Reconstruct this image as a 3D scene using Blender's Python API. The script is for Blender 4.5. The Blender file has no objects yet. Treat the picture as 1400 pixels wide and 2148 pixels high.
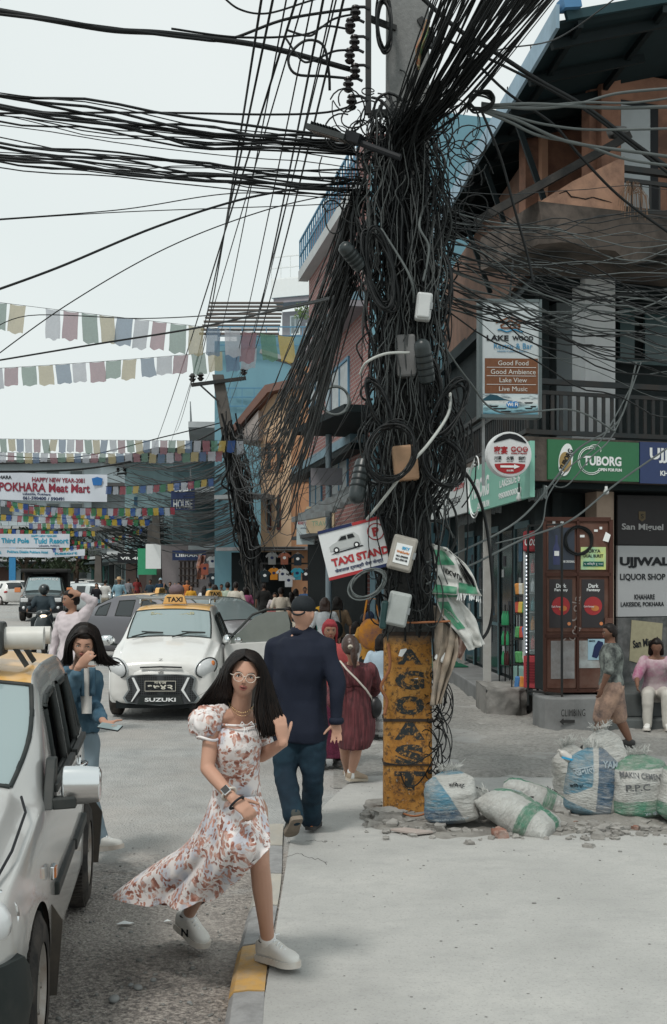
import bpy,bmesh,math,random
from math import sin,cos,pi,sqrt,atan2,radians as R
from mathutils import Vector as V,Matrix,noise
random.seed(7)
RN=random.uniform
sc=bpy.context.scene
COL=sc.collection
FL,HZ,CH=2400.0,1205.0,1.9
def P(px,py,d):return V(((px-700)*d/FL,d,CH-(py-HZ)*d/FL))
def G(px,py,z=0.0):
 d=(CH-z)*FL/(py-HZ);return V(((px-700)*d/FL,d,z))
def smooth(a,b,t):
 t=max(0.,min(1.,(t-a)/(b-a)));return t*t*(3-2*t)
# ------------------------------------------------------------ materials
MATS={}
def nodes(name):
 m=bpy.data.materials.new(name);m.use_nodes=True
 nt=m.node_tree;b=nt.nodes['Principled BSDF']
 return m,nt,b
def N(nt,typ,ins=None,**kw):
 n=nt.nodes.new(typ)
 for k,v in kw.items():setattr(n,k,v)
 for k,v in(ins or{}).items():
  if isinstance(v,bpy.types.NodeSocket):nt.links.new(v,n.inputs[k])
  else:n.inputs[k].default_value=v
 return n
def rgba(c,k=1.0):return(c[0]*k,c[1]*k,c[2]*k,1)
def coords(nt,kind='Object'):return N(nt,'ShaderNodeTexCoord').outputs[kind]
def mixc(nt,fac,a,b,mode='MIX'):
 n=N(nt,'ShaderNodeMix',data_type='RGBA',blend_type=mode)
 for s,v in((0,fac),(6,a),(7,b)):
  if isinstance(v,bpy.types.NodeSocket):nt.links.new(v,n.inputs[s])
  else:n.inputs[s].default_value=v
 return n.outputs[2]
def ramp(nt,src,stops):
 n=N(nt,'ShaderNodeValToRGB',{0:src});e=n.color_ramp.elements
 while len(e)>1:e.remove(e[-1])
 e[0].position,e[0].color=stops[0][0],stops[0][1]
 for p,c in stops[1:]:
  x=e.new(p);x.color=c
 return n.outputs[0]
def g4(v):return(v,v,v,1)
def noi(nt,vec,scale,detail=4,rough=.55):return N(nt,'ShaderNodeTexNoise',{'Vector':vec,'Scale':scale,'Detail':detail,'Roughness':rough}).outputs[0]
def bump(nt,b,h,strength=.3,dist=.01):
 n=N(nt,'ShaderNodeBump',{'Height':h,'Strength':strength,'Distance':dist})
 nt.links.new(n.outputs[0],b.inputs['Normal'])
def mat(name,col=(.5,.5,.5),rough=.6,metal=0.,var=.18,scale=6.,dirt=None,dirtamt=.5,bmp=0.,bscale=60.,emit=0.,coat=0.,spec=None,wv=False):
 """procedural paint / cloth / plaster: two scales of value noise, optional stains of another colour, optional bump"""
 if name in MATS:return MATS[name]
 m,nt,b=nodes(name);co=coords(nt)
 n1=noi(nt,co,scale)
 c=mixc(nt,n1,rgba(col,1-var),rgba([min(1,x)for x in col],1+var))
 if dirt:
  n2=noi(nt,co,scale*.45,8,.68)
  f=ramp(nt,n2,[(.42,g4(0)),(.68,g4(dirtamt))])
  c=mixc(nt,f,c,rgba(dirt))
 nt.links.new(c,b.inputs['Base Color'])
 b.inputs['Roughness'].default_value=rough;b.inputs['Metallic'].default_value=metal
 if spec is None:spec=.5 if(rough<.45 or metal)else.22
 b.inputs['Specular IOR Level'].default_value=spec
 if coat:b.inputs['Coat Weight'].default_value=coat;b.inputs['Coat Roughness'].default_value=.08
 if emit:
  nt.links.new(c,b.inputs['Emission Color']);b.inputs['Emission Strength'].default_value=emit
 if bmp:
  bump(nt,b,noi(nt,co,bscale,5),bmp,.01)
 MATS[name]=m
 return m
# ------------------------------------------------------------ mesh builder
class MB:
 def __init__(s):s.v,s.f,s.m,s.c=[],[],[],0
 def add(s,vs,fs):
  o=len(s.v);s.v+=[V(x)for x in vs]
  for f in fs:s.f.append([i+o for i in f]);s.m.append(s.c)
  return s
 def box(s,c,d,M=None,rz=0.):
  x,y,z=d[0]/2,d[1]/2,d[2]/2
  vs=[V((a*x,b*y,e*z))for a in(-1,1)for b in(-1,1)for e in(-1,1)]
  if M is not None:vs=[M@v for v in vs]
  if rz:vs=[Matrix.Rotation(rz,3,'Z')@v for v in vs]
  c=V(c)
  return s.add([v+c for v in vs],[(0,1,3,2),(4,6,7,5),(0,4,5,1),(2,3,7,6),(0,2,6,4),(1,5,7,3)])
 def beam(s,a,b,w,h,up=(0,0,1)):
  a,b=V(a),V(b);d=(b-a);L=d.length;d.normalize()
  u=V(up);r=d.cross(u)
  if r.length<1e-4:r=d.cross(V((1,0,0)))
  r.normalize();u=r.cross(d)
  vs=[p+r*(i*w/2)+u*(j*h/2)for p in(a,b)for i,j in((-1,-1),(1,-1),(1,1),(-1,1))]
  return s.add(vs,[(0,1,2,3),(7,6,5,4),(0,4,5,1),(1,5,6,2),(2,6,7,3),(3,7,4,0)])
 def rings(s,rs,cap=True,closed=True):
  n=len(rs[0]);vs=[p for r in rs for p in r];fs=[]
  for i in range(len(rs)-1):
   for j in range(n if closed else n-1):
    k=(j+1)%n
    fs.append((i*n+j,i*n+k,(i+1)*n+k,(i+1)*n+j))
  if cap and closed:
   fs.append(tuple(range(n-1,-1,-1)));fs.append(tuple(range((len(rs)-1)*n,len(rs)*n)))
  return s.add(vs,fs)
 def tube(s,pts,r,n=6,cap=True,flat=1.,up=None):
  pts=[V(p)for p in pts];m=len(pts)
  if m<2:return s
  rr=r if isinstance(r,(list,tuple))else[r]*m
  t0=(pts[1]-pts[0]).normalized()
  ref=V(up)if up else(V((0,0,1))if abs(t0.z)<.9 else V((0,1,0)))
  a=ref.cross(t0)
  if a.length<1e-5:a=V((1,0,0)).cross(t0)
  a.normalize();rs=[]
  for i in range(m):
   t=(pts[min(i+1,m-1)]-pts[max(i-1,0)])
   if t.length<1e-9:t=t0.copy()
   t.normalize()
   a=a-t*a.dot(t)
   if a.length<1e-6:a=t.orthogonal()
   a.normalize();b=t.cross(a)
   rs.append([pts[i]+a*(cos(2*pi*k/n)*rr[i])+b*(sin(2*pi*k/n)*rr[i]*flat)for k in range(n)])
  return s.rings(rs,cap)
 def capsule(s,pts,rr,n=12,ax=None,ratio=1.):
  """limb: tube with rounded ends; ax gives the wide axis of its section"""
  pts=[V(p)for p in pts]
  rr=list(rr)if isinstance(rr,(list,tuple))else[rr]*len(pts)
  d0=(pts[0]-pts[1]).normalized();d1=(pts[-1]-pts[-2]).normalized()
  P2,R2=[],[]
  for k in(.95,.7,.35):P2.append(pts[0]+d0*rr[0]*k);R2.append(rr[0]*sqrt(1-k*k))
  P2+=pts;R2+=rr
  for k in(.35,.7,.95):P2.append(pts[-1]+d1*rr[-1]*k);R2.append(rr[-1]*sqrt(1-k*k))
  rs=[];m=len(P2);a=V(ax)if ax is not None else None
  if a is None:
   a=V((1,0,0))if abs(d1.x)<.8 else V((0,1,0))
  for i in range(m):
   t=(P2[min(i+1,m-1)]-P2[max(i-1,0)]).normalized()
   a=(a-t*a.dot(t)).normalized();b=t.cross(a)
   rs.append([P2[i]+a*(cos(2*pi*k/n)*R2[i])+b*(sin(2*pi*k/n)*R2[i]*ratio)for k in range(n)])
  return s.rings(rs)
 def sphere(s,c,r,nu=16,nv=10,M=None):
  if not isinstance(r,(tuple,list)):r=(r,r,r)
  rs=[]
  for i in range(1,nv):
   th=pi*i/nv
   rs.append([V((sin(th)*cos(2*pi*k/nu)*r[0],sin(th)*sin(2*pi*k/nu)*r[1],cos(th)*r[2]))for k in range(nu)])
  if M is not None:rs=[[M@p for p in q]for q in rs]
  c=V(c)
  return s.rings([[p+c for p in q]for q in rs])
 def lathe(s,prof,c=(0,0,0),axis='Z',n=20,M=None,cap=True):
  c=V(c);rs=[]
  for r,h in prof:
   q=[]
   for k in range(n):
    x,y=r*cos(2*pi*k/n),r*sin(2*pi*k/n)
    p=V((x,y,h))if axis=='Z' else(V((x,h,y))if axis=='Y' else V((h,x,y)))
    q.append((M@p if M is not None else p)+c)
   rs.append(q)
  return s.rings(rs,cap)
 def prism(s,poly,y0,y1,plane='XZ'):
  f={'XZ':lambda a,b,t:V((a,t,b)),'XY':lambda a,b,t:V((a,b,t)),'YZ':lambda a,b,t:V((t,a,b))}[plane]
  n=len(poly);vs=[f(a,b,y0)for a,b in poly]+[f(a,b,y1)for a,b in poly]
  fs=[tuple(range(n)),tuple(range(2*n-1,n-1,-1))]+[(i,i+n,(i+1)%n+n,(i+1)%n)for i in range(n)]
  return s.add(vs,fs)
 def quad(s,a,b,c,d):return s.add([a,b,c,d],[(0,1,2,3)])
 def grid(s,fn,nu,nv):
  vs=[fn(i/nu,j/nv)for j in range(nv+1)for i in range(nu+1)]
  fs=[(j*(nu+1)+i,j*(nu+1)+i+1,(j+1)*(nu+1)+i+1,(j+1)*(nu+1)+i)for j in range(nv)for i in range(nu)]
  return s.add(vs,fs)
 def mesh(s,name):
  me=bpy.data.meshes.new(name);me.from_pydata([tuple(v)for v in s.v],[],s.f);me.update();return me
 def build(s,name,mats,parent=None,smooth=False,bevel=0.,loc=None,fix=True):
  me=s.mesh(name)
  if not isinstance(mats,(list,tuple)):mats=[mats]
  for m in mats:me.materials.append(m)
  if max(s.m,default=0):me.polygons.foreach_set('material_index',s.m)
  if fix:
   bm=bmesh.new();bm.from_mesh(me);bmesh.ops.recalc_face_normals(bm,faces=bm.faces);bm.to_mesh(me);bm.free()
  if smooth:
   me.polygons.foreach_set('use_smooth',[True]*len(me.polygons))
   if smooth!='all':
    try:me.set_sharp_from_angle(angle=R(40))
    except Exception:pass
  o=bpy.data.objects.new(name,me);COL.objects.link(o)
  if parent:o.parent=parent
  if loc:o.location=loc
  if bevel:
   b=o.modifiers.new('b','BEVEL');b.width=bevel;b.segments=2;b.limit_method='ANGLE';b.angle_limit=R(40)
  return o
def tag(o,label=None,cat=None,group=None,kind=None):
 if label:o['label']=label
 if cat:o['category']=cat
 if group:o['group']=group
 if kind:o['kind']=kind
 return o
def thing(name,label,cat,loc=(0,0,0),rz=0.,group=None):
 o=bpy.data.objects.new(name,None);COL.objects.link(o);o.empty_display_size=.2
 o.location=loc;o.rotation_euler=(0,0,rz)
 return tag(o,label,cat,group)
def copy_tree(o,parent=None):
 c=o.copy();COL.objects.link(c)
 if parent:c.parent=parent
 for ch in list(o.children):copy_tree(ch,c)
 return c
_ts=bpy.data.scenes.new('workbench')
def evalmesh(o):
 """evaluate modifiers of one object alone, in a scratch scene (removed at the end)"""
 _ts.collection.objects.link(o);
 with bpy.context.temp_override(scene=_ts,view_layer=_ts.view_layers[0]):
  dg=bpy.context.evaluated_depsgraph_get();dg.update();me=bpy.data.meshes.new_from_object(o.evaluated_get(dg))
 _ts.collection.objects.unlink(o);return me
def remesh(mb,name,mt,parent,vox=.01,sm=4,fold=0.,fs=14.,fdir=(1,1,1),dec=None):
 """fuse overlapping limbs into ONE continuous skin (voxel remesh + smoothing), then optional cloth folds"""
 t=mb.build(name,mt);m=t.modifiers.new('r','REMESH');m.mode='VOXEL';m.voxel_size=vox
 if sm:s=t.modifiers.new('s','SMOOTH');s.factor=.5;s.iterations=sm
 me=evalmesh(t);bpy.data.objects.remove(t)
 if fold:
  fd=V(fdir);off=V((RN(0,90),RN(0,90),0))
  nn=[v.normal.copy()for v in me.vertices]
  for v,n in zip(me.vertices,nn):
   q=V((v.co.x*fd.x,v.co.y*fd.y,v.co.z*fd.z))*fs+off
   k=noise.noise(q)+.5*noise.noise(q*2.1);v.co+=n*(fold*k)
  me.update()
 me.polygons.foreach_set('use_smooth',[True]*len(me.polygons))
 me.materials.clear()
 me.materials.append(mt)
 o=bpy.data.objects.new(name,me);COL.objects.link(o)
 if parent:o.parent=parent
 return o
# ------------------------------------------------------------ lettering
_tc={}
def text_mesh(s,bold=0.,spacing=1.):
 k=(s,bold,spacing)
 if k not in _tc:
  cu=bpy.data.curves.new('t','FONT');cu.body=s;cu.size=1;cu.offset=bold;cu.space_character=spacing
  cu.align_x='LEFT';cu.resolution_u=3;cu.extrude=.004
  o=bpy.data.objects.new('t',cu);COL.objects.link(o);me=evalmesh(o);bpy.data.objects.remove(o)
  vs=[v.co.copy()for v in me.vertices];fs=[tuple(p.vertices)for p in me.polygons]
  _tc[k]=(vs,fs)
 return _tc[k]
def put_text(mb,s,cx,cz,w=None,h=None,y=-.004,bold=0.,rot=0.,shear=0.,spacing=1.,M=None):
 """lettering in the local XZ plane (facing -Y), centred on cx, cz; scaled to width w and/or cap height h"""
 vs,fs=text_mesh(s,bold,spacing)
 if not vs:return mb
 x0,x1=min(v.x for v in vs),max(v.x for v in vs);z0,z1=min(v.y for v in vs),max(v.y for v in vs)
 sx=w/(x1-x0)if w else None;sz=h/(z1-z0)if h else None
 if sx is None:sx=sz
 if sz is None:sz=sx
 out=[]
 for v in vs:
  a=(v.x-(x0+x1)/2)*sx;b=(v.y-(z0+z1)/2)*sz;a+=b*shear
  p=V((cx+a*cos(rot)-b*sin(rot),y-v.z*.3,cz+a*sin(rot)+b*cos(rot)))
  out.append(M(p)if M else p)
 return mb.add(out,fs)
def letter(lines,mt,parent,name='lettering',y=-.004,**kw):
 mb=MB()
 for ln in lines:
  s,cx,cz=ln[:3];w=ln[3]if len(ln)>3 else None;h=ln[4]if len(ln)>4 else None
  k=dict(kw);k.update(ln[5]if len(ln)>5 else{})
  put_text(mb,s,cx,cz,w,h,y=y,**k)
 return mb.build(name,mt,parent,fix=False)
def disc(mb,cx,cz,rx,rz=None,y=-.003,n=28,rot=0.,y1=None):
 rz=rz or rx
 pts=[]
 for k in range(n):
  a,b=cos(2*pi*k/n)*rx,sin(2*pi*k/n)*rz
  pts.append((cx+a*cos(rot)-b*sin(rot),cz+a*sin(rot)+b*cos(rot)))
 return mb.prism(pts,y,y+.003 if y1 is None else y1)
def rect(mb,x0,x1,z0,z1,y=-.002,t=.004):return mb.box(((x0+x1)/2,y,(z0+z1)/2),(x1-x0,t,z1-z0))
def flatc(name,c,rough=.55,**k):return mat(name,c,rough,**k)
BLACK=mat('black_rubber',(.012,.016,.017),.55)
INK=mat('black_ink',(.015,.017,.02),.6,var=.05)
WHITE=mat('white_paint',(.78,.8,.8),.5,var=.05)
REDP=mat('red_paint',(.38,.04,.045),.5,var=.12)
NAVY=mat('navy_paint',(.02,.03,.09),.5,var=.12)
CHROME=mat('chrome',(.75,.77,.78),.12,1.,var=.03)
STEEL=mat('grey_steel',(.3,.33,.34),.45,.7,dirt=(.12,.08,.06),dirtamt=.5)
CABLE=mat('black_cable',(.007,.009,.010),.5,var=.3,spec=.3)
CABLEG=mat('grey_cable',(.11,.125,.125),.5,var=.3)
CABLEW=mat('white_cable',(.45,.47,.45),.5,var=.2)
DARKMETAL=mat('black_iron',(.015,.02,.022),.5,.3,dirt=(.05,.03,.02))
# ------------------------------------------------------------ camera, light
cd=bpy.data.cameras.new('camera');cam=bpy.data.objects.new('camera',cd);COL.objects.link(cam)
cam.location=(0,0,CH);cam.rotation_euler=(R(90),0,0)
cd.sensor_fit='VERTICAL';cd.sensor_height=36;cd.lens=FL/2148*36;cd.shift_y=(HZ-1074)/2148;cd.clip_end=2000;cd.clip_start=.05
sc.camera=cam
sc.view_settings.view_transform='Standard';sc.view_settings.look='None';sc.view_settings.exposure=0.3;sc.view_settings.gamma=1
w=bpy.data.worlds.new('World');sc.world=w;w.use_nodes=True;nt=w.node_tree
bg=nt.nodes['Background']
sky=N(nt,'ShaderNodeTexSky',sky_type='NISHITA',sun_disc=False,sun_elevation=R(58),sun_rotation=R(215),dust_density=4,air_density=1.2)
tc=coords(nt,'Generated');cl=noi(nt,tc,1.6,4,.5)
cloud=ramp(nt,cl,[(.3,(6.2,6.85,6.75,1)),(.7,(6.95,7.4,7.3,1))])
mx=mixc(nt,.94,sky.outputs[0],cloud)
nt.links.new(mx,bg.inputs[0]);bg.inputs[1].default_value=.1
sd=bpy.data.lights.new('sun','SUN');sd.energy=1.5;sd.angle=R(10);sd.color=(1,.96,.9)
so=bpy.data.objects.new('sun',sd);COL.objects.link(so)
so.rotation_euler=(R(32),R(4),R(-35))
cy=sc.cycles
cy.use_denoising=True;cy.max_bounces=5;cy.diffuse_bounces=3;cy.glossy_bounces=3;cy.transparent_max_bounces=12;cy.transmission_bounces=4
cy.caustics_reflective=False;cy.caustics_refractive=False
# ------------------------------------------------------------ ground
def gz(x,y):
 """road surface height: a little below the apron by the kerb, level with it further on"""
 k=smooth(-.34,-.46,x)*(1-smooth(8.2,10.8,y))
 return-.09*k-.01
m,nt,b=nodes('road_asphalt');co=coords(nt)
sx=N(nt,'ShaderNodeSeparateXYZ',{0:co})
n1=noi(nt,co,.6,6,.6);n2=noi(nt,co,45,8,.7);n3=noi(nt,co,3.5,8,.65)
asph=ramp(nt,n3,[(.3,(.29,.298,.295,1)),(.7,(.44,.445,.435,1))])
grav=ramp(nt,n2,[(.38,(.085,.08,.078,1)),(.5,(.25,.225,.205,1)),(.62,(.47,.43,.39,1))])
near=N(nt,'ShaderNodeMapRange',{0:sx.outputs[1],1:9.0,2:5.6})
nn=N(nt,'ShaderNodeMath',{0:n3,1:near.outputs[0]},operation='ADD')
fac=ramp(nt,nn.outputs[0],[(.68,g4(0)),(1.1,g4(1))])
c=mixc(nt,fac,asph,grav)
c=mixc(nt,ramp(nt,n1,[(.38,g4(0)),(.62,g4(.5))]),c,(.44,.4,.365,1))
vo=N(nt,'ShaderNodeTexVoronoi',{'Vector':co,'Scale':55.},feature='F1')
speck=ramp(nt,vo.outputs['Distance'],[(.0,g4(.85)),(.22,g4(0))])
c=mixc(nt,N(nt,'ShaderNodeMath',{0:speck,1:ramp(nt,noi(nt,co,9,3),[(.45,g4(0)),(.6,g4(1))])},operation='MULTIPLY').outputs[0],c,(.1,.1,.1,1))
nt.links.new(c,b.inputs['Base Color']);b.inputs['Roughness'].default_value=.9
hh=N(nt,'ShaderNodeMath',{0:n2,1:vo.outputs['Distance']},operation='ADD')
bump(nt,b,hh.outputs[0],.9,.016);ROAD=m
m,nt,b=nodes('worn_concrete');co=coords(nt)
n1=noi(nt,co,1.1,7,.62);n2=noi(nt,co,60,6,.7);n3=noi(nt,co,11,9,.78)
st=N(nt,'ShaderNodeMapping',{0:co,'Scale':(2,3.2,1)});n4=noi(nt,st.outputs[0],1.3,8,.72)
c=ramp(nt,n1,[(.32,(.36,.36,.345,1)),(.55,(.43,.428,.41,1)),(.75,(.48,.475,.45,1))])
c=mixc(nt,ramp(nt,n3,[(.40,g4(0)),(.66,g4(.6))]),c,(.36,.36,.35,1))
c=mixc(nt,ramp(nt,n4,[(.5,g4(0)),(.7,g4(.5))]),c,(.29,.29,.285,1))
c=mixc(nt,ramp(nt,n2,[(.54,g4(0)),(.66,g4(.6))]),c,(.22,.21,.2,1))
nt.links.new(c,b.inputs['Base Color']);b.inputs['Roughness'].default_value=.88
bump(nt,b,N(nt,'ShaderNodeMath',{0:n3,1:n2},operation='ADD').outputs[0],.35,.01);CONC=m
m,nt,b=nodes('broken_concrete');co=coords(nt)
n1=noi(nt,co,1.5,7,.65);n2=noi(nt,co,24,8,.75);st=N(nt,'ShaderNodeMapping',{0:co,'Scale':(1.2,5,1)});n4=noi(nt,st.outputs[0],2.4,9,.75)
c=ramp(nt,n2,[(.3,(.17,.165,.155,1)),(.52,(.33,.325,.305,1)),(.7,(.43,.42,.4,1))])
c=mixc(nt,ramp(nt,n4,[(.5,g4(0)),(.66,g4(.65))]),c,(.15,.145,.14,1))
c=mixc(nt,ramp(nt,n1,[(.4,g4(0)),(.7,g4(.5))]),c,(.42,.4,.375,1))
nt.links.new(c,b.inputs['Base Color']);b.inputs['Roughness'].default_value=.95
bump(nt,b,N(nt,'ShaderNodeMath',{0:n4,1:n2},operation='ADD').outputs[0],.9,.03);BROKEN=m
mb=MB();mb.quad((-400,-20,-.16),(400,-20,-.16),(400,900,-.16),(-400,900,-.16))
tag(mb.build('ground',mat('dusty_soil',(.3,.29,.27),.95,dirt=(.18,.17,.15),scale=1)),kind='structure')
ys=[-2+.35*i for i in range(45)]+[14+2.5*i for i in range(1,60)]
xs=[-30,-24,-18,-14,-11,-9,-7.5,-6,-5,-4.2,-3.5,-3,-2.5,-2.1,-1.8,-1.5,-1.2,-.9,-.7,-.6,-.52,-.46,-.42,-.38,-.34,0,.6,1.4,2.4,4,7,10]
mb=MB();mb.add([(x,y,gz(x,y)+(.006*noise.noise(V((x*2,y*2,0)))if x<-.5 else 0))for y in ys for x in xs],
[(j*len(xs)+i,j*len(xs)+i+1,(j+1)*len(xs)+i+1,(j+1)*len(xs)+i)for j in range(len(ys)-1)for i in range(len(xs)-1)])
tag(mb.build('road',ROAD,smooth='all'),kind='structure')
def edge(x):return 10.75+.25*noise.noise(V((x*1.3,3,0)))+.12*noise.noise(V((x*5,7,0)))
mb=MB();nx=70
def ap(u,v):
 x=-.31+9.3*u;e=edge(x)if x>.25 else 8.2+2.4*smooth(-.4,.25,x)+.15*noise.noise(V((x*6,2,0)))
 return V((x,-2+(e+2)*v,.0))
mb.grid(ap,nx,12);top=mb
for i in range(nx):
 a,b2=ap(i/nx,1),ap((i+1)/nx,1);mb.quad(a,b2,b2-V((0,-.02,.07)),a-V((0,-.02,.07)))
tag(mb.build('pavement',CONC,fix=False),kind='structure')
mb=MB()
def rough(u,v):
 y=10.2+9.5*v;x0=.0 if y<14 else.0-.1*(y-14);x=x0+9*u
 e=smooth(0,.1,y-edge(x));z=-.05+e*(.045+.05*noise.noise(V((x*1.6,y*1.6,1)))+.025*noise.noise(V((x*6,y*6,4)))+.012*noise.noise(V((x*15,y*15,4))))
 z*=smooth(0,.12,u)if u<.12 else 1
 return V((x,y,z-.004+.02*smooth(.03,.2,u)))
mb.grid(rough,120,130)
tag(mb.build('broken_pavement',BROKEN,smooth='all'),kind='structure')
def kx(y):return-.405-.018*(y-5)+.012*sin(y*2)
YEL=mat('kerb_yellow',(.52,.31,.1),.8,dirt=(.3,.29,.27),dirtamt=.75,scale=14,bmp=.4)
KGR=mat('kerb_grey',(.3,.3,.3),.85,dirt=(.15,.15,.15),dirtamt=.6,scale=18,bmp=.5)
KPL=mat('kerb_faded_yellow',(.42,.395,.345),.85,dirt=(.36,.36,.34),dirtamt=.9,scale=12,bmp=.4)
kt=thing('kerb','low kerb of grey and worn yellow painted blocks beside the walking girl','kerb')
segs=[(2.0,3.6,YEL),(3.6,5.2,KGR),(5.22,5.86,YEL),(5.88,6.55,KGR),(6.57,7.25,KPL),(7.27,8.0,KGR),(8.02,8.7,KPL)]
for y0,y1,mt in segs:
 mb=MB();rs=[]
 for i in range(9):
  y=y0+(y1-y0)*i/8;x=kx(y);j=.006*noise.noise(V((y*7,1,0)))
  rs.append([V((x-.075+j,y,-.13)),V((x-.06+j,y,-.035+j)),V((x-.035,y,-.004+j)),V((x+.03,y,.006)),V((x+.105,y,.004)),V((x+.105,y,-.1))])
 mb.rings(rs);o=mb.build('kerb_block',mt,kt,smooth=True)
PAINT=mat('worn_road_paint',(.55,.47,.34),.85,dirt=(.34,.34,.32),dirtamt=1.,scale=8)
for i,(px,py,l,w_)in enumerate([(235,1352,2.2,.22),(222,1395,1.6,.2),(90,1262,5,.25),(82,1240,6,.3)]):
 p=G(px,py);mb=MB();mb.add([(p.x-w_/2+.1*i,p.y,.0),(p.x+w_/2+.1*i,p.y,.0),(p.x+w_/2-.1,p.y+l,.0),(p.x-w_/2-.1,p.y+l,.0)],[(0,1,2,3)])
 tag(mb.build('road_marking',PAINT),kind='structure')
mb=MB()
for i in range(520):
 y=RN(3.2,8.5)if i%3 else RN(4,6.4);x=RN(-1.9,-.5);r=RN(.004,.011)*(1.8 if i%23==0 else 1)
 mb.sphere((x,y,gz(x,y)+r*.3),(r*RN(.8,1.6),r*RN(.7,1.2),r*.7),6,4,Matrix.Rotation(RN(0,6),3,'Z'))
tag(mb.build('gravel',mat('loose_gravel',(.22,.22,.21),.9,var=.5,scale=25),smooth='all'),'loose grey grit and pebbles scattered over the road edge','gravel',kind='stuff')
for px,py,r in[(290,2075,.028),(275,2068,.018),(322,2058,.02),(240,2100,.035),(398,2105,.014)]:
 p=G(px,py,-.1);mb=MB();mb.sphere((0,0,0),(r,r*.75,r*.5),10,7)
 o=mb.build('pebble',mat('pebble_stone',(.25,.26,.26),.8,var=.3),smooth='all',loc=(p.x,p.y,p.z+r*.3));o.rotation_euler=(0,0,RN(0,3))
 tag(o,'grey pebble lying on the gravelly road edge near the taxi wheel','stone','pebbles on the road edge')
for px,py,s in[(262,1940,.05),(352,1935,.025)]:
 p=G(px,py,-.09);mb=MB();mb.add([(-s,0,.004),(s*.6,-s*.4,.012),(s,s*.5,.004),(-.2*s,s*.7,.014)],[(0,1,3),(1,2,3)])
 tag(mb.build('paper_scrap',WHITE,loc=(p.x,p.y,p.z)),'torn white paper scrap on the gravel left of the dress hem' if s>.04 else 'tiny white paper scrap on the gravel behind the rear sneaker','litter')
b=MB()
for L in([(600,1798),(625,1790),(650,1800),(672,1803),(690,1815)],[(905,1628),(960,1618),(1020,1622),(1080,1632),(1180,1630)],[(640,1765),(660,1762),(690,1770)]):
 pts=[]
 for(xa,ya),(xb,yb)in zip(L,L[1:]):
  for k in range(6):t_=k/6;p=G(xa+(xb-xa)*t_,ya+(yb-ya)*t_+4*noise.noise(V((xa*.1+t_*3,ya,0))));pts.append(p+V((.012*noise.noise(V((t_*9,xa,ya))),0,.001)))
 b.tube(pts,[.002+.0025*abs(noise.noise(V((k*.7,L[0][0],0))))for k in range(len(pts))],4,flat=.4)
tag(b.build('pavement_crack',mat('crack_dark',(.07,.07,.068),.95)),kind='structure')
b=MB()
for i in range(420):
 x,y=RN(-.2,4.5),RN(3.3,10.4);r=RN(.002,.006)*(2 if i%17==0 else 1);b.sphere((x,y,r*.3),(r*RN(1,1.7),r,r*.6),5,4)
tag(b.build('grit',mat('loose_gravel',(0,0,0)),smooth='all',fix=False),'tiny dark grit scattered on the concrete apron','grit',kind='stuff')
# ------------------------------------------------------------ vehicles: local +X forward, +Y left, Z up
WP=mat('white_car_paint',(.72,.72,.7),.28,var=.03,coat=.6,dirt=(.5,.47,.43),dirtamt=.35,scale=2.)
SIL=mat('silver_car_paint',(.48,.48,.47),.26,.3,var=.05,coat=.7,dirt=(.36,.34,.31),dirtamt=.5,scale=2.5)
GRP=mat('grey_car_paint',(.13,.13,.145),.3,.3,var=.05,coat=.6)
DGP=mat('dark_car_paint',(.02,.028,.03),.3,.2,var=.05,coat=.6)
ORP=mat('taxi_roof_paint',(.72,.42,.13),.35,var=.06,coat=.4,dirt=(.55,.4,.24),dirtamt=.4,scale=3)
GLASS=mat('car_glass',(.17,.21,.215),.06,var=.1,spec=.9)
GLASSD=mat('dark_car_glass',(.02,.027,.03),.06,var=.1,spec=.7)
GLASSL=mat('pale_sky_glass',(.26,.33,.34),.05,var=.06,scale=1.5,spec=1.)  # base colour kept pale teal to paint in the reflected sky
LAMP=mat('lamp_lens',(.62,.64,.65),.1,var=.1,coat=1.,scale=30)
AMBER=mat('amber_lens',(.7,.22,.06),.2,coat=.8)
REDL=mat('red_lens',(.4,.02,.02),.2,coat=.8)
TRIM=mat('black_trim',(.02,.026,.026),.5,var=.1,dirt=(.08,.075,.07),dirtamt=.5)
SEATM=mat('seat_cloth',(.03,.035,.04),.9)
TYRE=mat('tyre_rubber',(.022,.022,.022),.85,dirt=(.14,.12,.105),dirtamt=.6,scale=9,bmp=.3)
RIM=mat('steel_rim',(.38,.37,.35),.45,.5,dirt=(.2,.14,.1),dirtamt=.7,scale=12)
MUD=mat('mudflap',(.055,.05,.045),.85,dirt=(.16,.13,.1),dirtamt=.5)
def wheel(parent,x,y,r,side,w=.16,alloy=False,hi=False):
 t=MB();n=40 if hi else 20
 t.lathe([(r*.62,-w/2),(r*.86,-w/2),(r*.97,-w*.38),(r,-w*.25),(r,w*.25),(r*.97,w*.38),(r*.86,w/2),(r*.62,w/2)],axis='Y',n=n,cap=False)
 if hi:
  for k in range(n*2):
   a=pi*k/n;t.box((cos(a)*r*.99,0,sin(a)*r*.99),(.012,w*.7,.014),M=Matrix.Rotation(-a+.6,3,'Y'))
 e=thing('wheel',None,None,(x,y,r));e.parent=parent
 t.build('tyre',TYRE,e,smooth=True)
 m=MB();s=side;q=[]
 for rr,h in[(.66,.42),(.62,.46),(.58,.3),(.42,.2),(.36,.34),(.2,.38),(.12,.3),(.001,.3)]:q.append((r*rr,s*w*h))
 m.lathe(q,axis='Y',n=24,cap=False)
 for k in range(4 if not alloy else 5):
  a=2*pi*k/(4 if not alloy else 5);m.lathe([(.012,s*w*.33),(.012,s*w*.42),(.001,s*w*.43)],(cos(a)*r*.26,0,sin(a)*r*.26),'Y',8)
 m.build('rim',RIM,e,smooth=True)
 return e
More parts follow.
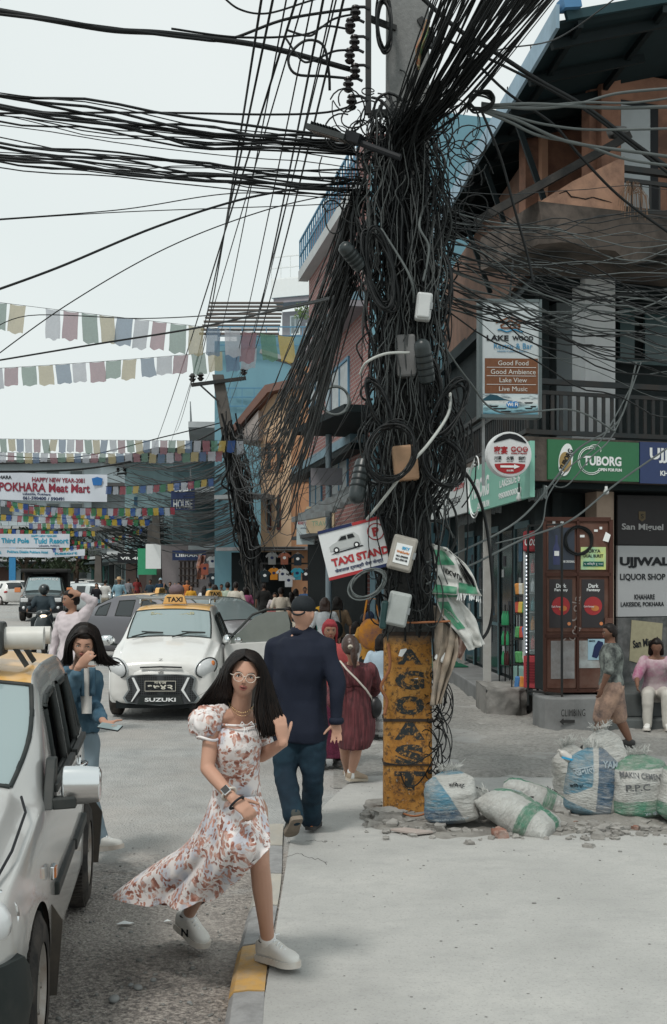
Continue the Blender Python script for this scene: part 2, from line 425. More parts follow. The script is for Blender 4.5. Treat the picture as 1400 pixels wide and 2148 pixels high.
def carbody(name,st,paint,arches=(),ws=(),rg=(),sg=(),roof=(),roofmat=None,parent=None,lvl=2,zs=.2,open_sg=(),glass=None,sglass=None,seal=True,rw=.32):
 """st: stations (x, z_belt, z_top, w_belt, w_top). lofted cage -> subdivision -> split into shell, roof and glass by face"""
 me=MB();rings=[]
 for x,zb,zt,wb,wt in st:
  z0=zs+(.06 if x in(st[0][0],st[-1][0])else 0)
  h=[(0,z0),(wb*.6,z0),(wb-.05,z0),(wb-.005,z0+.12),(wb,z0+(zb-z0)*.55),(wb-.01,zb-.06),(wb-.035,zb),(wt,max(zt-.07,zb+.004)),(wt-.05,zt-.015),(wt*.55,zt+.012),(0,zt+.02)]
  r=[V((x,y,z))for y,z in h]+[V((x,-y,z))for y,z in h[-2:0:-1]]
  rings.append(r)
 n=len(rings[0]);me.rings(rings,True)
 tags=[]
 for i in range(len(st)-1):
  for j in range(n):
   jj=j if j<10 else n-1-j;t=0
   if i in ws and jj in(8,9):t=2
   elif i in rg and jj in(8,9):t=3
   elif i in sg and jj==6:t=4
   elif i in open_sg and jj==6:t=5
   elif i in roof and jj in(8,9):t=1
   tags.append(t)
 me.m=tags+[0,0]
 tmp=me.build('tmp',[paint]*6,fix=False);tm_=tmp.data;cr_=tm_.attributes.new('crease_edge','FLOAT','EDGE')
 for e_ in tm_.edges:
  a_,c_=sorted(e_.vertices);ia,ja,ic,jc=a_//n,a_%n,c_//n,c_%n
  if ia!=ic and ja==jc and ja in(3,6,8,n-3,n-6,n-8):cr_.data[e_.index].value=.5
  if ia==ic and ws and ia in(ws[0],ws[-1]+1)and(min(ja,n-ja)>=6):cr_.data[e_.index].value=.45
 s=tmp.modifiers.new('s','SUBSURF');s.levels=lvl;s.render_levels=lvl
 m2=evalmesh(tmp);bpy.data.objects.remove(tmp)
 vs=[v.co.copy()for v in m2.vertices];groups={}
 dead=[]
 for ax,ar in arches:
  for v in vs:
   if v.z<ar+.36 and abs(v.y)>.45:
    d=V((v.x-ax,0,v.z-rw));L=d.length
    if ar*.72<L<ar*1.18 and L>1e-4:
     k=(ar/L);v.x=ax+d.x*k;v.z=rw+d.z*k
 for p in m2.polygons:
  c=p.center;g=p.material_index
  vv=[vs[i]for i in p.vertices]
  if g==0 and arches and abs(c.y)>.4 and any(all(sqrt((v.x-ax)**2+(v.z-rw)**2)<ar*1.002 for v in vv)for ax,ar in arches):continue
  groups.setdefault(g,[]).append(tuple(p.vertices))
 out={}
 nm={0:'body',1:'roof',2:'windscreen',3:'rear_window',4:'side_window'}
 for g,fs in groups.items():
  if g==5:continue
  if g==4:
   par=list(range(len(vs)))
   def find(a):
    while par[a]!=a:par[a]=par[par[a]];a=par[a]
    return a
   for f in fs:
    for q in f[1:]:par[find(q)]=find(f[0])
   comp={}
   for f in fs:comp.setdefault(find(f[0]),[]).append(f)
   sets=list(comp.values())
  else:sets=[fs]
  for fset in sets:
   ids=sorted({i for f in fset for i in f});mp={a:k for k,a in enumerate(ids)}
   b=MB();b.add([vs[i]for i in ids],[[mp[i]for i in f]for f in fset])
   mt={0:paint,1:roofmat or paint,2:glass or GLASS,3:GLASSD,4:sglass or GLASSD}[g]
   o=b.build(nm[g],mt,parent,smooth='all',fix=False);out.setdefault(nm[g],[]).append(o)
 if seal:
  for g in(2,4,5,3):
   ed={}
   for f in groups.get(g,[]):
    for a,c in zip(f,list(f[1:])+[f[0]]):ed[frozenset((a,c))]=ed.get(frozenset((a,c)),0)+1
   bd=[tuple(e)for e,k in ed.items()if k==1]
   if not bd:continue
   b=MB()
   sr=.02 if g==5 else.012
   for a,c in bd:b.tube([vs[a],vs[c]],sr,5,cap=False)
   b.build('window_seal',TRIM,parent,smooth='all',fix=False)
 return out
def hatch_stations(L=3.4,W=.74,H=1.47):
 k=L/3.4;h=H/1.47
 s=[(1.70,.62,.66,.52,.44),(1.66,.70,.76,.66,.56),(1.5,.78,.85,.71,.60),(1.2,.86,.93,.73,.62),(.97,.91,.985,.735,.63),(.86,.93,1.03,.74,.63),
(.62,.95,1.2,.74,.62),(.33,.96,1.395,.74,.575),(.2,.965,1.435,.74,.56),(-.12,.97,1.455,.74,.56),(-.2,.97,1.455,.74,.56),(-.75,.98,1.45,.735,.555),(-.86,.985,1.445,.73,.55),(-1.2,1.0,1.42,.71,.53),(-1.38,1.0,1.39,.70,.51),(-1.55,.98,1.17,.68,.5),(-1.66,.93,.99,.66,.5),(-1.70,.7,.75,.62,.45)]
 return[(a*k,b*h,c*h,d*W/.74,e*W/.74)for a,b,c,d,e in s]
HW=dict(ws=(5,6),rg=(14,15),sg=(7,8,10,12),roof=(7,8,9,10,11,12,13))
def mirror_(parent,x,y,z,side,mt=CHROME,s=1.):
 b=MB();b.sphere((x,y+side*.13*s,z),(.055*s,.115*s,.075*s),16,10);o=b.build('door_mirror',mt,parent,smooth='all')
 b=MB();b.beam((x,y-side*.02,z-.06*s),(x,y+side*.08*s,z-.05*s),.05*s,.03*s);b.build('mirror_arm',TRIM,o)
def plate_text(e,s1,s2,w,h):
 b=MB();b.box((0,.0,0),(w,.012,h));b.build('plate_board',INK,e)
 b=MB();rect(b,-w/2,w/2,h/2-.006,h/2,-.008);rect(b,-w/2,w/2,-h/2,-h/2+.006,-.008);rect(b,-w/2,-w/2+.005,-h/2,h/2,-.008);rect(b,w/2-.005,w/2,-h/2,h/2,-.008)
 put_text(b,s1,0,h*.3,w*.4,h*.26,y=-.008,bold=.02);put_text(b,s2,0,-h*.13,w*.82,h*.48,y=-.008,bold=.03)
 b.build('lettering',mat('plate_cream',(.62,.6,.52),.5,var=.05),e,fix=False)
# -------- the white hatchback taxi with the dark grille
t=thing('taxi_car','white hatchback taxi facing the camera with dark grille and its driver door open','taxi',(-2.29,16.62,0),R(-88.5))
carbody('taxi',hatch_stations(),WP,arches=((1.13,.31),(-1.2,.31)),roofmat=ORP,parent=t,lvl=3,glass=GLASSL,**HW)
b=MB();b.box((.2,0,.2),(2.9,1.2,.1));b.build('floor_pan',BLACK,t)
for x in(1.12,-1.2):
 for s in(-1,1):wheel(t,x,s*.66,.28,s)
f=thing('front_face',None,None,(1.71,0,0),R(90));f.parent=t
m,nt,bb=nodes('honeycomb_grille');co=coords(nt);vo=N(nt,'ShaderNodeTexVoronoi',{'Vector':co,'Scale':34.,'Randomness':0.},feature='DISTANCE_TO_EDGE')
nt.links.new(ramp(nt,vo.outputs[0],[(.06,(.05,.055,.06,1)),(.16,(.004,.005,.006,1))]),bb.inputs['Base Color']);bb.inputs['Roughness'].default_value=.5;HEX=m
def fx(x):return.5*(abs(x)/.66)**2.2*.22
def facep(poly,y0,y1):
 b_=MB();n=len(poly)
 vs=[(x,y0+fx(x),z)for x,z in poly]+[(x,y1+fx(x),z)for x,z in poly]
 b_.add(vs,[tuple(range(n)),tuple(range(2*n-1,n-1,-1))]+[(i,i+n,(i+1)%n+n,(i+1)%n)for i in range(n)]);return b_
bp=MB()
def bpf(u,v):
 x=(u-.5)*1.44;z=.2+.46*v;return V((x,.0+.30*(abs(x)/.72)**2.6-.055*sin(pi*v)**.5+(.05*(1-v)if v<.3 else 0),z))
bp.grid(bpf,36,12);bp.build('bumper',WP,f,smooth='all')
gr=[(-.43,.54),(-.38,.575),(-.2,.59),(0,.592),(.2,.59),(.38,.575),(.43,.54),(.40,.40),(.47,.30),(.43,.24),(.2,.215),(0,.21),(-.2,.215),(-.43,.24),(-.47,.30),(-.40,.40)]
def scl(p,k,cz=.4):return[(x*k,cz+(z-cz)*k)for x,z in p]
facep(scl(gr,1.06),-.068,.05).build('grille_surround',STEEL,f);facep(gr,-.074,.05).build('grille',HEX,f)
for s in(-1,1):
 facep([(s*.345,.56),(s*.375,.56),(s*.30,.40),(s*.385,.25),(s*.37,.25),(s*.265,.40)][::s],-.09,-.07).build('grille_chevron',WHITE,f)
pe=thing('number_plate',None,None,(0,-.092,.455));pe.parent=f;plate_text(pe,'ग१ज','१७४२',.40,.135)
b=MB();b.prism([(-.26,.335),(.26,.335),(.3,.215),(-.3,.215)],-.092,-.05);o=b.build('name_panel',TRIM,f)
letter([('SUZUKI',0,.278,.40,.05)],WHITE,f,y=-.1,bold=.03)
b=MB();b.tube([(x,-.03+fx(x),.70-.012*abs(x)/.3)for x in(-.27,-.15,0,.15,.27)],.022,6,flat=.5);b.build('upper_grille',INK,f,smooth=True)
letter([('S',0,.64,.07,.055),('Z',0,.79,.06,.03)],CHROME,f,name='emblem',y=-.04,bold=.03)
for s in(-1,1):
 b=MB();ctr=V((s*.565,.10,.68));Mh=Matrix.Rotation(s*R(38),3,'Z')@Matrix.Rotation(s*R(-24),3,'Y')
 b.sphere(ctr,(.175,.085,.118),22,14,Mh);hl=b.build('headlight',LAMP,f,smooth='all')
 b=MB();b.sphere(ctr+Mh@V((s*.085,-.028,.015)),(.055,.055,.05),12,8,Mh);b.build('indicator',AMBER,hl,smooth='all')
 b=MB();b.sphere(ctr+Mh@V((-s*.03,-.05,0)),(.05,.03,.05),14,8,Mh);b.build('reflector',CHROME,hl,smooth='all')
 b=MB();b.tube([ctr+Mh@V((.174*cos(a),-.03,.117*sin(a)))for a in[2*pi*k/24 for k in range(25)]],.008,5);b.build('headlight_rim',TRIM,hl,smooth='all')
 b=MB();b.lathe([(.075,.02),(.07,-.01),(.055,.0),(.05,.01)],(s*.56,.07,.42),'Y',20);fg=b.build('fog_lamp_bezel',STEEL,f,smooth=True)
 b=MB();b.sphere((s*.56,.075,.42),(.048,.02,.048),14,8);b.build('fog_lamp',LAMP,fg,smooth='all')
 mirror_(t,.62,s*.76,.98,s)
def wsp(y,u):return V((.9-.66*u,y,1.045+.36*u))
for a,c in((.05,.5),(-.5,-.08)):
 b=MB();b.tube([wsp(a,.0)+V((.03,0,0)),wsp((a+c)/2,.09)+V((.02,0,.02)),wsp(c,.1)+V((.02,0,.015))],.011,5);b.tube([wsp(a+.12,.13)+V((0,0,.02)),wsp(c,.1)+V((.01,0,.02))],.009,4);b.build('wiper',TRIM,t)
MW=Matrix(((0,-.88,-.479),(1,0,0),(0,.42,.88)))
b=MB();put_text(b,'SAHIL CAB',0,0,.62,.07,y=0,bold=.03,M=lambda p:V((.415-.0*p.x-p.z*.86,p.x,1.352+p.z*.5)))
b.build('lettering',mat('sticker_cream',(.62,.6,.42),.5),t,fix=False)
rk=MB()
for s in(-1,1):rk.tube([(.12,s*.5,1.47),(.08,s*.5,1.53),(-.9,s*.5,1.54),(-.98,s*.49,1.48)],.018,8)
for x in(-.05,-.75):rk.box((x,0,1.55),(.06,1.1,.03));
rk.box((-.2,0,1.56),(.1,1.2,.05));rk.build('roof_rack',STEEL,t,smooth=True,bevel=.005)
def taxi_sign(parent,x,y=0,z=1.475,w=.34,rot=0.):
 s_=thing('taxi_sign',None,None,(x,y,z),R(90)+rot);s_.parent=parent
 b=MB();b.prism([(-w/2,0),(w/2,0),(w/2-.03,.11),(w/2-.07,.135),(-w/2+.07,.135),(-w/2+.03,.11)],-.05,.05);b.build('sign_box',ORP,s_,bevel=.008)
 letter([('TAXI',0,.065,w*.66,.07)],INK,s_,y=-.052,bold=.03)
taxi_sign(t,.10)
b=MB();b.sphere((-.55,-.05,1.62),(.13,.12,.1),12,8);
tag(b.build('cloth_bundle',mat('purple_bundle',(.16,.12,.13),.9,bmp=.5,scale=14),smooth='all',loc=(0,0,0)),'dusty purple bundle tied on the roof of the white taxi','bundle')
bo=COL.objects['cloth_bundle'];bo.matrix_world=Matrix.Translation(V((-2.29,16.62,.04)))@Matrix.Rotation(R(-88.5),4,'Z')
dr=thing('open_door',None,None,(.72,.75,0),R(-72));dr.parent=t
b=MB();b.prism([(0,.30),(0,.93),(-.98,.97),(-1.0,.6),(-.93,.30)],-.03,.03);b.build('door_panel',WP,dr,bevel=.01)
b=MB();b.tube([(.02,0,.93),(-.2,-.02,1.12),(-.42,-.06,1.33),(-.62,-.08,1.4),(-.9,-.08,1.405),(-.99,-.04,1.2),(-.98,0,.97)],.026,8,flat=.7);b.build('door_frame',TRIM,dr,smooth=True)
b=MB();b.prism([(-.02,.94),(-.22,1.1),(-.44,1.3),(-.62,1.37),(-.92,1.375),(-.96,1.2),(-.96,.97)],-.006,.0);b.build('door_glass',mat('green_grey_glass',(.2,.22,.2),.08,spec=.8),dr)
mirror_(dr,.0,.02,1.0,1)
# -------- the near silver taxi cut by the left edge
NT=Matrix.Translation(V((-2.05,5.62,-.09)))@Matrix.Rotation(R(-82.6),4,'Z')
t=thing('taxi_car','silver taxi with orange roof and chrome door mirror standing close at the left edge','taxi',(-2.05,5.62,-.09),R(-82.6))
NS=[(a,b_,c,d,e*(1.13 if-1.4<a<.7 else 1))for a,b_,c,d,e in hatch_stations(3.45,.74,1.47)]
DENT=mat('filled_dent_paint',(.62,.61,.585),.5,.1,var=.1,scale=8)
carbody('taxi',NS,SIL,arches=((1.12,.33),(-1.2,.33)),roofmat=ORP,parent=t,lvl=3,glass=GLASSL,ws=(5,6),rg=(14,15),sg=(12,),open_sg=(7,8,10),roof=(7,8,9,10,11,12,13),rw=.29)
b=MB();b.box((-.1,0,.22),(2.6,1.25,.12));b.build('floor_pan',BLACK,t)
b=MB();b.box((.72,0,.82),(.34,1.3,.22));b.build('dashboard',TRIM,t,bevel=.03)
for yy in(-.34,.34):
 b=MB();b.box((.05,yy,.55),(.5,.5,.16));b.box((-.25,yy,.85),(.14,.48,.55),M=Matrix.Rotation(R(-14),3,'Y'));b.box((-.34,yy,1.22),(.08,.26,.16));b.build('car_seat',SEATM,t,bevel=.04)
b=MB();b.box((-1.0,0,.85),(.14,1.2,.6),M=Matrix.Rotation(R(-14),3,'Y'));b.box((-.7,0,.55),(.5,1.2,.16));b.build('rear_seat',SEATM,t,bevel=.04)
b=MB();b.tube([V((.42,.34,.98))+V((.05*cos(a),.18*sin(a),.17*cos(a)))for a in[2*pi*k/20 for k in range(21)]],.014,6);b.build('steering_wheel',BLACK,t)
for x in(1.12,-1.2):
 for s in(-1,1):wheel(t,x,s*.665,.29,s,.155,hi=True)
b=MB();
for x in(.86,-.86):b.box((x+(-.0),.0,.52),(.03,1.36,.42))
b.box((0,.55,.42),(2.5,.05,.3));b.build('wheel_well',BLACK,t)
for xa in(1.12,-1.2):
 b=MB();n=18
 for y0,y1 in((.45,.715),(-.715,-.45)):
  b.rings([[V((xa+.335*cos(a),y,.29+.335*sin(a)))for a in[pi*k/n for k in range(n+1)]]for y in(y0,y1)],closed=False)
 b.build('wheel_arch',BLACK,t,fix=False)
b=MB();b.beam((.72,.745,.985),(-.1,.745,1.0),.025,.03);b.beam((-.2,.745,1.0),(-.8,.737,1.01),.025,.03);b.build('window_sill_trim',TRIM,t)
b=MB();b.prism([(.80,.91),(.64,.93),(.60,1.10),(.66,1.10)],.70,.745);b.beam((.74,.74,.93),(.74,.84,.935),.08,.045);b.build('mirror_base',TRIM,t,bevel=.006)
b=MB()
mr=[]
for i,(k,s_)in enumerate(((-1,.72),(-.9,.95),(0,1),(.9,.96),(1,.74))):
 mr.append([V((.735+.045*cos(a)*s_,.862+.085*k,1.0+.075*s_*sin(a)*(1.05-.06*k)))for a in[2*pi*q/20 for q in range(20)]])
b.rings(mr);mm=b.build('door_mirror',CHROME,t,smooth=True,bevel=.01)
b=MB();b.box((.70,.862,1.0),(.012,.15,.12));b.build('mirror_glass',GLASSD,mm)
b=MB()
for x0,x1 in((.66,-.12),(-.18,-.8)):
 b.beam((x0,.745,.56),(x1,.74,.57),.03,.055)
b.build('side_moulding',TRIM,t,bevel=.008)
for x in(.05,-.72):
 b=MB();b.tube([(x-.08,.728,.86),(x-.04,.752,.865),(x+.05,.752,.865),(x+.09,.728,.86)],.016,8,flat=.8);b.lathe([(.055,0),(.05,.008),(.001,.01)],(x,.724,.86),'Y',16);b.build('door_handle',CHROME,t,smooth=True)
b=MB();b.box((.86,.752,.68),(.07,.02,.055));o=b.build('side_marker',CHROME,t,bevel=.006);b=MB();b.box((.86,.763,.68),(.05,.012,.04));b.build('marker_lens',AMBER,o)
'''b = MB()
b.add([(1.15, .738, .72), (1.0, .745, .66), (.93, .747, .50), (1.03, .745, .42), (1.2, .735, .47), (1.28, .725, .60)], [(0, 1, 2, 3, 4, 5)]); b.v = [v+V((0, .006, 0)) for v in b.v]
'''
b=MB();rs=[]
for x,w_,z0,z1 in((1.46,.72,.3,.5),(1.56,.715,.2,.56),(1.66,.66,.18,.56),(1.76,.5,.2,.54),(1.78,0,.2,.54)):
 rs.append([V((x,w_+.012,z0)),V((x,w_+.03,(z0+z1)/2)),V((x,w_+.015,z1)),V((x-.1,w_-.06,z1)),V((x-.1,w_-.06,z0))])
b.rings(rs);b.rings([[V((p.x,-p.y,p.z))for p in r]for r in rs]);b.build('bumper',TRIM,t,smooth=True)
for s in(-1,1):
 b=MB();b.sphere((1.58,s*.52,.68),(.11,.17,.115),20,12);hl=b.build('headlight',LAMP,t,smooth='all')
 b=MB();b.tube([V((1.585-.10*abs(cos(a))*(1 if s*cos(a)>0 else.2),s*.52+.17*cos(a),.68+.118*sin(a)))for a in[2*pi*k/24 for k in range(25)]],.014,6);b.build('headlight_rim',CHROME,hl,smooth='all')
for x,z0 in((.77,.16),(-1.62,.14)):
 b=MB();b.prism([(.53,z0),(.76,z0),(.785,z0+.3),(.73,z0+.38),(.53,z0+.38)],x,x+.012,plane='YZ');b.build('mudflap',MUD,t)
b=MB();
for x in(.22,-.05):b.tube([(x,-.62,1.575),(x,.34,1.575),(x,.64,1.575)],.052 if x>0 else.042,14)
b.build('roof_bar',mat('ivory_bar',(.6,.6,.57),.4,dirt=(.4,.36,.3),dirtamt=.5),t,smooth=True)
b=MB();b.box((.08,-.1,1.615),(.2,.95,.02));b.build('bar_tray',mat('rusty_tray',(.33,.27,.2),.8,dirt=(.2,.12,.08),dirtamt=.7),t)
b=MB();b.prism([(.13,1.50),(.33,1.50),(.31,1.61),(.27,1.65),(.17,1.65),(.13,1.59)],.30,.46);b.build('bar_end_cap',TRIM,t,bevel=.012)
b=MB();b.box((.335,.38,1.575),(.01,.07,.06));b.build('cap_label',WHITE,t)
for x in(.22,-.05):
 b=MB();b.beam((x,.5,1.54),(x,.56,1.45),.04,.02);b.beam((x,-.5,1.54),(x,-.56,1.45),.04,.02);b.build('bar_bracket',TRIM,t)
b=MB();b.tube([wsp(-.1,.0)+V((.05,0,.0)),wsp(.2,.07)+V((.03,0,.02)),wsp(.46,.06)+V((.03,0,.02))],.012,6);b.build('wiper',TRIM,t)
b=MB();b.tube([(1.6,.60,.775),(1.35,.655,.875),(1.05,.665,.955),(.92,.63,.99)],.006,5);b.build('bonnet_gap',INK,t)
t.scale=(1,1,1.07)
# -------- sedans behind
SED=[(2.1,.55,.6,.6,.5),(2.02,.68,.74,.76,.66),(1.7,.8,.88,.83,.72),(1.2,.88,.96,.85,.74),(.95,.92,1.0,.855,.74),(.82,.94,1.05,.855,.72),(.45,.96,1.27,.855,.66),(.12,.97,1.42,.855,.6),(-.05,.975,1.46,.855,.59),(-.2,.98,1.475,.855,.585),(-.3,.98,1.475,.855,.585),(-.85,.99,1.44,.85,.58),(-.95,.995,1.42,.85,.58),(-1.3,1.0,1.27,.84,.6),(-1.55,1.01,1.12,.83,.64),(-1.95,.99,1.06,.80,.64),(-2.1,.75,.85,.72,.55)]
SW=dict(ws=(5,6,7),rg=(12,13),sg=(7,8,10,12),roof=(8,9,10,11))
def simple_car(label,px,py,ang,st,win,paint,group=None,roofmat=None,lvl=1,sign=False,d=None,glass=None,sc_=1.):
 p=G(px,py)if d is None else V(((px-700)*d/FL,d,0))
 t=thing('taxi_car' if sign else 'parked_car',label,'taxi' if sign else 'car',p,R(ang),group);L=st[0][0]
 carbody('c',st,paint,arches=((L*.64,.33),(-L*.66,.33))if lvl>1 else(),roofmat=roofmat,parent=t,lvl=lvl,seal=lvl>1,glass=glass,**win)
 for x in(L*.64,-L*.66):
  for s in(-1,1):wheel(t,x,s*(st[4][3]-.09),.3,s)
 for s in(-1,1):
  b=MB();b.sphere((L-.13,s*st[3][3]*.72,.7),(.1,.16,.08),12,8);b.build('headlight',LAMP,t,smooth='all')
  b=MB();b.sphere((-L+.08,s*st[3][3]*.8,.82),(.08,.14,.08),12,8);b.build('tail_light',REDL,t,smooth='all')
  mirror_(t,.6,s*st[4][3],1.0,s,paint,.8)
 b=MB();b.box((L-.0,0,.55),(.06,.8,.18));b.build('grille',INK,t,bevel=.02)
 if sign:taxi_sign(t,-.1,0,1.47)
 t.scale=(sc_,)*3
 return t
simple_car('dark grey sedan taxi crossing behind the white taxi with its red tail light showing',345,0,-20,SED,SW,GRP,roofmat=ORP,lvl=2,sign=True,d=25.5)
c2=simple_car('grey sedan taxi behind the open door, nose to the right',455,0,-52,SED,SW,mat('mid_grey_paint',(.24,.23,.24),.3,.2,coat=.6),roofmat=ORP,lvl=2,sign=True,d=21.5)
e=thing('number_plate',None,None,(2.16,-.1,.42),R(90));e.parent=c2;plate_text(e,'ग२ज','१५९८',.4,.13)
letter([('S',0,.30,.1,.09)],CHROME,e,name='emblem',y=0.02,bold=.04)
e=simple_car('silver estate car parked nose to the right behind the walkers',205,0,-12,hatch_stations(3.9,.8,1.5),HW,mat('pale_silver_paint',(.42,.46,.47),.3,.3,coat=.5),d=55,glass=GLASSD,group=None)
for i,(lb,px,d,a)in enumerate([('white car parked behind the police truck beside the masked walker',165,66,-60),('white car farthest up the road right of the police truck roof',197,84,-70),('white hatchback at the very left edge of the far road',8,72,130),('white pickup standing left of the police truck',32,80,125),('small white car deep in the traffic above the silver estate car',178,105,-80)]):
 simple_car(lb,px,0,a,hatch_stations(3.6,.78,1.5),HW,WP,'distant cars in the traffic',d=d,glass=GLASSD)
# -------- police truck
t=thing('police_truck','dark police pickup with canvas roof coming down the far road','truck',(-12.25,48.6,0),R(-80))
ST=[(2.2,.9,.98,.8,.7),(2.1,.98,1.06,.88,.78),(1.6,1.02,1.12,.9,.8),(1.1,1.05,1.16,.9,.8),(.98,1.08,1.22,.9,.8),(.7,1.1,1.5,.9,.74),(.42,1.12,1.78,.9,.7),(.2,1.12,1.85,.9,.7),(-.5,1.12,1.87,.9,.7),(-.6,1.12,1.87,.9,.7),(-.75,1.12,1.85,.9,.72),(-.8,1.1,1.2,.9,.8),(-2.3,1.1,1.2,.9,.8)]
carbody('p',ST,DGP,parent=t,lvl=2,ws=(4,5),sg=(6,7),roof=(),zs=.35,glass=mat('truck_windscreen',(.22,.3,.32),.1,spec=.8))
for x in(1.5,-1.5):
 for s in(-1,1):wheel(t,x,s*.78,.37,s,.24)
b=MB();b.box((-1.0,0,2.06),(2.9,1.95,.16));b.box((-1.6,0,1.6),(1.7,1.85,.85));b.build('canvas_cover',mat('dark_canvas',(.035,.035,.035),.9,bmp=.3),t,bevel=.05)
b=MB();b.box((.25,0,1.97),(.2,.9,.1));b.build('light_bar',TRIM,t,bevel=.03)
f=thing('front_face',None,None,(2.22,0,0),R(90));f.parent=t
b=MB();b.box((0,0,.78),(1.0,.05,.22));b.box((0,-.03,.5),(1.75,.12,.2));b.build('grille',INK,f,bevel=.02)
for s in(-1,1):
 b=MB();b.box((s*.66,.05,.86),(.3,.08,.17));b.build('headlight',LAMP,f,bevel=.03)
 b=MB();b.sphere((s*.68,-.06,.55),.07,10,8);b.build('fog_lamp',LAMP,f,smooth='all')
 b=MB();b.box((.75,s*1.06,1.25),(.1,.25,.2));b.build('door_mirror',AMBER,t,bevel=.02)
b=MB();put_text(b,'NEPAL POLICE',0,0,1.15,.13,y=0,bold=.03,M=lambda p:V((.52-p.z*.6,p.x,1.7+p.z*.8)))
b.build('lettering',WHITE,t,fix=False)
b=MB();b.tube([(.95,-.7,1.19),(.8,-.2,1.3)],.015,4);b.tube([(.95,0,1.2),(.8,.5,1.3)],.015,4);b.build('wiper',TRIM,t)
# ------------------------------------------------------------ people
def skin(n,c):return mat(n,c,.5,var=.05,scale=9,bmp=.03,bscale=90)
SKIN=skin('warm_skin',(.47,.27,.195));SKINL=skin('light_skin',(.52,.33,.25));SKIND=skin('dark_skin',(.19,.10,.068));SKINM=skin('brown_skin',(.31,.17,.115))
m,nt,b=nodes('black_hair');co=coords(nt);mp_=N(nt,'ShaderNodeMapping',{0:co,'Scale':(60,60,6)})
nt.links.new(ramp(nt,noi(nt,mp_.outputs[0],2,4),[(.35,(.003,.0025,.003,1)),(.7,(.02,.012,.009,1))]),b.inputs['Base Color']);b.inputs['Roughness'].default_value=.5;b.inputs['Specular IOR Level'].default_value=.25;HAIR=m
HAIRB=mat('brown_hair',(.045,.022,.015),.4,var=.5,scale=40)
EYEW=mat('eye_white',(.7,.68,.66),.3,var=.02);IRIS=mat('dark_iris',(.012,.008,.006),.15,var=.02,coat=1.);LIP=mat('lip_red',(.33,.105,.085),.4,var=.1);LIPD=mat('mouth_dark',(.06,.02,.02),.5)
BROW=mat('brow_hair',(.02,.013,.011),.7)
def frame(fw,up=V((0,0,1))):
 f=V(fw).normalized();u=V(up);r=f.cross(u).normalized();u=r.cross(f)
 return Matrix((r,f,u)).transposed()
def g_(x,w):return math.exp(-(x/w)**2)
def headsurf(d,s=1.):
 """point of the head in direction d (x right, y forward, z up), metres, around the head centre"""
 x,y,z=d
 p=V((x*.074,y*.093,z*.112))
 if z<0:
  k=1-.30*(-z)**1.4*(1 if y>-.2 else.6);p.x*=k
  if y<0:p.y*=1-.32*(-z)
  else:p.y*=1+.03*(-z)
 if y>0:
  p.y+=.022*g_(x,.13)*g_(z+.16,.13)+.008*g_(x,.10)*g_(z-.05,.16)
  p.y+=.005*g_(x,.28)*g_(z+.43,.10)+.007*g_(x,.25)*g_(z+.78,.2)
  p.y-=.009*(g_(x-.36,.2)+g_(x+.36,.2))*g_(z-.06,.13)
  p.y+=.004*g_(abs(x)-.4,.3)*g_(z-.26,.1)+.004*g_(abs(x)-.5,.2)*g_(z+.2,.2)
  p.y-=.003*g_(x,.2)*g_(z+.6,.06)
 return p*s
def headmesh(mb,c,M,s=1.,nu=40,nv=30):
 rs=[]
 for i in range(1,nv):
  th=pi*i/nv
  rs.append([c+M@headsurf((sin(th)*cos(2*pi*k/nu),sin(th)*sin(2*pi*k/nu),cos(th)),s)for k in range(nu)])
 mb.rings(rs)
 for sd_ in(-1,1):
  mb.sphere(c+M@(V((sd_*.073,-.006,-.008))*s),(.012*s,.02*s,.032*s),10,7,M@Matrix.Rotation(sd_*.35,3,'Z'))
def hp(c,M,x,z,s=1.,out=0.):
 y=sqrt(max(.02,1-x*x-z*z));p=headsurf((x,y,z),s);n=V((x*.8,y,z*.7)).normalized()
 return c+M@(p+n*out)
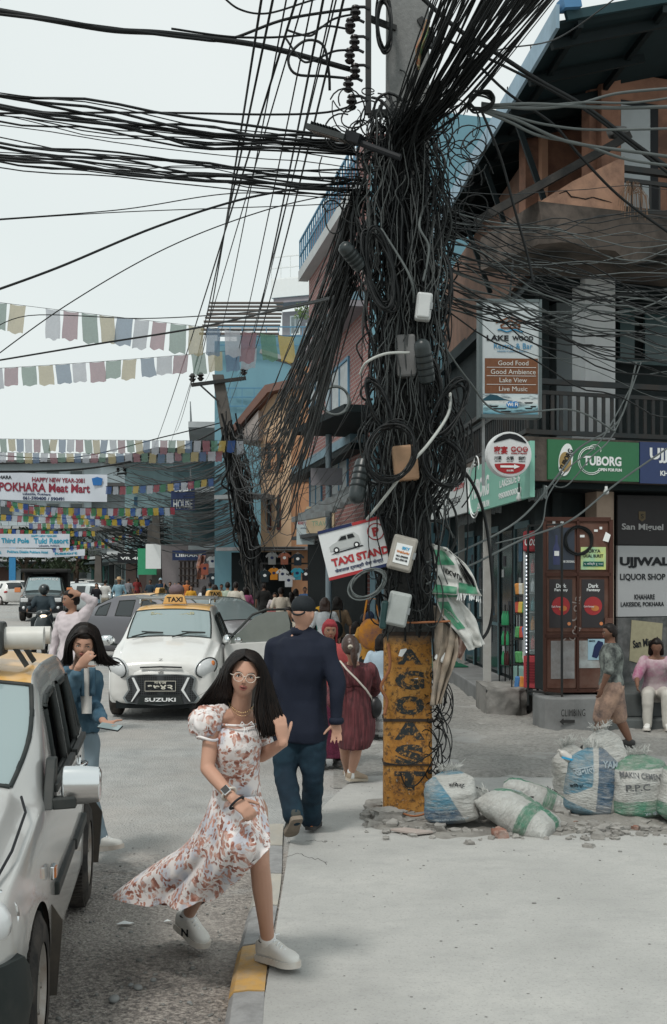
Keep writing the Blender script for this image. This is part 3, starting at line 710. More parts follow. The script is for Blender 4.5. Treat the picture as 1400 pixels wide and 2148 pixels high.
def face(root,c,M,s=1.,glasses=False,lips=LIP,look=0.,open_=0.):
 for sd_ in(-1,1):
  ex=sd_*.40;ec=hp(c,M,ex,.045,s,-.0035*s)
  b=MB();b.sphere(ec,(.0155*s,.006*s,.0072*s),14,8,M);e=b.build('eye',EYEW,root,smooth='all')
  b=MB();b.sphere(hp(c,M,ex+look,.045,s,.0005*s),(.0062*s,.0035*s,.0062*s),12,8,M);b.build('iris',IRIS,e,smooth='all')
  b=MB();b.tube([hp(c,M,ex+sd_*q*.2,.045+.075*(1-q*q)-.012*q*sd_*sd_,s,.0028*s)for q in(-1.1,-.6,0,.6,1.15)],[.001,.0019,.0022,.002,.001],5);b.build('eyelashes',IRIS,e,smooth='all')
  b=MB();b.tube([hp(c,M,sd_*(.2+.46*q),.20+.07*sin(q*2.3)-.03*q,s,.001*s)for q in(0,.3,.6,.85,1)],[.0016*s,.0034*s,.0032*s,.0022*s,.001*s],6,flat=.8);b.build('eyebrow',BROW,root,smooth='all')
 for k,(z,h,w_)in enumerate(((-.40,.0045,.0035),(-.475,.0058,.0045))):
  b=MB();b.tube([hp(c,M,x,z-(-1 if k else 1)*.0-(.03*(1-abs(x)/.24)if k else-.012*(1-abs(abs(x)-.07)/.2))*(1+open_),s,.0016*s)for x in(-.30,-.2,-.09,0,.09,.2,.30)],[.001*s,.0045*s,h*1.25*s,h*1.05*s,h*1.25*s,.0045*s,.001*s],8);b.build('lip',lips,root,smooth='all')
 b=MB();b.tube([hp(c,M,x,-.437,s,.0035*s+.001)for x in(-.2,-.1,0,.1,.2)],[.0008,.0016,.002+open_*.003,.0016,.0008],6);b.build('mouth_line',LIPD,root,smooth='all')
 for sd_ in(-1,1):
  b=MB();b.sphere(hp(c,M,sd_*.075,-.245,s,.002*s),(.0042*s,.003*s,.0025*s),8,6,M);b.build('nostril',LIPD,root,smooth='all')
def torso_rings(J,s,infl=0.,w=1.,top=True,bust=0.):
 pl=(J['hipL']+J['hipR'])/2;nk=J['neck'];up=(nk-pl)
 hx=(J['hipR']-J['hipL']).normalized();sx=(J['shR']-J['shL']).normalized()
 rs=[];n=24
 prof=[(-.18,.10,.085),(-.08,.155,.115),(.03,.168,.12),(.18,.150,.108),(.34,.126,.094),(.5,.135,.10),(.66,.155,.112+bust),(.80,.168,.108),(.90,.16,.09),(.97,.10,.07)]
 if top:prof.append((1.02,.06,.055))
 for t,a,d in prof:
  ax=hx.lerp(sx,max(0,min(1,t))).normalized();c=pl+up*t
  u=up.normalized();ax=(ax-u*ax.dot(u)).normalized();by=u.cross(ax)
  a=(a*w)*s+infl;d=(d*w)*s+infl
  rs.append([c+ax*(a*cos(2*pi*k/n))+by*(d*sin(2*pi*k/n))for k in range(n)])
 return rs
def finger(mb,base,d,nrm,L,r,curl,n=8):
 pts=[base-d*.012*(L/.07),base];a=0;p=base.copy()
 for k,q in enumerate((.45,.3,.25)):
  a+=curl*(.75 if k==0 else 1.);v=(d*cos(a)+nrm*sin(a)).normalized();p=p+v*L*q;pts.append(p.copy())
 mb.capsule(pts,[r*1.05,r,r*.95,r*.88,r*.78],n)
def hand(mb,wr,d,nrm,side,s=1.,curl=.35,spread=.12,thumb=.7):
 """wr wrist, d finger direction, nrm palm normal (fingers curl to it), side = +1 when the thumb lies to d x nrm"""
 d=V(d).normalized();nrm=V(nrm);nrm=(nrm-d*nrm.dot(d)).normalized();sx=d.cross(nrm)*side
 pts=[wr-d*.02*s,wr+d*.02*s,wr+d*.055*s,wr+d*.085*s]
 rs=[]
 for p,(a,t)in zip(pts,((.024,.018),(.031,.0165),(.039,.0145),(.038,.011))):
  rs.append([p+sx*(a*s*cos(2*pi*k/14))+nrm*(t*s*sin(2*pi*k/14))for k in range(14)])
 mb.rings(rs)
 for k,(o,L)in enumerate(((.028,.072),(.0095,.079),(-.009,.074),(-.0265,.058))):
  dd=(d+sx*(o*spread/.03)).normalized()
  finger(mb,wr+d*.083*s+sx*o*s,dd,nrm,L*s,.0088*s,curl*(1+.12*k))
 td=(d*.62+sx*thumb+nrm*.35).normalized()
 mb.capsule([wr+d*.018*s+sx*.02*s,wr+d*.045*s+sx*.043*s+nrm*.01*s,wr+d*.045*s+sx*.043*s+nrm*.01*s+td*.035*s,wr+d*.045*s+sx*.043*s+nrm*.01*s+(td*.06+d*.008)*s],[.015*s,.012*s,.0105*s,.0085*s],8)
def limbs(mb,J,s,infl=0.,which='all',w=1.,upto=1.,legupto=1.):
 for q in 'LR':
  if which in('all','arms'):
   a,e,h=J['sh'+q],J['el'+q],J['wr'+q]
   if upto<=.5:e2=a.lerp(e,upto*2);mb.capsule([a,e2],[(.052*w)*s+infl,(.045*w)*s+infl],12)
   else:
    h2=e.lerp(h,upto*2-1)
    mb.capsule([a,a.lerp(e,.5),e],[(.05*w)*s+infl,(.043*w)*s+infl,(.036*w)*s+infl],12)
    k=upto*2-1;mb.capsule([e,e.lerp(h2,.3),h2],[(.036*w)*s+infl,(.037*w)*s+infl,(.037*(1-k)+.025*k)*s+infl],12)
  if which in('all','legs'):
   a,k_,f=J['hip'+q],J['kn'+q],J['an'+q]
   mb.capsule([a,a.lerp(k_,.5),k_],[(.088*w)*s+infl,(.074*w)*s+infl,(.053*w)*s+infl],14)
   f2=k_.lerp(f,legupto)
   mb.capsule([k_,k_.lerp(f2,.3),k_.lerp(f2,.7),f2],[(.052*w)*s+infl,(.054*w)*s+infl,(.042*w)*s+infl,(.035+.01*(1-legupto))*s+infl],14)
def body(J,s,mt,root,vox=.012,hands=True,w=1.,hk=None,feet=True,sm=3,hs=None,lw=None):
 mb=MB();hd=J['head'];M=frame(J['fw'],J.get('hup',V((0,0,1))));hs=hs or s
 if vox<.014:headmesh(mb,hd,M,hs)
 else:headmesh(mb,hd,M,hs,20,14)
 mb.capsule([J['neck']-V((0,0,.03*s)),hd+M@V((0,-.018*s,-.05*s))],[.050*s,.046*s],14)
 mb.rings(torso_rings(J,s,-.004,w));limbs(mb,J,s,w=lw or w)
 for q in 'LR':
  mb.capsule([J['sh'+q],J['neck']-V((0,0,.02*s))],[.045*s,.04*s],10)
  if hands:
   h=(J.get('ha'+q)or{});d=h.get('d')or(J['wr'+q]-J['el'+q]);nr=h.get('n')or(M@V((1 if q=='L' else-1,.25,0)))
   hand(mb,J['wr'+q],d,nr,h.get('side',1 if q=='R' else-1),s*h.get('k',1),h.get('curl',.3),h.get('sp',.1),h.get('th',.7))
  if feet:mb.capsule([J['an'+q]-V((0,0,.02*s)),J['to'+q]],[.032*s,.022*s],10)
 return remesh(mb,'body',mt,root,vox,sm)
def shoe(J,q,s,mt,sole,root,lace=False,k=1.):
 a,t=J['an'+q],J['to'+q];d=(t-a);up=J.get('fup'+q)or V((0,0,1));heel=a-up*.075*s*k
 d=(t-heel);d=(d-up*d.dot(up)*.0).normalized();r=d.cross(up).normalized();up=r.cross(d)
 L=.27*s*k;b=MB();rs=[];n=16
 prof=[(-.055,.022,.06),(-.045,.034,.085),(0,.037,.10),(.06,.037,.09),(.11,.041,.065),(.16,.045,.052),(.19,.038,.043),(.206,.024,.034),(.213,.01,.026)]
 for x,w_,h in prof:
  x*=s*k;w_*=s*k;h*=s*k;c=heel+d*x
  rs.append([c+r*(w_*max(-1,min(1,1.25*cos(2*pi*j/n))))+up*(h*.5+h*.5*sin(2*pi*j/n)*1.0+.012)for j in range(n)])
 b.rings(rs);o=b.build('shoe',mt,root,smooth='all')
 b=MB();rs=[]
 for x,w_,h in prof:
  x=x*1.03*s*k;w_=w_*s*k*1.12+.002;c=heel+d*x;tt=.024*s*k
  rs.append([c+r*w_-up*.004,c+r*w_+up*tt,c-r*w_+up*tt,c-r*w_-up*.004])
 b.rings(rs);b.build('sole',sole,o,smooth=True)
 if lace:
  b=MB()
  for j in range(5):
   x=(.03+.022*j)*s*k;h=(.108-.011*j)*s*k;c=heel+d*x+up*h
   b.tube([c-r*.024*s+up*(-.01),c+up*.004,c+r*.024*s-up*.008],.0048,5);b.tube([c-r*.02*s-up*.006,c+up*.007+d*.02*s,c+r*.02*s-up*.006+d*.022*s],.0042,5)
  b.tube([heel+d*.05*s*k+up*.12*s*k+r*x_*s for x_ in(-.04,-.015,0,.02,.045)],.0035,5);b.build('laces',WHITE,o,smooth='all')
 return o
def rebase(root,base):
 base=V(base);root.location=base
 for c in root.children_recursive:
  if c.type=='MESH':c.data.transform(Matrix.Translation(-base))
def skullcap(mb,c,M,s,grow=.012,front=.62,nu=28,nv=18):
 rs=[]
 for i in range(1,nv):
  th=pi*i/nv
  row=[]
  for k in range(nu):
   d=V((sin(th)*cos(2*pi*k/nu),sin(th)*sin(2*pi*k/nu),cos(th)))
   lim=front if d.y>.55 else(front-(.55-d.y)*1.35 if d.y>-.3 else-.55)
   p=V((d.x*.074,d.y*.093,d.z*.112));g=grow if d.z>lim else grow-.035*min(1,(lim-d.z)*4)
   row.append(c+M@((p+d*g)*s))
  rs.append(row)
 mb.rings(rs)
def hair(root,J,s,kind,mt=None,vox=.012):
 c=J['head'];M=frame(J['fw'],J.get('hup',V((0,0,1))));mt=mt or HAIR;mb=MB()
 if kind in('short','long','pony','bob'):
  skullcap(mb,c,M,s,.012 if kind=='short' else.016)
  if kind=='long':
   for x in(-.06,-.03,0,.03,.06):mb.capsule([c+M@(V((x,-.05,.02))*s),c+M@(V((x*1.25,-.085,-.14))*s),c+M@(V((x*1.3,-.09,-.32))*s)],[.035*s,.038*s,.022*s],8)
  if kind=='bob':
   for x in(-.07,-.04,0,.04,.07):mb.capsule([c+M@(V((x,-.05,.02))*s),c+M@(V((x*1.2,-.06,-.14))*s)],[.035*s,.03*s],8)
  if kind=='pony':
   mb.capsule([c+M@(V((0,-.095,.03))*s),c+M@(V((0,-.125,-.03))*s),c+M@(V((0.005,-.11,-.13))*s),c+M@(V((.01,-.09,-.21))*s)],[.022*s,.034*s,.036*s,.012*s],10)
  return remesh(mb,'hair',mt,root,vox,2,.003,40)
 if kind=='cap':
  skullcap(mb,c,M,s,.014);o=remesh(mb,'cap',mt,root,vox,2)
  b=MB();b.grid(lambda u,v:c+M@(V(((u-.5)*.13,.075+.075*v*(1-(2*u-1)**2*.5),.05-.012*v+.012*(1-(2*u-1)**2)))*s),8,4);b.build('cap_peak',mt,o,smooth='all');return o
 if kind=='helmet':mb.sphere(c+V((0,0,.015)),(.13*s,.14*s,.135*s),16,12);return mb.build('helmet',mt,root,smooth='all')
 if kind=='hat':
  b=MB();b.lathe([(.17*s,.0),(.165*s,.012),(.085*s,.02),(.08*s,.09),(.05*s,.11),(.001,.112)],c+V((0,0,.05*s)),'Z',18);return b.build('hat',mt,root,smooth=True)
 if kind=='scarf':
  skullcap(mb,c,M,s,.022);mb.capsule([c+M@(V((-.075,.0,-.02))*s),c+M@(V((-.08,-.03,-.14))*s)],[.02,.015],8);mb.capsule([c+M@(V((.0,-.05,.09))*s),c+M@(V((.0,-.07,.07))*s)],[.045*s,.04*s],8)
  return remesh(mb,'head_scarf',mt,root,vox,2,.006,30)
def fk(x,y,yaw,H=1.65,z0=0.,step=0.,arms=(0.,0.),elbow=(.25,.25),lean=0.,look=0.,out=.12,sit=0.):
 """a standing or walking figure; yaw 0 faces away from the camera, 180 towards it"""
 s=H/1.68;Ry=Matrix.Rotation(R(yaw),3,'Z');o=V((x,y,z0));J={}
 T=lambda a,b,c:o+Ry@(V((a,b,c))*s)
 ph=.86 if not sit else sit
 J['hipL'],J['hipR']=T(-.085,0,ph),T(.085,0,ph)
 nz=ph+.57*cos(lean);ny=.57*sin(lean)
 J['neck']=T(0,ny-.0,nz);J['shL'],J['shR']=T(-.165,ny,nz-.055),T(.165,ny,nz-.055)
 J['head']=T(0,ny+.02+.08*sin(lean),nz+.155*cos(lean*.6));J['fw']=Ry@Matrix.Rotation(R(look),3,'Z')@V((0,1,-.12-lean*.6))
 for q,sg,k in(('L',-1,1),('R',1,-1)):
  st=step*k
  if sit:
   kn=T(sg*.13,.42,ph+.02);an=T(sg*.13,.40,.09)
  else:
   kn=T(sg*.09,st*.22+.02,.47);an=T(sg*.085,st*.38-(.05 if st<0 else 0),.09+(.05 if st<-.3 else 0))
  J['kn'+q],J['an'+q]=kn,an;J['to'+q]=an+(Ry@V((sg*.02,.13,-.055)))*s
  i=0 if q=='L' else 1;a,e=arms[i],elbow[i]
  el=J['sh'+q]+(Ry@V((sg*out*.9,.27*sin(a),-.27*cos(a))))*s
  J['el'+q]=el;J['wr'+q]=el+(Ry@V((-sg*.02+sg*out*.2,.25*sin(a+e),-.25*cos(a+e))))*s
 return J,s
def dress_skirt(J,s,z1,flare=.05,n=24,infl=.02):
 pl=(J['hipL']+J['hipR'])/2;hx=(J['hipR']-J['hipL']).normalized();by=V((0,0,1)).cross(hx);rs=[]
 for t in range(8):
  u=t/7;z=pl.z+.12*s-(pl.z+.12*s-z1)*u;a=(.135+.05*min(1,u*4)+flare*u)*s+infl;d=(.1+.04*min(1,u*4)+flare*.9*u)*s+infl
  rs.append([V((pl.x,pl.y,z))+hx*(a*cos(2*pi*k/n))*(1+.05*u*sin(k*2.6))+by*(d*sin(2*pi*k/n))*(1+.06*u*cos(k*2.1))for k in range(n)])
 return rs
def walker(label,px,d,headpy=None,yaw=0,H=1.65,skin_=SKINM,hairk='short',hairc=None,top=(.3,.3,.3),bottom=(.03,.03,.04),skirt=None,sleeve=.4,group=None,vox=.02,z0=0.,feat=False,shoec=(.05,.05,.05),legs=.95,bag=None,fat=1.,linf=.012,**k):
 x=(px-700)*d/FL
 if headpy is not None:H=(CH-(headpy-HZ)*d/FL)-z0
 J,s=fk(x,d,yaw,H,z0,**k)
 root=thing('person',label,'person',group=group)
 body(J,s,skin_,root,vox,w=fat)
 hair(root,J,s,hairk,hairc if hairc else HAIR,vox)
 tm=mat('cloth_%02d%02d%02d'%tuple(int(c*99)for c in top),top,.85,var=.12,scale=14)if not isinstance(top,bpy.types.Material)else top
 mb=MB();mb.rings([[p for p in r]for r in torso_rings(J,s,.014,fat,top=True)][2 if not skirt else 1:]);limbs(mb,J,s,.012,'arms',fat,sleeve)
 if skirt=='dress':mb.rings(dress_skirt(J,s,z0+.3*s))
 remesh(mb,'dress' if skirt=='dress' else 'shirt',tm,root,vox,2,.006,9)
 if skirt!='dress':
  bmt=mat('cloth_%02d%02d%02d'%tuple(int(c*99)for c in bottom),bottom,.85,var=.15,scale=14)if not isinstance(bottom,bpy.types.Material)else bottom
  mb=MB()
  if skirt:mb.rings(dress_skirt(J,s,z0+.12*s))
  else:mb.rings(torso_rings(J,s,.008,fat,top=False)[:4]);limbs(mb,J,s,linf,'legs',fat,legupto=legs)
  remesh(mb,'skirt' if skirt else 'trousers',bmt,root,vox,2,.006,9)
 sm_=mat('shoe_%02d'%int(shoec[0]*99),shoec,.6)
 for q in 'LR':shoe(J,q,s,sm_,sm_,root)
 if feat:
  M=frame(J['fw']);face(root,J['head'],M,s)
 if bag:bag(J,s,root)
 rebase(root,(x,d,z0));return root,J,s
# ------------------------------------------------------------ the girl in the floral dress
m,nt,b=nodes('floral_fabric');co=coords(nt)
wob=N(nt,'ShaderNodeTexNoise',{'Vector':co,'Scale':9.,'Detail':3.})
off=N(nt,'ShaderNodeVectorMath',{0:wob.outputs[1],1:(.09,.09,.09)},operation='MULTIPLY')
cv=N(nt,'ShaderNodeVectorMath',{0:co,1:off.outputs[0]},operation='ADD').outputs[0]
def leafy(scale,offs,stops,st=(1,1,.6)):
 mp2=N(nt,'ShaderNodeMapping',{0:cv,'Location':offs,'Scale':st})
 v_=N(nt,'ShaderNodeTexVoronoi',{'Vector':mp2.outputs[0],'Scale':scale,'Randomness':1.});return ramp(nt,v_.outputs['Distance'],stops),v_
c=rgba((.74,.70,.69))
a1,_=leafy(9,(3,1,2),[(.3,g4(.8)),(.5,g4(0))],(1,1,.8));c=mixc(nt,a1,c,(.47,.49,.56,1))
msk=ramp(nt,noi(nt,co,11,2),[(.38,g4(0)),(.45,g4(1))])
tone=ramp(nt,noi(nt,cv,30,3),[(.38,(.24,.09,.065,1)),(.5,(.46,.22,.165,1)),(.66,(.64,.44,.38,1))])
for sc_,of,st_ in((21,(0,7,1),(1.6,1.3,.75)),(24,(4,2,6),(.75,1.2,1.7)),(33,(9,1,3),(1.3,1.1,.9))):
 a2,v2=leafy(sc_,of,[(.33,g4(1)),(.38,g4(0))],st_);c=mixc(nt,N(nt,'ShaderNodeMath',{0:a2,1:msk},operation='MULTIPLY').outputs[0],c,tone)
wv=ramp(nt,noi(nt,cv,13,2),[(.485,g4(0)),(.5,g4(.7)),(.515,g4(0))]);c=mixc(nt,N(nt,'ShaderNodeMath',{0:wv,1:msk},operation='MULTIPLY').outputs[0],c,(.3,.27,.27,1))
nt.links.new(c,b.inputs['Base Color']);b.inputs['Roughness'].default_value=.8
bump(nt,b,noi(nt,co,20,4),.25,.01);FLORAL=m
J={}
J['head']=P(514,1417,5.13);J['neck']=P(503,1490,5.22)
J['shR']=P(449,1508,5.18);J['shL']=P(549,1512,5.32)
J['elR']=P(435,1612,5.10);J['wrR']=P(489,1675,4.95)
J['elL']=P(549,1585,5.32);J['wrL']=P(594,1558,5.12)
J['hipR']=P(470,1695,5.42);J['hipL']=P(528,1700,5.42)
J['knL']=P(545,1812,5.22);J['anL']=P(563,1980,5.60);J['toL']=P(608,2026,5.47)
J['knR']=P(440,1822,5.72);J['anR']=P(393,1925,6.14);J['toR']=P(425,1984,6.0)
J['fw']=V((.06,-1,-.06));J['hup']=V((.13,0,1))
J['haR']=dict(d=P(538,1716,4.90)-J['wrR'],n=V((-.35,.75,-.6)),curl=.62,side=1,k=1.0)
J['haL']=dict(d=V((-.1,.1,.9)),n=V((-.6,.75,.1)),curl=.42,side=-1,sp=.2,k=1.0,th=.7)
s=.93;hs=.87
root=thing('person','young woman in a white and rust floral dress striding over the kerb','person')
mbh=body(J,s,SKIN,root,.0052,w=.8,lw=.95,sm=4,feet=False,hs=hs)
M=frame(J['fw'],J['hup']);hc=J['head']
face(root,hc,M,hs,open_=.6)
GF=mat('clear_frame',(.72,.66,.58),.15,coat=1.)
for sd_ in(-1,1):
 ec=hc+M@(V((sd_*.031,.098,.004))*hs)
 b=MB();b.tube([ec+M@(V((.025*cos(a),-.006*cos(a)*sd_,.0225*sin(a)))*hs)for a in[2*pi*k/28 for k in range(29)]],.0012,6)
 b.tube([ec+M@(V((sd_*.025,.002,.006))*hs),hc+M@(V((sd_*.076,.06,.01))*hs),hc+M@(V((sd_*.078,0,.008))*hs)],.0015,5)
 if sd_==1:b.tube([hc+M@(V((x,.099+.003*(1-abs(x)/.007),.006+.002))*hs)for x in(-.007,0,.007)],.0018,6)
 o=b.build('glasses',GF,root,smooth='all')
 b=MB();b.sphere(hc+M@(V((sd_*.078,.0,-.048))*hs),(.004,.004,.007),8,6);b.build('earring',CHROME,root,smooth='all')
# ---- bodice and puff sleeves
ax=(J['shR']-J['shL']).normalized();pl=(J['hipL']+J['hipR'])/2;up=(J['neck']-pl).normalized();by=up.cross(ax)
if by.y>0:by=-by
def ring(px0,px1,py,d,depth,tilt=0.,n=40,rip=0.,rf=9):
 a,c_=P(px0,py,d),P(px1,py+tilt,d);ce=(a+c_)/2;hw=(c_-a)/2;q=[]
 for k in range(n):
  t=2*pi*k/n;r_=1+rip*sin(t*rf+px0*.1)
  q.append(ce+hw*cos(t)*r_+V((0,-1,0))*(depth*sin(t)*r_))
 return q
mb=MB()
mb.rings([ring(456,541,1522,5.21,.10,4),ring(449,548,1536,5.2,.120,4),ring(447,549,1563,5.2,.125,2),ring(448,545,1595,5.23,.115),ring(451,544,1630,5.27,.108),ring(446,548,1665,5.31,.12),ring(440,555,1700,5.34,.135),ring(438,556,1730,5.36,.14)])
remesh(mb,'bodice',FLORAL,root,.008,3,.004,16,(1,1,.5))
mb=MB();mb.sphere(P(432,1514,5.15),(.074,.075,.072),24,16,Matrix.Rotation(R(-30),3,'Y'));mb.capsule([P(470,1488,5.2),P(450,1500,5.17),P(430,1520,5.15)],[.022,.055,.07],14)
remesh(mb,'puff_sleeve',FLORAL,root,.007,2,.011,24,(1.6,1.6,.5))
b=MB();c0=P(437,1547,5.13);b.tube([c0+V((.049*cos(a),.049*sin(a),.008*sin(a*2)))for a in[2*pi*k/24 for k in range(25)]],.0065,8);b.build('sleeve_cuff',FLORAL,root,smooth='all')
mb=MB();mb.sphere(P(547,1540,5.33),(.052,.07,.10),20,14);mb.capsule([P(534,1500,5.26),P(545,1520,5.3)],[.02,.04],10);remesh(mb,'puff_sleeve',FLORAL,root,.007,2,.006,26)
b=MB();b.tube([P(x,1519+3*sin((x-460)/80*pi),5.2-.11*sin(max(.1,(x-450)/96)*pi))for x in range(460,541,8)],.0055,6);b.build('neckline',FLORAL,root,smooth='all')
b=MB()
for k in range(2):b.tube([P(515+3*k,1522,5.07),P(508+20*k,1514,5.06),P(503+32*k,1523,5.06),P(514+4*k,1526,5.06),P(511+10*k,1543,5.06),P(507+18*k,1556,5.06)],.0022,5)
b.build('tie',WHITE,root,smooth='all')
# ---- the skirt: blown out to the left, slit over the leading knee.  rows of control points from waist to hem
rows=[
[(549,1668,5.30),(520,1672,5.17),(490,1672,5.15),(462,1668,5.2),(447,1664,5.33),(462,1664,5.46),(500,1664,5.5),(538,1666,5.44)],
[(560,1725,5.26),(528,1728,5.06),(488,1730,5.06),(448,1726,5.16),(424,1720,5.36),(440,1722,5.56),(492,1724,5.62),(545,1724,5.5)],
[(562,1762,5.14),(535,1772,4.98),(486,1782,5.02),(430,1782,5.18),(388,1772,5.44),(410,1776,5.72),(475,1776,5.78),(545,1764,5.56)],
[(560,1782,5.03),(520,1815,5.04),(462,1832,5.12),(388,1830,5.3),(328,1812,5.55),(350,1815,5.86),(430,1822,5.95),(505,1800,5.66)],
[(540,1800,5.04),(498,1848,5.16),(428,1872,5.24),(345,1868,5.42),(268,1852,5.64),(300,1852,5.95),(395,1858,6.05),(470,1850,5.78)],
[(520,1815,5.06),(472,1868,5.22),(405,1900,5.28),(318,1900,5.46),(235,1884,5.70),(268,1880,6.0),(372,1900,6.1),(430,1895,5.9)]]
rows=[[P(*p)for p in r]for r in rows]
def cr(p0,p1,p2,p3,t):return.5*((2*p1)+(p2-p0)*t+(2*p0-5*p1+4*p2-p3)*t*t+(3*p1-p0-3*p2+p3)*t*t*t)
def crl(L,u,closed=False):
 n=len(L)
 if closed:i=int(u*n)%n;t=u*n-int(u*n);return cr(L[(i-1)%n],L[i],L[(i+1)%n],L[(i+2)%n],t)
 k=u*(n-1);i=min(int(k),n-2);t=k-i;return cr(L[max(i-1,0)],L[i],L[i+1],L[min(i+2,n-1)],t)
def skirt(u,v):
 L=[crl([r[k]for r in rows],v)for k in range(8)]
 p=crl(L,u%1.,True)
 f=(.004+.022*v)*sin(u*2*pi*7+v*2.5+sin(v*5))+.012*v*sin(u*2*pi*15+v*4)
 c_=sum(L,V())/8;n_=(p-c_).normalized()
 return p+n_*f+V((0,0,.008*sin(u*60)*v**3))
mb=MB();mb.grid(skirt,150,60)
o=mb.build('skirt',FLORAL,root,smooth='all',fix=False)
# ---- necklaces, watch, hair tie, socks, shoes
for k,(dy,dx,rr)in enumerate(((34,24,.0016),(48,27,.0012))):
 b=MB();pts=[]
 for i in range(25):
  t=-1+2*i/24;x=506+dx*t*1.1+3;y=1474+dy*(1-t*t)**.8*.62+k*-2;
  pts.append(P(x,y,5.225-.075*sqrt(max(0,1-(t*.93)**2))-.03*(y-1474)/25))
 b.tube(pts,rr,5)
 if k==0:
  for p in pts[3:-3:2]:b.sphere(p+V((0,-.002,0)),.0038,8,6)
 b.build('necklace',mat('gold',(.65,.45,.25),.3,.8),root,smooth='all')
wd=(J['wrR']-J['elR']).normalized();wr=frame(wd,V((0,-1,.3)))
b=MB();wc=J['wrR']-wd*.035;b.tube([wc+wr@V((.0315*cos(a),0,.0275*sin(a)))for a in[2*pi*k/20 for k in range(21)]],.006,6,flat=1.6);b.build('watch_strap',mat('cream_strap',(.6,.56,.5),.6),root,smooth='all')
b=MB();b.box(wc+wr@V((0,0,.032)),(.036,.042,.011),M=wr);o=b.build('watch',CHROME,root,bevel=.004);b=MB();b.box(wc+wr@V((0,0,.0385)),(.03,.036,.002),M=wr);b.build('watch_screen',IRIS,o)
b=MB();wc=J['wrR']+wd*.03;b.tube([wc+wr@V((.036*cos(a),.006*sin(a),.022*sin(a)-.002))for a in[2*pi*k/20 for k in range(21)]],.0055,8);b.build('hair_tie',INK,root,smooth='all')
SNK=mat('sneaker_leather',(.72,.71,.68),.5,var=.06,dirt=(.5,.47,.42),dirtamt=.4,scale=9);SOL=mat('sneaker_sole',(.62,.6,.56),.6,dirt=(.45,.33,.25),dirtamt=.6,scale=10);SOCK=mat('white_sock',(.7,.7,.7),.9)
J['fupL']=V((.05,0,1));J['fupR']=V((.25,-.25,1)).normalized()
for q in 'LR':
 o=shoe(J,q,s,SNK,SOL,root,True,1.13)
 b=MB();a=J['an'+q];dd=(J['kn'+q]-a).normalized();b.capsule([a-dd*.04,a+dd*.02,a+dd*.05],[.043,.041,.041],14);b.build('sock',SOCK,root,smooth='all')
 b=MB();b.tube([a+dd*.03+V((.043*cos(t),.043*sin(t),0))for t in[2*pi*k/16 for k in range(17)]],.004,5);b.build('sock_stripe',INK,root)
d_=(J['toR']-J['anR']).normalized();b=MB();lc=P(390,1951,6.03)
put_text(b,'N',0,0,.035,.04,y=0,bold=.04,M=lambda p:lc+V((p.x+.0,-.045+p.x*.2,p.z-.3*p.x)));b.build('lettering',INK,root,fix=False)
# ---- long dark hair: a scalp cap plus many strands following hand-placed guides
mb=MB();skullcap(mb,hc,M,hs,.011,front=.8)
bc=hc+M@V((0,-.05,-.02))
mb.capsule([bc,P(505,1455,5.27),P(500,1500,5.33),P(515,1530,5.36)],[.07,.07,.06,.03],14)
remesh(mb,'hair_cap',HAIR,root,.008,2)
H_=lambda x,y,z:hc+M@(V((x,y,z))*hs)
pp=lambda L:[P(*q)for q in L]
GI={1:pp([(516,1376,5.07),(533,1389,5.05),(545,1410,5.08),(544,1440,5.09),(538,1475,5.08),(540,1508,5.07),(546,1535,5.07),(552,1552,5.08)]),
-1:pp([(513,1376,5.07),(496,1388,5.05),(483,1407,5.07),(482,1432,5.1),(484,1455,5.15),(479,1469,5.22),(471,1480,5.28),(462,1490,5.31)])}
GO={1:pp([(516,1362,5.16),(538,1369,5.17),(553,1390,5.17),(565,1426,5.17),(576,1465,5.18),(586,1495,5.18),(593,1516,5.17),(579,1542,5.15)]),
-1:pp([(514,1362,5.16),(493,1367,5.17),(474,1390,5.17),(457,1424,5.19),(442,1447,5.22),(430,1463,5.26),(419,1477,5.3),(402,1492,5.33)])}
b=MB()
for side in(1,-1):
 for i in range(950):
  u=random.random()**.8;g=[p.lerp(q,u)for p,q in zip(GI[side],GO[side])];j=V((RN(-1,1),RN(-1,1),RN(-.6,.6)));L=RN(.8,1.)
  pts=[];ph=RN(0,6);bul=sin(u*pi)*.007
  for k in range(16):
   t=min(k/15*L,1.);p=crl(g,t)
   pts.append(p+j*(.0025+.014*t**1.5)+V((sin(t*7+ph),cos(t*6+ph),0))*.005*t+V((side*.1,-1,.1))*bul*sin(min(1,t*1.6)*pi))
  b.tube(pts,[.0032]*10+[.003,.0028,.0024,.002,.0014,.0006],3,cap=False)
b.build('hair_strands',HAIR,root,smooth='all',fix=False)
b=MB()
for i in range(70):
 side=random.choice((1,-1));u=RN(.5,1);g=[p.lerp(q,u)for p,q in zip(GI[side],GO[side])];k0=random.choice((2,3,4));d_=V((side*RN(.2,1),RN(-.5,.5),RN(-.3,.5)))*RN(.01,.05)
 b.tube([g[min(k0+j//2,7)].lerp(g[min(k0+1+j//2,7)],.5*(j%2))+d_*(j/5)**1.6 for j in range(6)],.0007,3,cap=False)
b.build('flyaway_hair',HAIR,root,fix=False)
rebase(root,(P(545,2030,5.4).x,5.4,0))
# ------------------------------------------------------------ the other people close by
def figure(label,J,s,sk,base,vox=.009,w=1.,hs=None,**k):
 root=thing('person',label,'person');body(J,s,sk,root,vox,w=w,feet=False,hs=hs,**k);return root
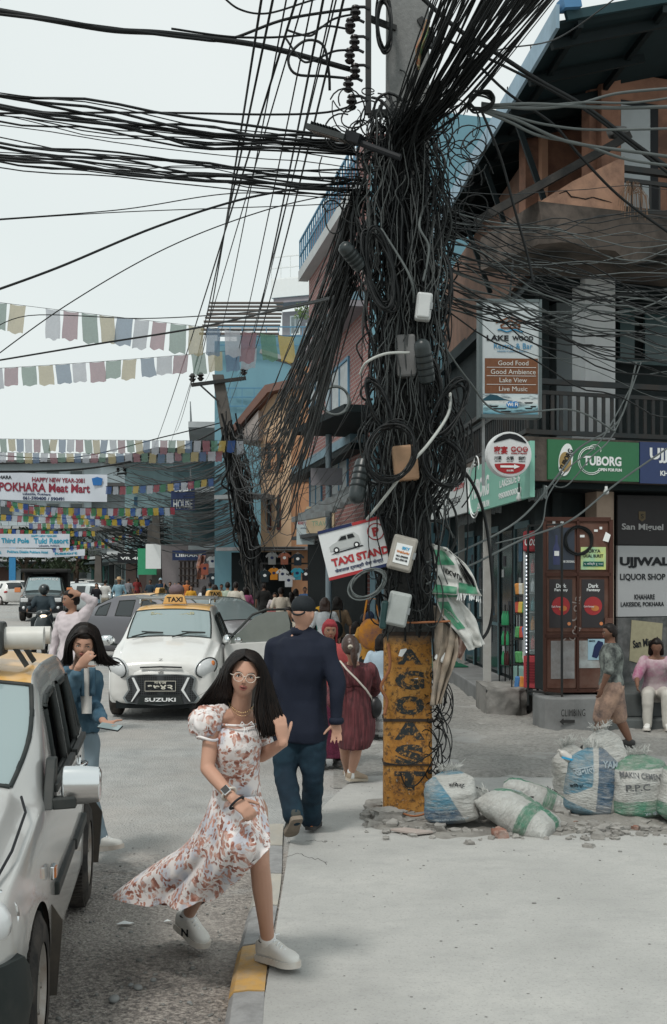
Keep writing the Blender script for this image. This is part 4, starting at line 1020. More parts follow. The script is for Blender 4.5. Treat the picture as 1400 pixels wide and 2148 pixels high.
# -------- man in navy shirt, seen from behind
J={}
D=8.36
J['head']=P(637,1288,8.30);J['neck']=P(632,1328,8.33);J['fw']=V((.42,1,-.1))
J['shL']=P(578,1356,8.40);J['shR']=P(686,1358,8.28)
J['elL']=P(562,1440,8.42);J['wrL']=P(574,1512,8.30);J['elR']=P(708,1440,8.22);J['wrR']=P(706,1512,8.20)
J['hipL']=P(608,1535,8.4);J['hipR']=P(652,1535,8.33);J['knL']=P(597,1622,8.28);J['anL']=P(616,1708,8.02);J['toL']=P(604,1766,8.2)
J['knR']=P(657,1630,8.28);J['anR']=P(654,1716,8.44);J['toR']=P(664,1728,8.66)
J['haR']=dict(d=V((.02,-.05,-1)),n=V((-.15,-1,-.1)),curl=.15,side=1,sp=.2);J['haL']=dict(d=V((0,.1,-1)),n=V((.5,.5,0)),curl=.4,side=1)
s=1.02;root=figure('bald man in navy shirt, jeans and black cap walking away behind the girl',J,s,SKIN,None,vox=.0075,w=1.12,hs=1.04)
NAVYC=mat('navy_cotton',(.012,.016,.030),.8,var=.2,scale=5,bmp=.15,bscale=120);DENIM=mat('dark_denim',(.010,.022,.036),.85,var=.35,scale=7,bmp=.2,bscale=150,dirt=(.02,.06,.085),dirtamt=.5)
mb=MB();rs=torso_rings(J,s,.035,1.12,top=False);mb.rings(rs[1:]);limbs(mb,J,s,.018,'arms',1.1,.98)
for q in 'LR':mb.capsule([J['sh'+q]+V((0,0,.0)),J['neck']-V((0,0,.005))],[.062,.07],12)
ce=(J['hipL']+J['hipR'])/2
def elr(c,a,d,n=28):return[V(c)+V((a*cos(2*pi*k/n),d*sin(2*pi*k/n),0))for k in range(n)]
mb.rings([elr(ce+V((0,0,z)),a,d)for z,a,d in((-.02,.195,.15),(.1,.2,.15),(.25,.2,.148),(.42,.205,.145),(.56,.205,.13))])
remesh(mb,'shirt',NAVYC,root,.012,3,.016,7,(1,1,.6))
b=MB();b.lathe([(.075,-.03),(.078,.0),(.073,.03),(.066,.028),(.066,-.02)],J['neck']+V((0,0,.012)),'Z',20);b.build('collar',NAVYC,root,smooth='all')
b=MB();b.tube([J['wrR']+V((.04*cos(a),.035*sin(a),.0))for a in[2*pi*k/16 for k in range(17)]],.016,8,flat=1.6);b.build('cuff',NAVYC,root,smooth='all')
mb=MB();mb.rings(torso_rings(J,s,.015,1.1,top=False)[:3]);limbs(mb,J,s,.024,'legs',1.06,legupto=1.0)
for q in 'LR':d_=(J['an'+q]-J['kn'+q]).normalized();mb.capsule([J['kn'+q].lerp(J['an'+q],.6),J['an'+q]+d_*.01],[.075,.078],14)
remesh(mb,'trousers',DENIM,root,.011,3,.010,9,(1,1,1.4))
M=frame(J['fw']);hc=J['head']
mb=MB();mb.sphere(hc+M@V((0,-.004,.055)),(.088,.106,.082),20,14,M);remesh(mb,'cap',mat('charcoal_cap',(.016,.02,.024),.75,bmp=.2),root,.008,2)
b=MB();b.grid(lambda u,v:hc+M@V(((u-.5)*.15,.085+.085*v*(1-(2*u-1)**2*.5),.04-.02*v+.012*(1-(2*u-1)**2))),10,5);b.build('cap_peak',mat('charcoal_cap',(.1,.1,.1)),root,smooth='all')
b=MB();b.tube([hc+M@V((.05*sin(a),-.103+.018*(1-cos(a)),-.002-.04*cos(a*.8)+.03))for a in[-1.4+.2*k for k in range(15)]],.007,6);b.build('cap_strap',INK,root,smooth='all')
GSH=mat('grey_mesh_shoe',(.06,.065,.06),.8,bmp=.4,bscale=200,var=.3);GSO=mat('tan_sole',(.24,.2,.16),.8,dirt=(.12,.1,.08),scale=20)
J['fupL']=V((-.25,.75,.6)).normalized();J['fupR']=V((0,0,1))
shoe(J,'L',s,GSH,GSO,root,k=1.0);shoe(J,'R',s,GSH,mat('dark_sole',(.05,.05,.05),.8),root)
for q in 'LR':
 a=J['an'+q];up=J['fup'+q];b=MB();b.box(a-V((0,.055,.0))-up*.02,(.016,.01,.06));b.build('heel_tab',AMBER,root)
rebase(root,(-.25,8.36,0))
# -------- woman in maroon dress with ponytail, seen from behind
J={};z_=.0
J['head']=P(735,1358,10.3);J['neck']=P(742,1390,10.4);J['fw']=V((-.25,1,-.25))
J['shL']=P(712,1405,10.4);J['shR']=P(776,1406,10.4);J['elL']=P(698,1455,10.3);J['wrL']=P(700,1500,10.15);J['elR']=P(789,1440,10.55);J['wrR']=P(780,1462,10.72)
J['hipL']=P(722,1498,10.45);J['hipR']=P(758,1498,10.45);J['knL']=P(724,1575,10.5);J['knR']=P(748,1575,10.38);J['anL']=P(730,1620,10.8);J['anR']=P(737,1622,10.42);J['toL']=P(728,1628,10.95);J['toR']=P(757,1636,10.5)
s=.86;root=figure('woman in a pleated maroon dress with brown ponytail and cream crossbody strap, seen from behind',J,s,SKIN,None,w=1.1)
root['label']='woman in pleated maroon dress with brown ponytail and cream crossbody strap, back turned'
m,nt,b=nodes('maroon_pleats');co=coords(nt);mp_=N(nt,'ShaderNodeMapping',{0:co,'Scale':(42,42,1.5)});q_=noi(nt,mp_.outputs[0],1,2)
nt.links.new(ramp(nt,q_,[(.35,(.05,.010,.014,1)),(.65,(.15,.035,.042,1))]),b.inputs['Base Color']);b.inputs['Roughness'].default_value=.75;bump(nt,b,q_,.6,.02);MAR=m
mb=MB();mb.rings(torso_rings(J,s,.03,1.12,top=False)[2:]);limbs(mb,J,s,.028,'arms',1.1,.72)
for q in 'LR':mb.capsule([J['sh'+q],J['neck']-V((0,0,.03))],[.055,.05],12)
def wring(px0,px1,py,d,dep,n=48,rip=.05,ph=0):
 a,c_=P(px0,py,d),P(px1,py,d);ce=(a+c_)/2;hw=(c_-a).length/2
 return[ce+V((hw*cos(2*pi*k/n)*(1+rip*sin(k*2.3+ph)),dep*sin(2*pi*k/n)*(1+rip*sin(k*2.3+ph)),0))for k in range(n)]
mb.rings([wring(713,773,1436,10.42,.13,rip=.01),wring(714,772,1442,10.42,.128,rip=.0),wring(708,782,1480,10.43,.17,rip=.02),wring(706,788,1520,10.43,.18,rip=.03),wring(708,784,1550,10.43,.2),wring(711,774,1568,10.43,.2,ph=1)])
remesh(mb,'dress',MAR,root,.011,2,.006,20,(1.6,1.6,.4))
b=MB();b.tube([P(x,1440+1.5*sin(x*.2),10.27-.0)for x in range(716,772,8)],.006,6);b.build('waist_seam',mat('maroon_dark',(.035,.008,.01),.8),root)
hair(root,J,s*1.08,'pony',HAIRB,.009)
b=MB();b.tube([J['head']+V((.0,-.125,.02)),J['head']+V((0,-.14,.005))],.022,8);b.build('hair_band',mat('cream_band',(.5,.45,.38),.8),root)
b=MB();b.tube([P(714,1386,10.28),P(728,1404,10.20),P(748,1424,10.2),P(768,1446,10.25),P(779,1462,10.35),P(783,1475,10.4)],.012,6,flat=.3);b.build('bag_strap',mat('cream_strap',(.6,.56,.5)),root,smooth='all')
b=MB();b.sphere(P(786,1484,10.4),(.07,.06,.1),14,10);b.build('shoulder_bag',mat('black_leather',(.01,.01,.012),.4),root,smooth='all')
BSH=mat('beige_canvas',(.42,.33,.25),.8)
for q in 'LR':
 J['fup'+q]=V((0,-.15,1)).normalized();shoe(J,q,s,BSH,mat('beige_sole',(.5,.44,.36),.8),root)
 b=MB();b.capsule([J['an'+q]-V((0,0,.03)),J['an'+q]+V((0,0,.02))],.04*s,10);b.build('sock',WHITE,root,smooth='all')
rebase(root,(.18,10.42,0))
b=MB();rs=[]
for py,x0,x1,dd in((1458,782,800,.02),(1475,781,806,.05),(1510,784,810,.07),(1535,785,812,.05),(1540,786,811,.02)):
 a,c_=P(x0,py,10.66),P(x1,py,10.66);ce=(a+c_)/2;hw=(c_-a).length/2;rs.append([ce+V((hw*cos(2*pi*k/14),dd*sin(2*pi*k/14),0))for k in range(14)])
b.rings(rs);t=thing('shopping_bag','white plastic bag with black lettering carried beside the yellow pole base','bag');b.build('bag_film',mat('white_film',(.6,.62,.63),.35,var=.1),t,smooth='all')
b=MB()
for i,(sx_,py)in enumerate((('Bhat',1485),('Bhatb',1510),('Bhatbh',1532))):
 p=P(797,py,10.57);put_text(b,sx_,0,0,.085,.03,y=0,M=lambda q,p=p:p+q,shear=.3)
b.build('lettering',INK,t,fix=False);rebase(t,(P(797,0,10.66).x,10.66,0))
# -------- woman with a red headwrap facing us between them
root,J,s=walker('woman with red headwrap, coral blouse and sequinned maroon skirt facing the camera behind the man',692,11.3,1305,188,skin_=SKINM,hairk='scarf',hairc=mat('red_headwrap',(.3,.045,.055),.85,bmp=.3),top=(.45,.09,.09),bottom=mat('sequin_skirt',(.11,.02,.045),.7,var=.9,scale=60),skirt=True,sleeve=.6,vox=.011,feat=True,fat=1.1,arms=(.15,.1))
root['label']='woman with red headwrap and coral blouse facing the camera behind the navy man'
b=MB();c_=J['neck']
b.tube([c_+V((.07*cos(a),-.13-.0*cos(a),-.06+.16*sin(a)-.1))for a in[pi*k/12 for k in range(12,25)]],.008,6);o=b.build('bead_necklace',mat('bead_dark',(.08,.03,.02),.5),root);o.data.transform(Matrix.Translation(-root.location))
b=MB();M=frame(J['fw']);b.sphere(hp(J['head'],M,0,.3,s,.001),(.005,.003,.005),8,6);o=b.build('forehead_mark',REDP,root);o.data.transform(Matrix.Translation(-root.location))
# -------- woman in the denim jacket behind the near taxi, hand over her mouth, phone in the other hand
J={};D=7.9
J['head']=P(175,1350,7.75);J['neck']=P(165,1398,7.9);J['fw']=V((.18,-1,-.28));J['hup']=V((.1,0,1))
J['shR']=P(132,1425,7.95);J['shL']=P(196,1422,7.85);J['elR']=P(140,1478,7.7);J['wrR']=P(165,1398,7.58)
J['elL']=P(196,1480,7.9);J['wrL']=P(218,1514,7.6)
J['hipL']=P(178,1560,7.95);J['hipR']=P(140,1560,7.95);J['knL']=P(176,1660,7.85);J['knR']=P(150,1660,8.0);J['anL']=P(209,1762,7.9);J['anR']=P(150,1750,8.2);J['toL']=P(243,1780,7.82);J['toR']=P(150,1765,8.05)
J['haR']=dict(d=V((.62,-.12,.62)),n=V((.1,.95,.1)),curl=.25,side=-1,sp=.12,k=.95);J['haL']=dict(d=V((.55,-.45,-.15)),n=V((0,0,1)),curl=.12,side=-1,sp=.1)
s=.95;root=figure('young woman in denim jacket covering her mouth and holding a phone beside the near taxi',J,s,SKIN,None,w=.92,hs=.98)
M=frame(J['fw'],J['hup']);face(root,J['head'],M,.98,look=-.05)
JD=mat('blue_denim',(.045,.10,.15),.85,var=.4,scale=9,bmp=.3,bscale=120,dirt=(.13,.21,.26),dirtamt=.7)
mb=MB();mb.rings(torso_rings(J,s,.028,.98,top=False)[3:]);limbs(mb,J,s,.02,'arms',1.,.9)
for q in 'LR':mb.capsule([J['sh'+q],J['neck']-V((0,0,.05))],[.055,.045],12)
remesh(mb,'denim_jacket',JD,root,.009,2,.014,14,(1,1,.7))
b=MB();b.grid(lambda u,v:P(166+27*u+6*v*(1-u),1402+95*v,7.70-.035*sin(u*pi)),6,8);b.build('white_top',mat('cream_knit',(.62,.6,.57),.9,bmp=.3),root,smooth='all')
for x0,x1 in((164,176),(190,199)):
 b=MB();b.grid(lambda u,v:P(x0+(x1-x0)*u+8*v*(1-u)*(x0<180),1400+60*v,7.68-.02*sin(u*pi)),4,6);o=b.build('lapel',JD,root,smooth='all');sm_=o.modifiers.new('s','SOLIDIFY');sm_.thickness=.008
mb=MB();mb.rings(torso_rings(J,s,.01,.95,top=False)[:4]);limbs(mb,J,s,.03,'legs',1.);remesh(mb,'trousers',mat('light_jeans',(.2,.26,.3),.85,var=.2),root,.014,3,.008,9)
for q in 'LR':shoe(J,q,s,SNK,SOL,root,q=='L',1.05)
mb=MB();skullcap(mb,J['head'],M,1.,.018,front=.66);remesh(mb,'hair_cap',HAIR,root,.01,2)
hc=J['head'];b=MB()
H_=lambda x,y,z:hc+M@V((x,y,z))
GI={1:[H_(-.02,.07,.1),H_(.04,.075,.08),H_(.078,.05,.01),H_(.08,.03,-.06),H_(.075,.0,-.13),H_(.07,-.02,-.17)],-1:[H_(-.02,.07,.1),H_(-.06,.06,.07),H_(-.082,.04,.0),H_(-.09,.02,-.06),H_(-.1,-.01,-.12),H_(-.11,-.03,-.16)]}
GO={1:[H_(-.02,-.04,.135),H_(.05,-.05,.12),H_(.10,-.04,.03),H_(.108,-.03,-.06),H_(.105,-.03,-.12),H_(.12,-.03,-.17)],-1:[H_(-.02,-.04,.135),H_(-.08,-.05,.1),H_(-.12,-.05,.0),H_(-.15,-.05,-.08),H_(-.19,-.05,-.12),H_(-.27,-.06,-.15)]}
for side in(1,-1):
 for i in range(420):
  u=random.random()**.9;sd=-side;g=[p.lerp(q,u)for p,q in zip(GI[side],GO[side])];j=V((RN(-1,1),RN(-1,1),RN(-.6,.6)));L=RN(.8,1.)
  b.tube([crl(g,min(1,k/12*L))+j*(.004+.02*(k/12)**1.5)for k in range(13)],[.0045]*8+[.004,.0035,.003,.002,.001],3,cap=False)
b.build('hair_strands',HAIR,root,smooth='all',fix=False)
rebase(root,(-1.78,7.9,0))
t=thing('phone','smartphone with pale screen held out by the woman in the denim jacket','phone');Mp=frame(V((.95,-.25,-.12)),V((-.05,-.35,1)))
c_=P(231,1525,7.5);b=MB();b.box(c_,(.075,.155,.009),M=Mp);b.build('phone_case',INK,t,bevel=.004);b=MB();b.box(c_+Mp@V((0,0,.0055)),(.068,.146,.002),M=Mp);b.build('screen',GLASSL,t);rebase(t,c_)
# -------- man in pale shirt with his hand to his head
root,J,s=walker('man in pale pink shirt shading his head with a raised hand',152,13.6,1241,150,skin_=SKINM,hairk='short',top=(.56,.5,.52),bottom=(.05,.06,.08),sleeve=.0,vox=.012,feat=True,look=-35)
bpy.data.objects.remove([c for c in root.children if c.name.startswith('shirt')][0]);bpy.data.objects.remove([c for c in root.children if c.name.startswith('body')][0])
bs=root.location.copy();J['elR'],J['elL']=J['elR'],J['elL']
for q in 'LR':
 if(J['sh'+q].x>J['neck'].x):J['el'+q]=P(196,1262,13.5);J['wr'+q]=P(168,1247,13.45);J['ha'+q]=dict(d=V((-.9,.1,.35)),n=V((0,.9,-.3)),curl=.3,side=1)
root.location=(0,0,0);body(J,s,SKINM,root,.011,feet=False);mb=MB();mb.rings(torso_rings(J,s,.02,1.08,top=False)[2:]);limbs(mb,J,s,.018,'arms',1.1,.85)
for q in 'LR':mb.capsule([J['sh'+q],J['neck']-V((0,0,.03))],[.055,.045],12)
remesh(mb,'shirt',mat('pink_shirt',(.56,.5,.52),.8,var=.1),root,.012,2,.016,10)
for c in root.children:
 if c.name.startswith(('body','shirt')):c.data.transform(Matrix.Translation(-bs))
root.location=bs
# -------- boy in camouflage shirt and peach shorts, woman sitting on the ledge
CAMO=mat('camouflage',(.05,.055,.055),.85,var=.4,scale=14,dirt=(.33,.36,.33),dirtamt=.9);PEACH=mat('peach_print',(.5,.33,.25),.85,var=.4,scale=10,dirt=(.10,.08,.08),dirtamt=1.)
walker('dark-haired boy in camouflage shirt and peach shorts walking by the shop step',1283,12.2,1311,75,skin_=SKIND,hairk='short',top=CAMO,bottom=PEACH,sleeve=.5,legs=.05,vox=.012,feat=True,step=.5,look=10,arms=(.1,-.15),fat=1.3,linf=.035)
J,s=fk(3.98,14.15,168,1.45,.0,sit=.5,arms=(.7,.6),elbow=(.5,.5),lean=.35)
root=thing('person','person in pink and white top and cream trousers sitting on the shop ledge','person');body(J,s,SKIND,root,.014);hair(root,J,s,'bob',HAIR,.014)
mb=MB();mb.rings(torso_rings(J,s,.02,1.1,top=False)[1:]);limbs(mb,J,s,.018,'arms',1.1,.5);remesh(mb,'blouse',mat('pink_print',(.5,.42,.44),.85,dirt=(.3,.04,.14),dirtamt=1.,scale=6),root,.012,2,.006,9)
mb=MB();limbs(mb,J,s,.022,'legs',1.05);mb.rings(torso_rings(J,s,.012,1.1,top=False)[:3]);remesh(mb,'trousers',mat('cream_cotton',(.5,.48,.44),.85),root,.012,2,.006,9)
for q in 'LR':shoe(J,q,s,SNK,SOL,root)
rebase(root,(3.98,14.15,0))
# ------------------------------------------------------------ the crowd down the street
TN=(.42,.34,.26);
CR_=[
('masked woman in black top and light blue jeans walking up the road',203,50,1224,180,SKINL,'long',(.02,.02,.025),(.22,.34,.42),{}),
('man in white shirt and khaki trousers walking away beside the masked woman',221,50,1217,0,SKINM,'short',(.6,.6,.58),(.35,.32,.26),dict(step=.3,sleeve=.9)),
('man in straw hat and blue shirt walking away',250,47,1213,5,SKINM,'hat',(.2,.33,.4),(.03,.05,.06),dict(hairc=mat('straw',(.5,.36,.22),.9),sleeve=.9)),
('woman in pale clothes by the far silver car',161,60,1214,20,SKINM,'long',(.55,.52,.5),(.5,.47,.42),{}),
('man in dark navy shirt left in the far standing group',316,56,1216,170,SKIND,'short',(.03,.05,.07),(.02,.02,.03),{}),
('man in cap and navy tee in the far standing group',337,55,1213,190,SKIND,'cap',(.02,.04,.07),(.02,.02,.02),dict(hairc=mat('pale_cap',(.3,.4,.45),.8))),
('man with both hands raised to his head in the far group',357,54,1221,180,SKINM,'short',(.03,.04,.04),(.03,.03,.03),dict(arms=(2.6,2.6),elbow=(-2,-2))),
('man in dark patterned shirt in the far group',376,53,1222,160,SKINM,'short',(.04,.05,.06),(.03,.03,.03),{}),
('person in orange robe in the far group',393,54,1216,190,SKINM,'short',(.5,.16,.05),(.4,.12,.05),{}),
('person in yellow vest near the second taxi roof',401,46,1228,200,SKINM,'bob',(.62,.32,.04),(.03,.03,.03),{}),
('person in purple crouched behind the taxi roof',325,50,1238,150,SKINM,'bob',(.12,.09,.2),(.1,.08,.15),{}),
('person in grey leaning beside the purple one',303,50,1243,120,SKINM,'bob',(.3,.22,.3),(.2,.2,.2),{}),
('woman with long black hair and white top behind the taxis',429,40,1230,0,SKINM,'long',(.6,.6,.62),(.3,.3,.3),{}),
('man in teal shirt behind the taxis',441,44,1222,0,SKIND,'short',(.04,.16,.2),(.03,.03,.03),{}),
('woman in maroon top with bun behind the taxis',452,36,1228,0,SKINM,'bob',(.28,.06,.07),(.1,.03,.04),{}),
('man in pale green shirt walking away',478,34,1222,5,SKINM,'short',(.36,.42,.34),(.05,.05,.05),dict(step=.3)),
('man in cream shirt walking away next to the pale green one',495,33,1222,-5,SKINM,'short',(.55,.52,.45),(.06,.05,.05),dict(step=.3,sleeve=.8)),
('woman in purple blouse and pink sari',516,34,1232,30,SKIND,'bob',(.35,.1,.2),(.1,.04,.06),dict(skirt=True)),
('little girl with long hair and white dress',513,29,1271,-140,SKINM,'long',(.6,.58,.58),(.4,.3,.3),dict(skirt='dress')),
('slim person in black by the second pole',554,38,1224,20,SKIND,'short',(.015,.015,.02),(.02,.02,.02),{}),
('woman in white with a child near the T-shirts',577,34,1244,180,SKINM,'bob',(.55,.5,.5),(.3,.1,.12),{}),
('girl in a dusty pink dress with hands at her waist',576,30,1262,190,SKINM,'bob',(.38,.13,.13),(.1,.1,.2),dict(skirt='dress')),
('man in cream shirt and black trousers with hand on hip, back turned',590,29,1234,10,SKINM,'short',(.56,.5,.42),(.015,.012,.015),dict(elbow=(1.6,.3))),
('woman with dark hair in white beyond the cream shirted man',612,33,1243,20,SKINM,'long',(.5,.5,.5),(.1,.1,.1),{}),
('person in black and white patterned shirt',621,34,1236,0,SKINM,'bob',(.3,.3,.3),(.03,.03,.03),{}),
('person in mustard top bending over by the bicycle',650,31,1246,-60,SKIND,'short',(.6,.33,.03),(.05,.05,.05),dict(lean=.9)),
('man with brown face looking past the man in navy',607,17,1275,150,SKINM,'short',(.4,.36,.3),(.05,.05,.05),{}),
('woman in white tee carrying a black shoulder bag, back turned',682,19.5,1256,0,SKINL,'bob',(.56,.58,.6),(.05,.05,.06),dict(hairc=HAIRB,vox=.015)),
('person with black hair and brown floral jacket, back turned',708,20.5,1254,5,SKINM,'bob',(.16,.11,.07),(.03,.03,.03),dict(vox=.015)),
('child in white frock with black hair',747,17,1306,-10,SKINM,'bob',(.6,.58,.57),(.3,.3,.3),dict(skirt='dress',vox=.015)),
('person in dark cap wearing orange floral backpack',776,16,1285,0,SKINM,'cap',(.5,.25,.05),(.03,.03,.03),dict(hairc=mat('navy_cap',(.02,.03,.06),.8),vox=.015)),
('boy in dark cap ahead of the orange backpack',764,18,1290,0,SKINM,'cap',(.03,.04,.05),(.03,.03,.03),dict(hairc=INK)),
('person in pale blue shirt half hidden by the pole',800,13.2,1333,0,SKINM,'bob',(.42,.52,.6),(.4,.48,.55),dict(vox=.015,skirt=True)),
('walker in grey far behind the hat man',270,64,1214,0,SKINM,'short',(.2,.2,.22),(.1,.1,.1),{}),
('person in red near the mural wall',288,70,1212,180,SKINM,'long',(.3,.05,.05),(.2,.05,.05),{}),
('shopkeeper in dark clothes at the far stall',465,46,1226,180,SKIND,'short',(.05,.05,.06),(.05,.05,.05),{}),
('woman in white beside the leaning second pole',530,42,1230,0,SKINM,'long',(.45,.45,.47),(.2,.1,.1),{}),
('man in blue beyond the turquoise shirt',640,38,1232,180,SKIND,'short',(.06,.12,.25),(.05,.05,.05),{}),
('woman in black top by the T-shirt shop entrance',665,34,1240,190,SKINM,'long',(.02,.02,.02),(.05,.05,.05),{})]
for lb,px,d,hy,yaw,sk,hk,top_,bot,ex in CR_:
 ex=dict(ex);ex.setdefault('vox',.02 if d<40 else.026);walker(lb,px,d,hy,yaw,skin_=sk,hairk=hk,top=top_,bottom=bot,group='people walking and standing down the street',**ex)
for(nm_,lb,px,py,d,r,mt)in(('shoulder_bag','black handbag hanging from the shoulder of the woman in the white tee',703,1322,19.3,(.14,.06,.16),BLACK),('backpack','orange floral backpack on the person in the dark cap',778,1330,15.75,(.17,.1,.22),mat('orange_floral',(.6,.24,.03),.8,dirt=(.05,.05,.12),dirtamt=.8,scale=9))):
 t=thing(nm_,lb,'bag',P(px,py,d));b=MB();b.sphere((0,0,0),r,14,10);b.build('bag_body',mt,t,smooth='all');b=MB();b.tube([(-.1,0,r[2]*.8),(-.05,.03,r[2]*2.2),(.08,.03,r[2]*2.2),(.1,0,r[2]*.8)],.015,5);b.build('bag_strap',mt,t)
b=MB();t=thing('bicycle','bicycle with teal frame next to the bending person','bicycle',P(668,1262,30.5));
for x in(-.5,.5):b=MB();b.tube([(x,.35*cos(a),.35*sin(a)-.2)if 0 else(x+.34*cos(a),0,.34*sin(a))for a in[2*pi*k/24 for k in range(25)]],.022,6);b.build('wheel',BLACK,t,smooth='all')
b=MB();b.tube([(-.5,0,0),(-.2,0,.5),(.35,0,.5),(.5,0,0)],.02,6);b.tube([(-.2,0,.5),(0,0,.0),(.35,0,.5)],.02,6);b.build('frame',mat('teal_paint',(.05,.4,.35),.4),t)
t.rotation_euler=(0,0,R(60));t.location.z=.35
# ------------------------------------------------------------ facades: a plane whose local X runs left to right as seen from the street, -Y faces the viewer
class Face:
 def __init__(s,A,B):s.o=V((A[0],A[1],0));d=V((B[0]-A[0],B[1]-A[1],0));s.L=d.length;s.d=d.normalized();s.n=V((s.d.y,-s.d.x,0));s.a=atan2(s.d.y,s.d.x)
 def xz(s,px,py,off=0.):
  o=s.o+s.n*off;k=(px-700)/FL;x=(k*o.y-o.x)/(s.d.x-k*s.d.y);Y=o.y+x*s.d.y
  return x,CH-(py-HZ)*Y/FL
 def root(s,name,label,cat,group=None):return thing(name,label,cat,s.o,s.a,group)
 def rc(s,x0,y0,x1,y1,off=0.):
  a,b=s.xz(x0,(y0+y1)/2,off)[0],s.xz(x1,0,off)[0];xm=(x0+x1)/2
  return a,b,s.xz(xm,y1,off)[1],s.xz(xm,y0,off)[1]
def pbox(mb,x0,x1,z0,z1,y0,y1):return mb.box(((x0+x1)/2,(y0+y1)/2,(z0+z1)/2),(abs(x1-x0),abs(y1-y0),abs(z1-z0)))
def plaster(n,c,d,amt=.7,sc_=.8,b=.25):return mat(n,c,.9,var=.14,scale=sc_*3,dirt=d,dirtamt=amt,bmp=b,bscale=14)
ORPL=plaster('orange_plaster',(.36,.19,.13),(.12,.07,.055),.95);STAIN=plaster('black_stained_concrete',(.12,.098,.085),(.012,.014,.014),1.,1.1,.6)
PALE=plaster('pale_column',(.6,.62,.63),(.35,.36,.37),.5);CREAM=plaster('cream_column',(.44,.34,.27),(.2,.15,.12),.6)
DTEAL=mat('teal_shade_boards',(.007,.013,.015),.7,var=.3);DWALL=mat('dark_wall',(.022,.03,.032),.8,var=.3,dirt=(.008,.01,.01));TILE=mat('grey_plinth',(.22,.225,.225),.7,dirt=(.1,.1,.1),dirtamt=.7,scale=3,bmp=.3)  # DTEAL, DWALL: under-eave shade and its teal cast put into the colour
BLUEF=mat('pale_blue_fascia',(.30,.42,.52),.6,dirt=(.12,.18,.22),dirtamt=.6,scale=2)
F1=Face((2.40,14.55),(5.8,15.65));S1=Face((1.75,23.5),(2.40,14.55));S0=Face((2.45,24),(3.05,15.6))
cb=thing('corner_building','orange plastered corner building with dark balconies, deep blue edged roof and shop below','building',(2.4,14.55,0))
def W(mb,name,mt,**k):
 o=mb.build(name,mt,cb,**k);o.data.transform(Matrix.Translation(-V((2.4,14.55,0))));return o
def LF(F,mb):
 """local facade coordinates -> world"""
 Rm=Matrix.Rotation(F.a,3,'Z');mb.v=[Rm@v+F.o for v in mb.v];return mb
def T3(F,x,y,z):return Matrix.Rotation(F.a,3,'Z')@V((x,y,z))+F.o
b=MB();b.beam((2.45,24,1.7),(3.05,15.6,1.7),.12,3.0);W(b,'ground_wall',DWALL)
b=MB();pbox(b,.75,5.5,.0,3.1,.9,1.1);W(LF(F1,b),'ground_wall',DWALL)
x0,x1,z0,z1=F1.rc(1252,1010,1288,1480,-.5);b=MB();pbox(b,x0,x1,.0,3.1,.5,.8);W(LF(F1,b),'column',CREAM)
b=MB();p=[(2.40,14.55),(5.8,15.65),(5.8,24),(1.75,23.5)];b.prism(p,3.1,3.66,'XY');W(b,'floor_slab',STAIN)
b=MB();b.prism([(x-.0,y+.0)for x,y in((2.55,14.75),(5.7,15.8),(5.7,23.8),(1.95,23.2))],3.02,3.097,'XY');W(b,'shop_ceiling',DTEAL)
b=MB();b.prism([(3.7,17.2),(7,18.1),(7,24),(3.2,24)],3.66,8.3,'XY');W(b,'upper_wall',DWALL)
for px0,px1,off,mt in((1228,1291,-.75,PALE),(1168,1216,-1.9,plaster('grey_column',(.3,.34,.36),(.16,.2,.2),.5))):
 x0,x1,z0,z1=F1.rc(px0,560,px1,915,off);b=MB();pbox(b,x0,x1,3.66,6.0,-off,-off+.35);W(LF(F1,b),'column',mt)
for px0,px1 in((1300,1330),(1352,1400)):
 x0,x1,z0,z1=F1.rc(px0,640,px1,760,-1.9);b=MB();pbox(b,x0,x1,z0,z1,1.88,1.93);W(LF(F1,b),'window',mat('dim_teal_glass',(.03,.07,.075),.3))
b=MB();x0,x1,z0,z1=F1.rc(1292,640,1400,690,-1.85);pbox(b,x0,x1+1,z1-.9,z1-.84,1.8,1.87);W(LF(F1,b),'window_frame',mat('teal_frame',(.06,.1,.105),.5))
def railing(F,xa,xb,z0,z1,y,sp,w,mt,name='railing',put=W):
 b=MB();pbox(b,xa,xb,z1-.07,z1,y-.04,y+.04);pbox(b,xa,xb,z0,z0+.06,y-.03,y+.03);pbox(b,xa,xb,z1-.2,z1-.15,y-.02,y+.02)
 n=int((xb-xa)/sp)
 for i in range(n+1):x=xa+(xb-xa)*i/n;pbox(b,x-w/2,x+w/2,z0+.06,z1-.2,y-.012,y+.012)
 put(LF(F,b),name,mt)
railing(F1,.1,3.6,3.70,4.42,.08,.125,.045,DARKMETAL)
railing(S1,2.2,8.95,3.70,4.35,.08,.14,.03,DARKMETAL)
U=Face((2.62,13.9),(5.8,14.95))
b=MB();n=26;rs=[]
for i in range(n+1):
 x=-.15+4*i/n;j=.05*noise.noise(V((x*4,0,0)));zb=5.92+.09*noise.noise(V((x*2.2,5,0)))-(.1 if 1.0<x<1.5 else 0)
 rs.append([V((x,0+j,zb)),V((x,-.05+j,6.2)),V((x,0,6.42)),V((x,1.6,6.42)),V((x,1.6,5.98))])
b.rings(rs);W(LF(U,b),'balcony_slab',STAIN,smooth=True)
CR=plaster('cracked_orange_plaster',(.5,.29,.2),(.16,.1,.08),.8,1.6,.5)
A_,B_=U.xz(1150,425),U.xz(1312,425);C_=U.xz(1312,335)
b=MB();b.prism([(A_[0]-.1,6.424),(B_[0],6.424),(B_[0],C_[1]+.05),(A_[0]+.35,6.72)],.02,.2);W(LF(U,b),'parapet',CR)
a,c=U.xz(1020,452),U.xz(1315,287)
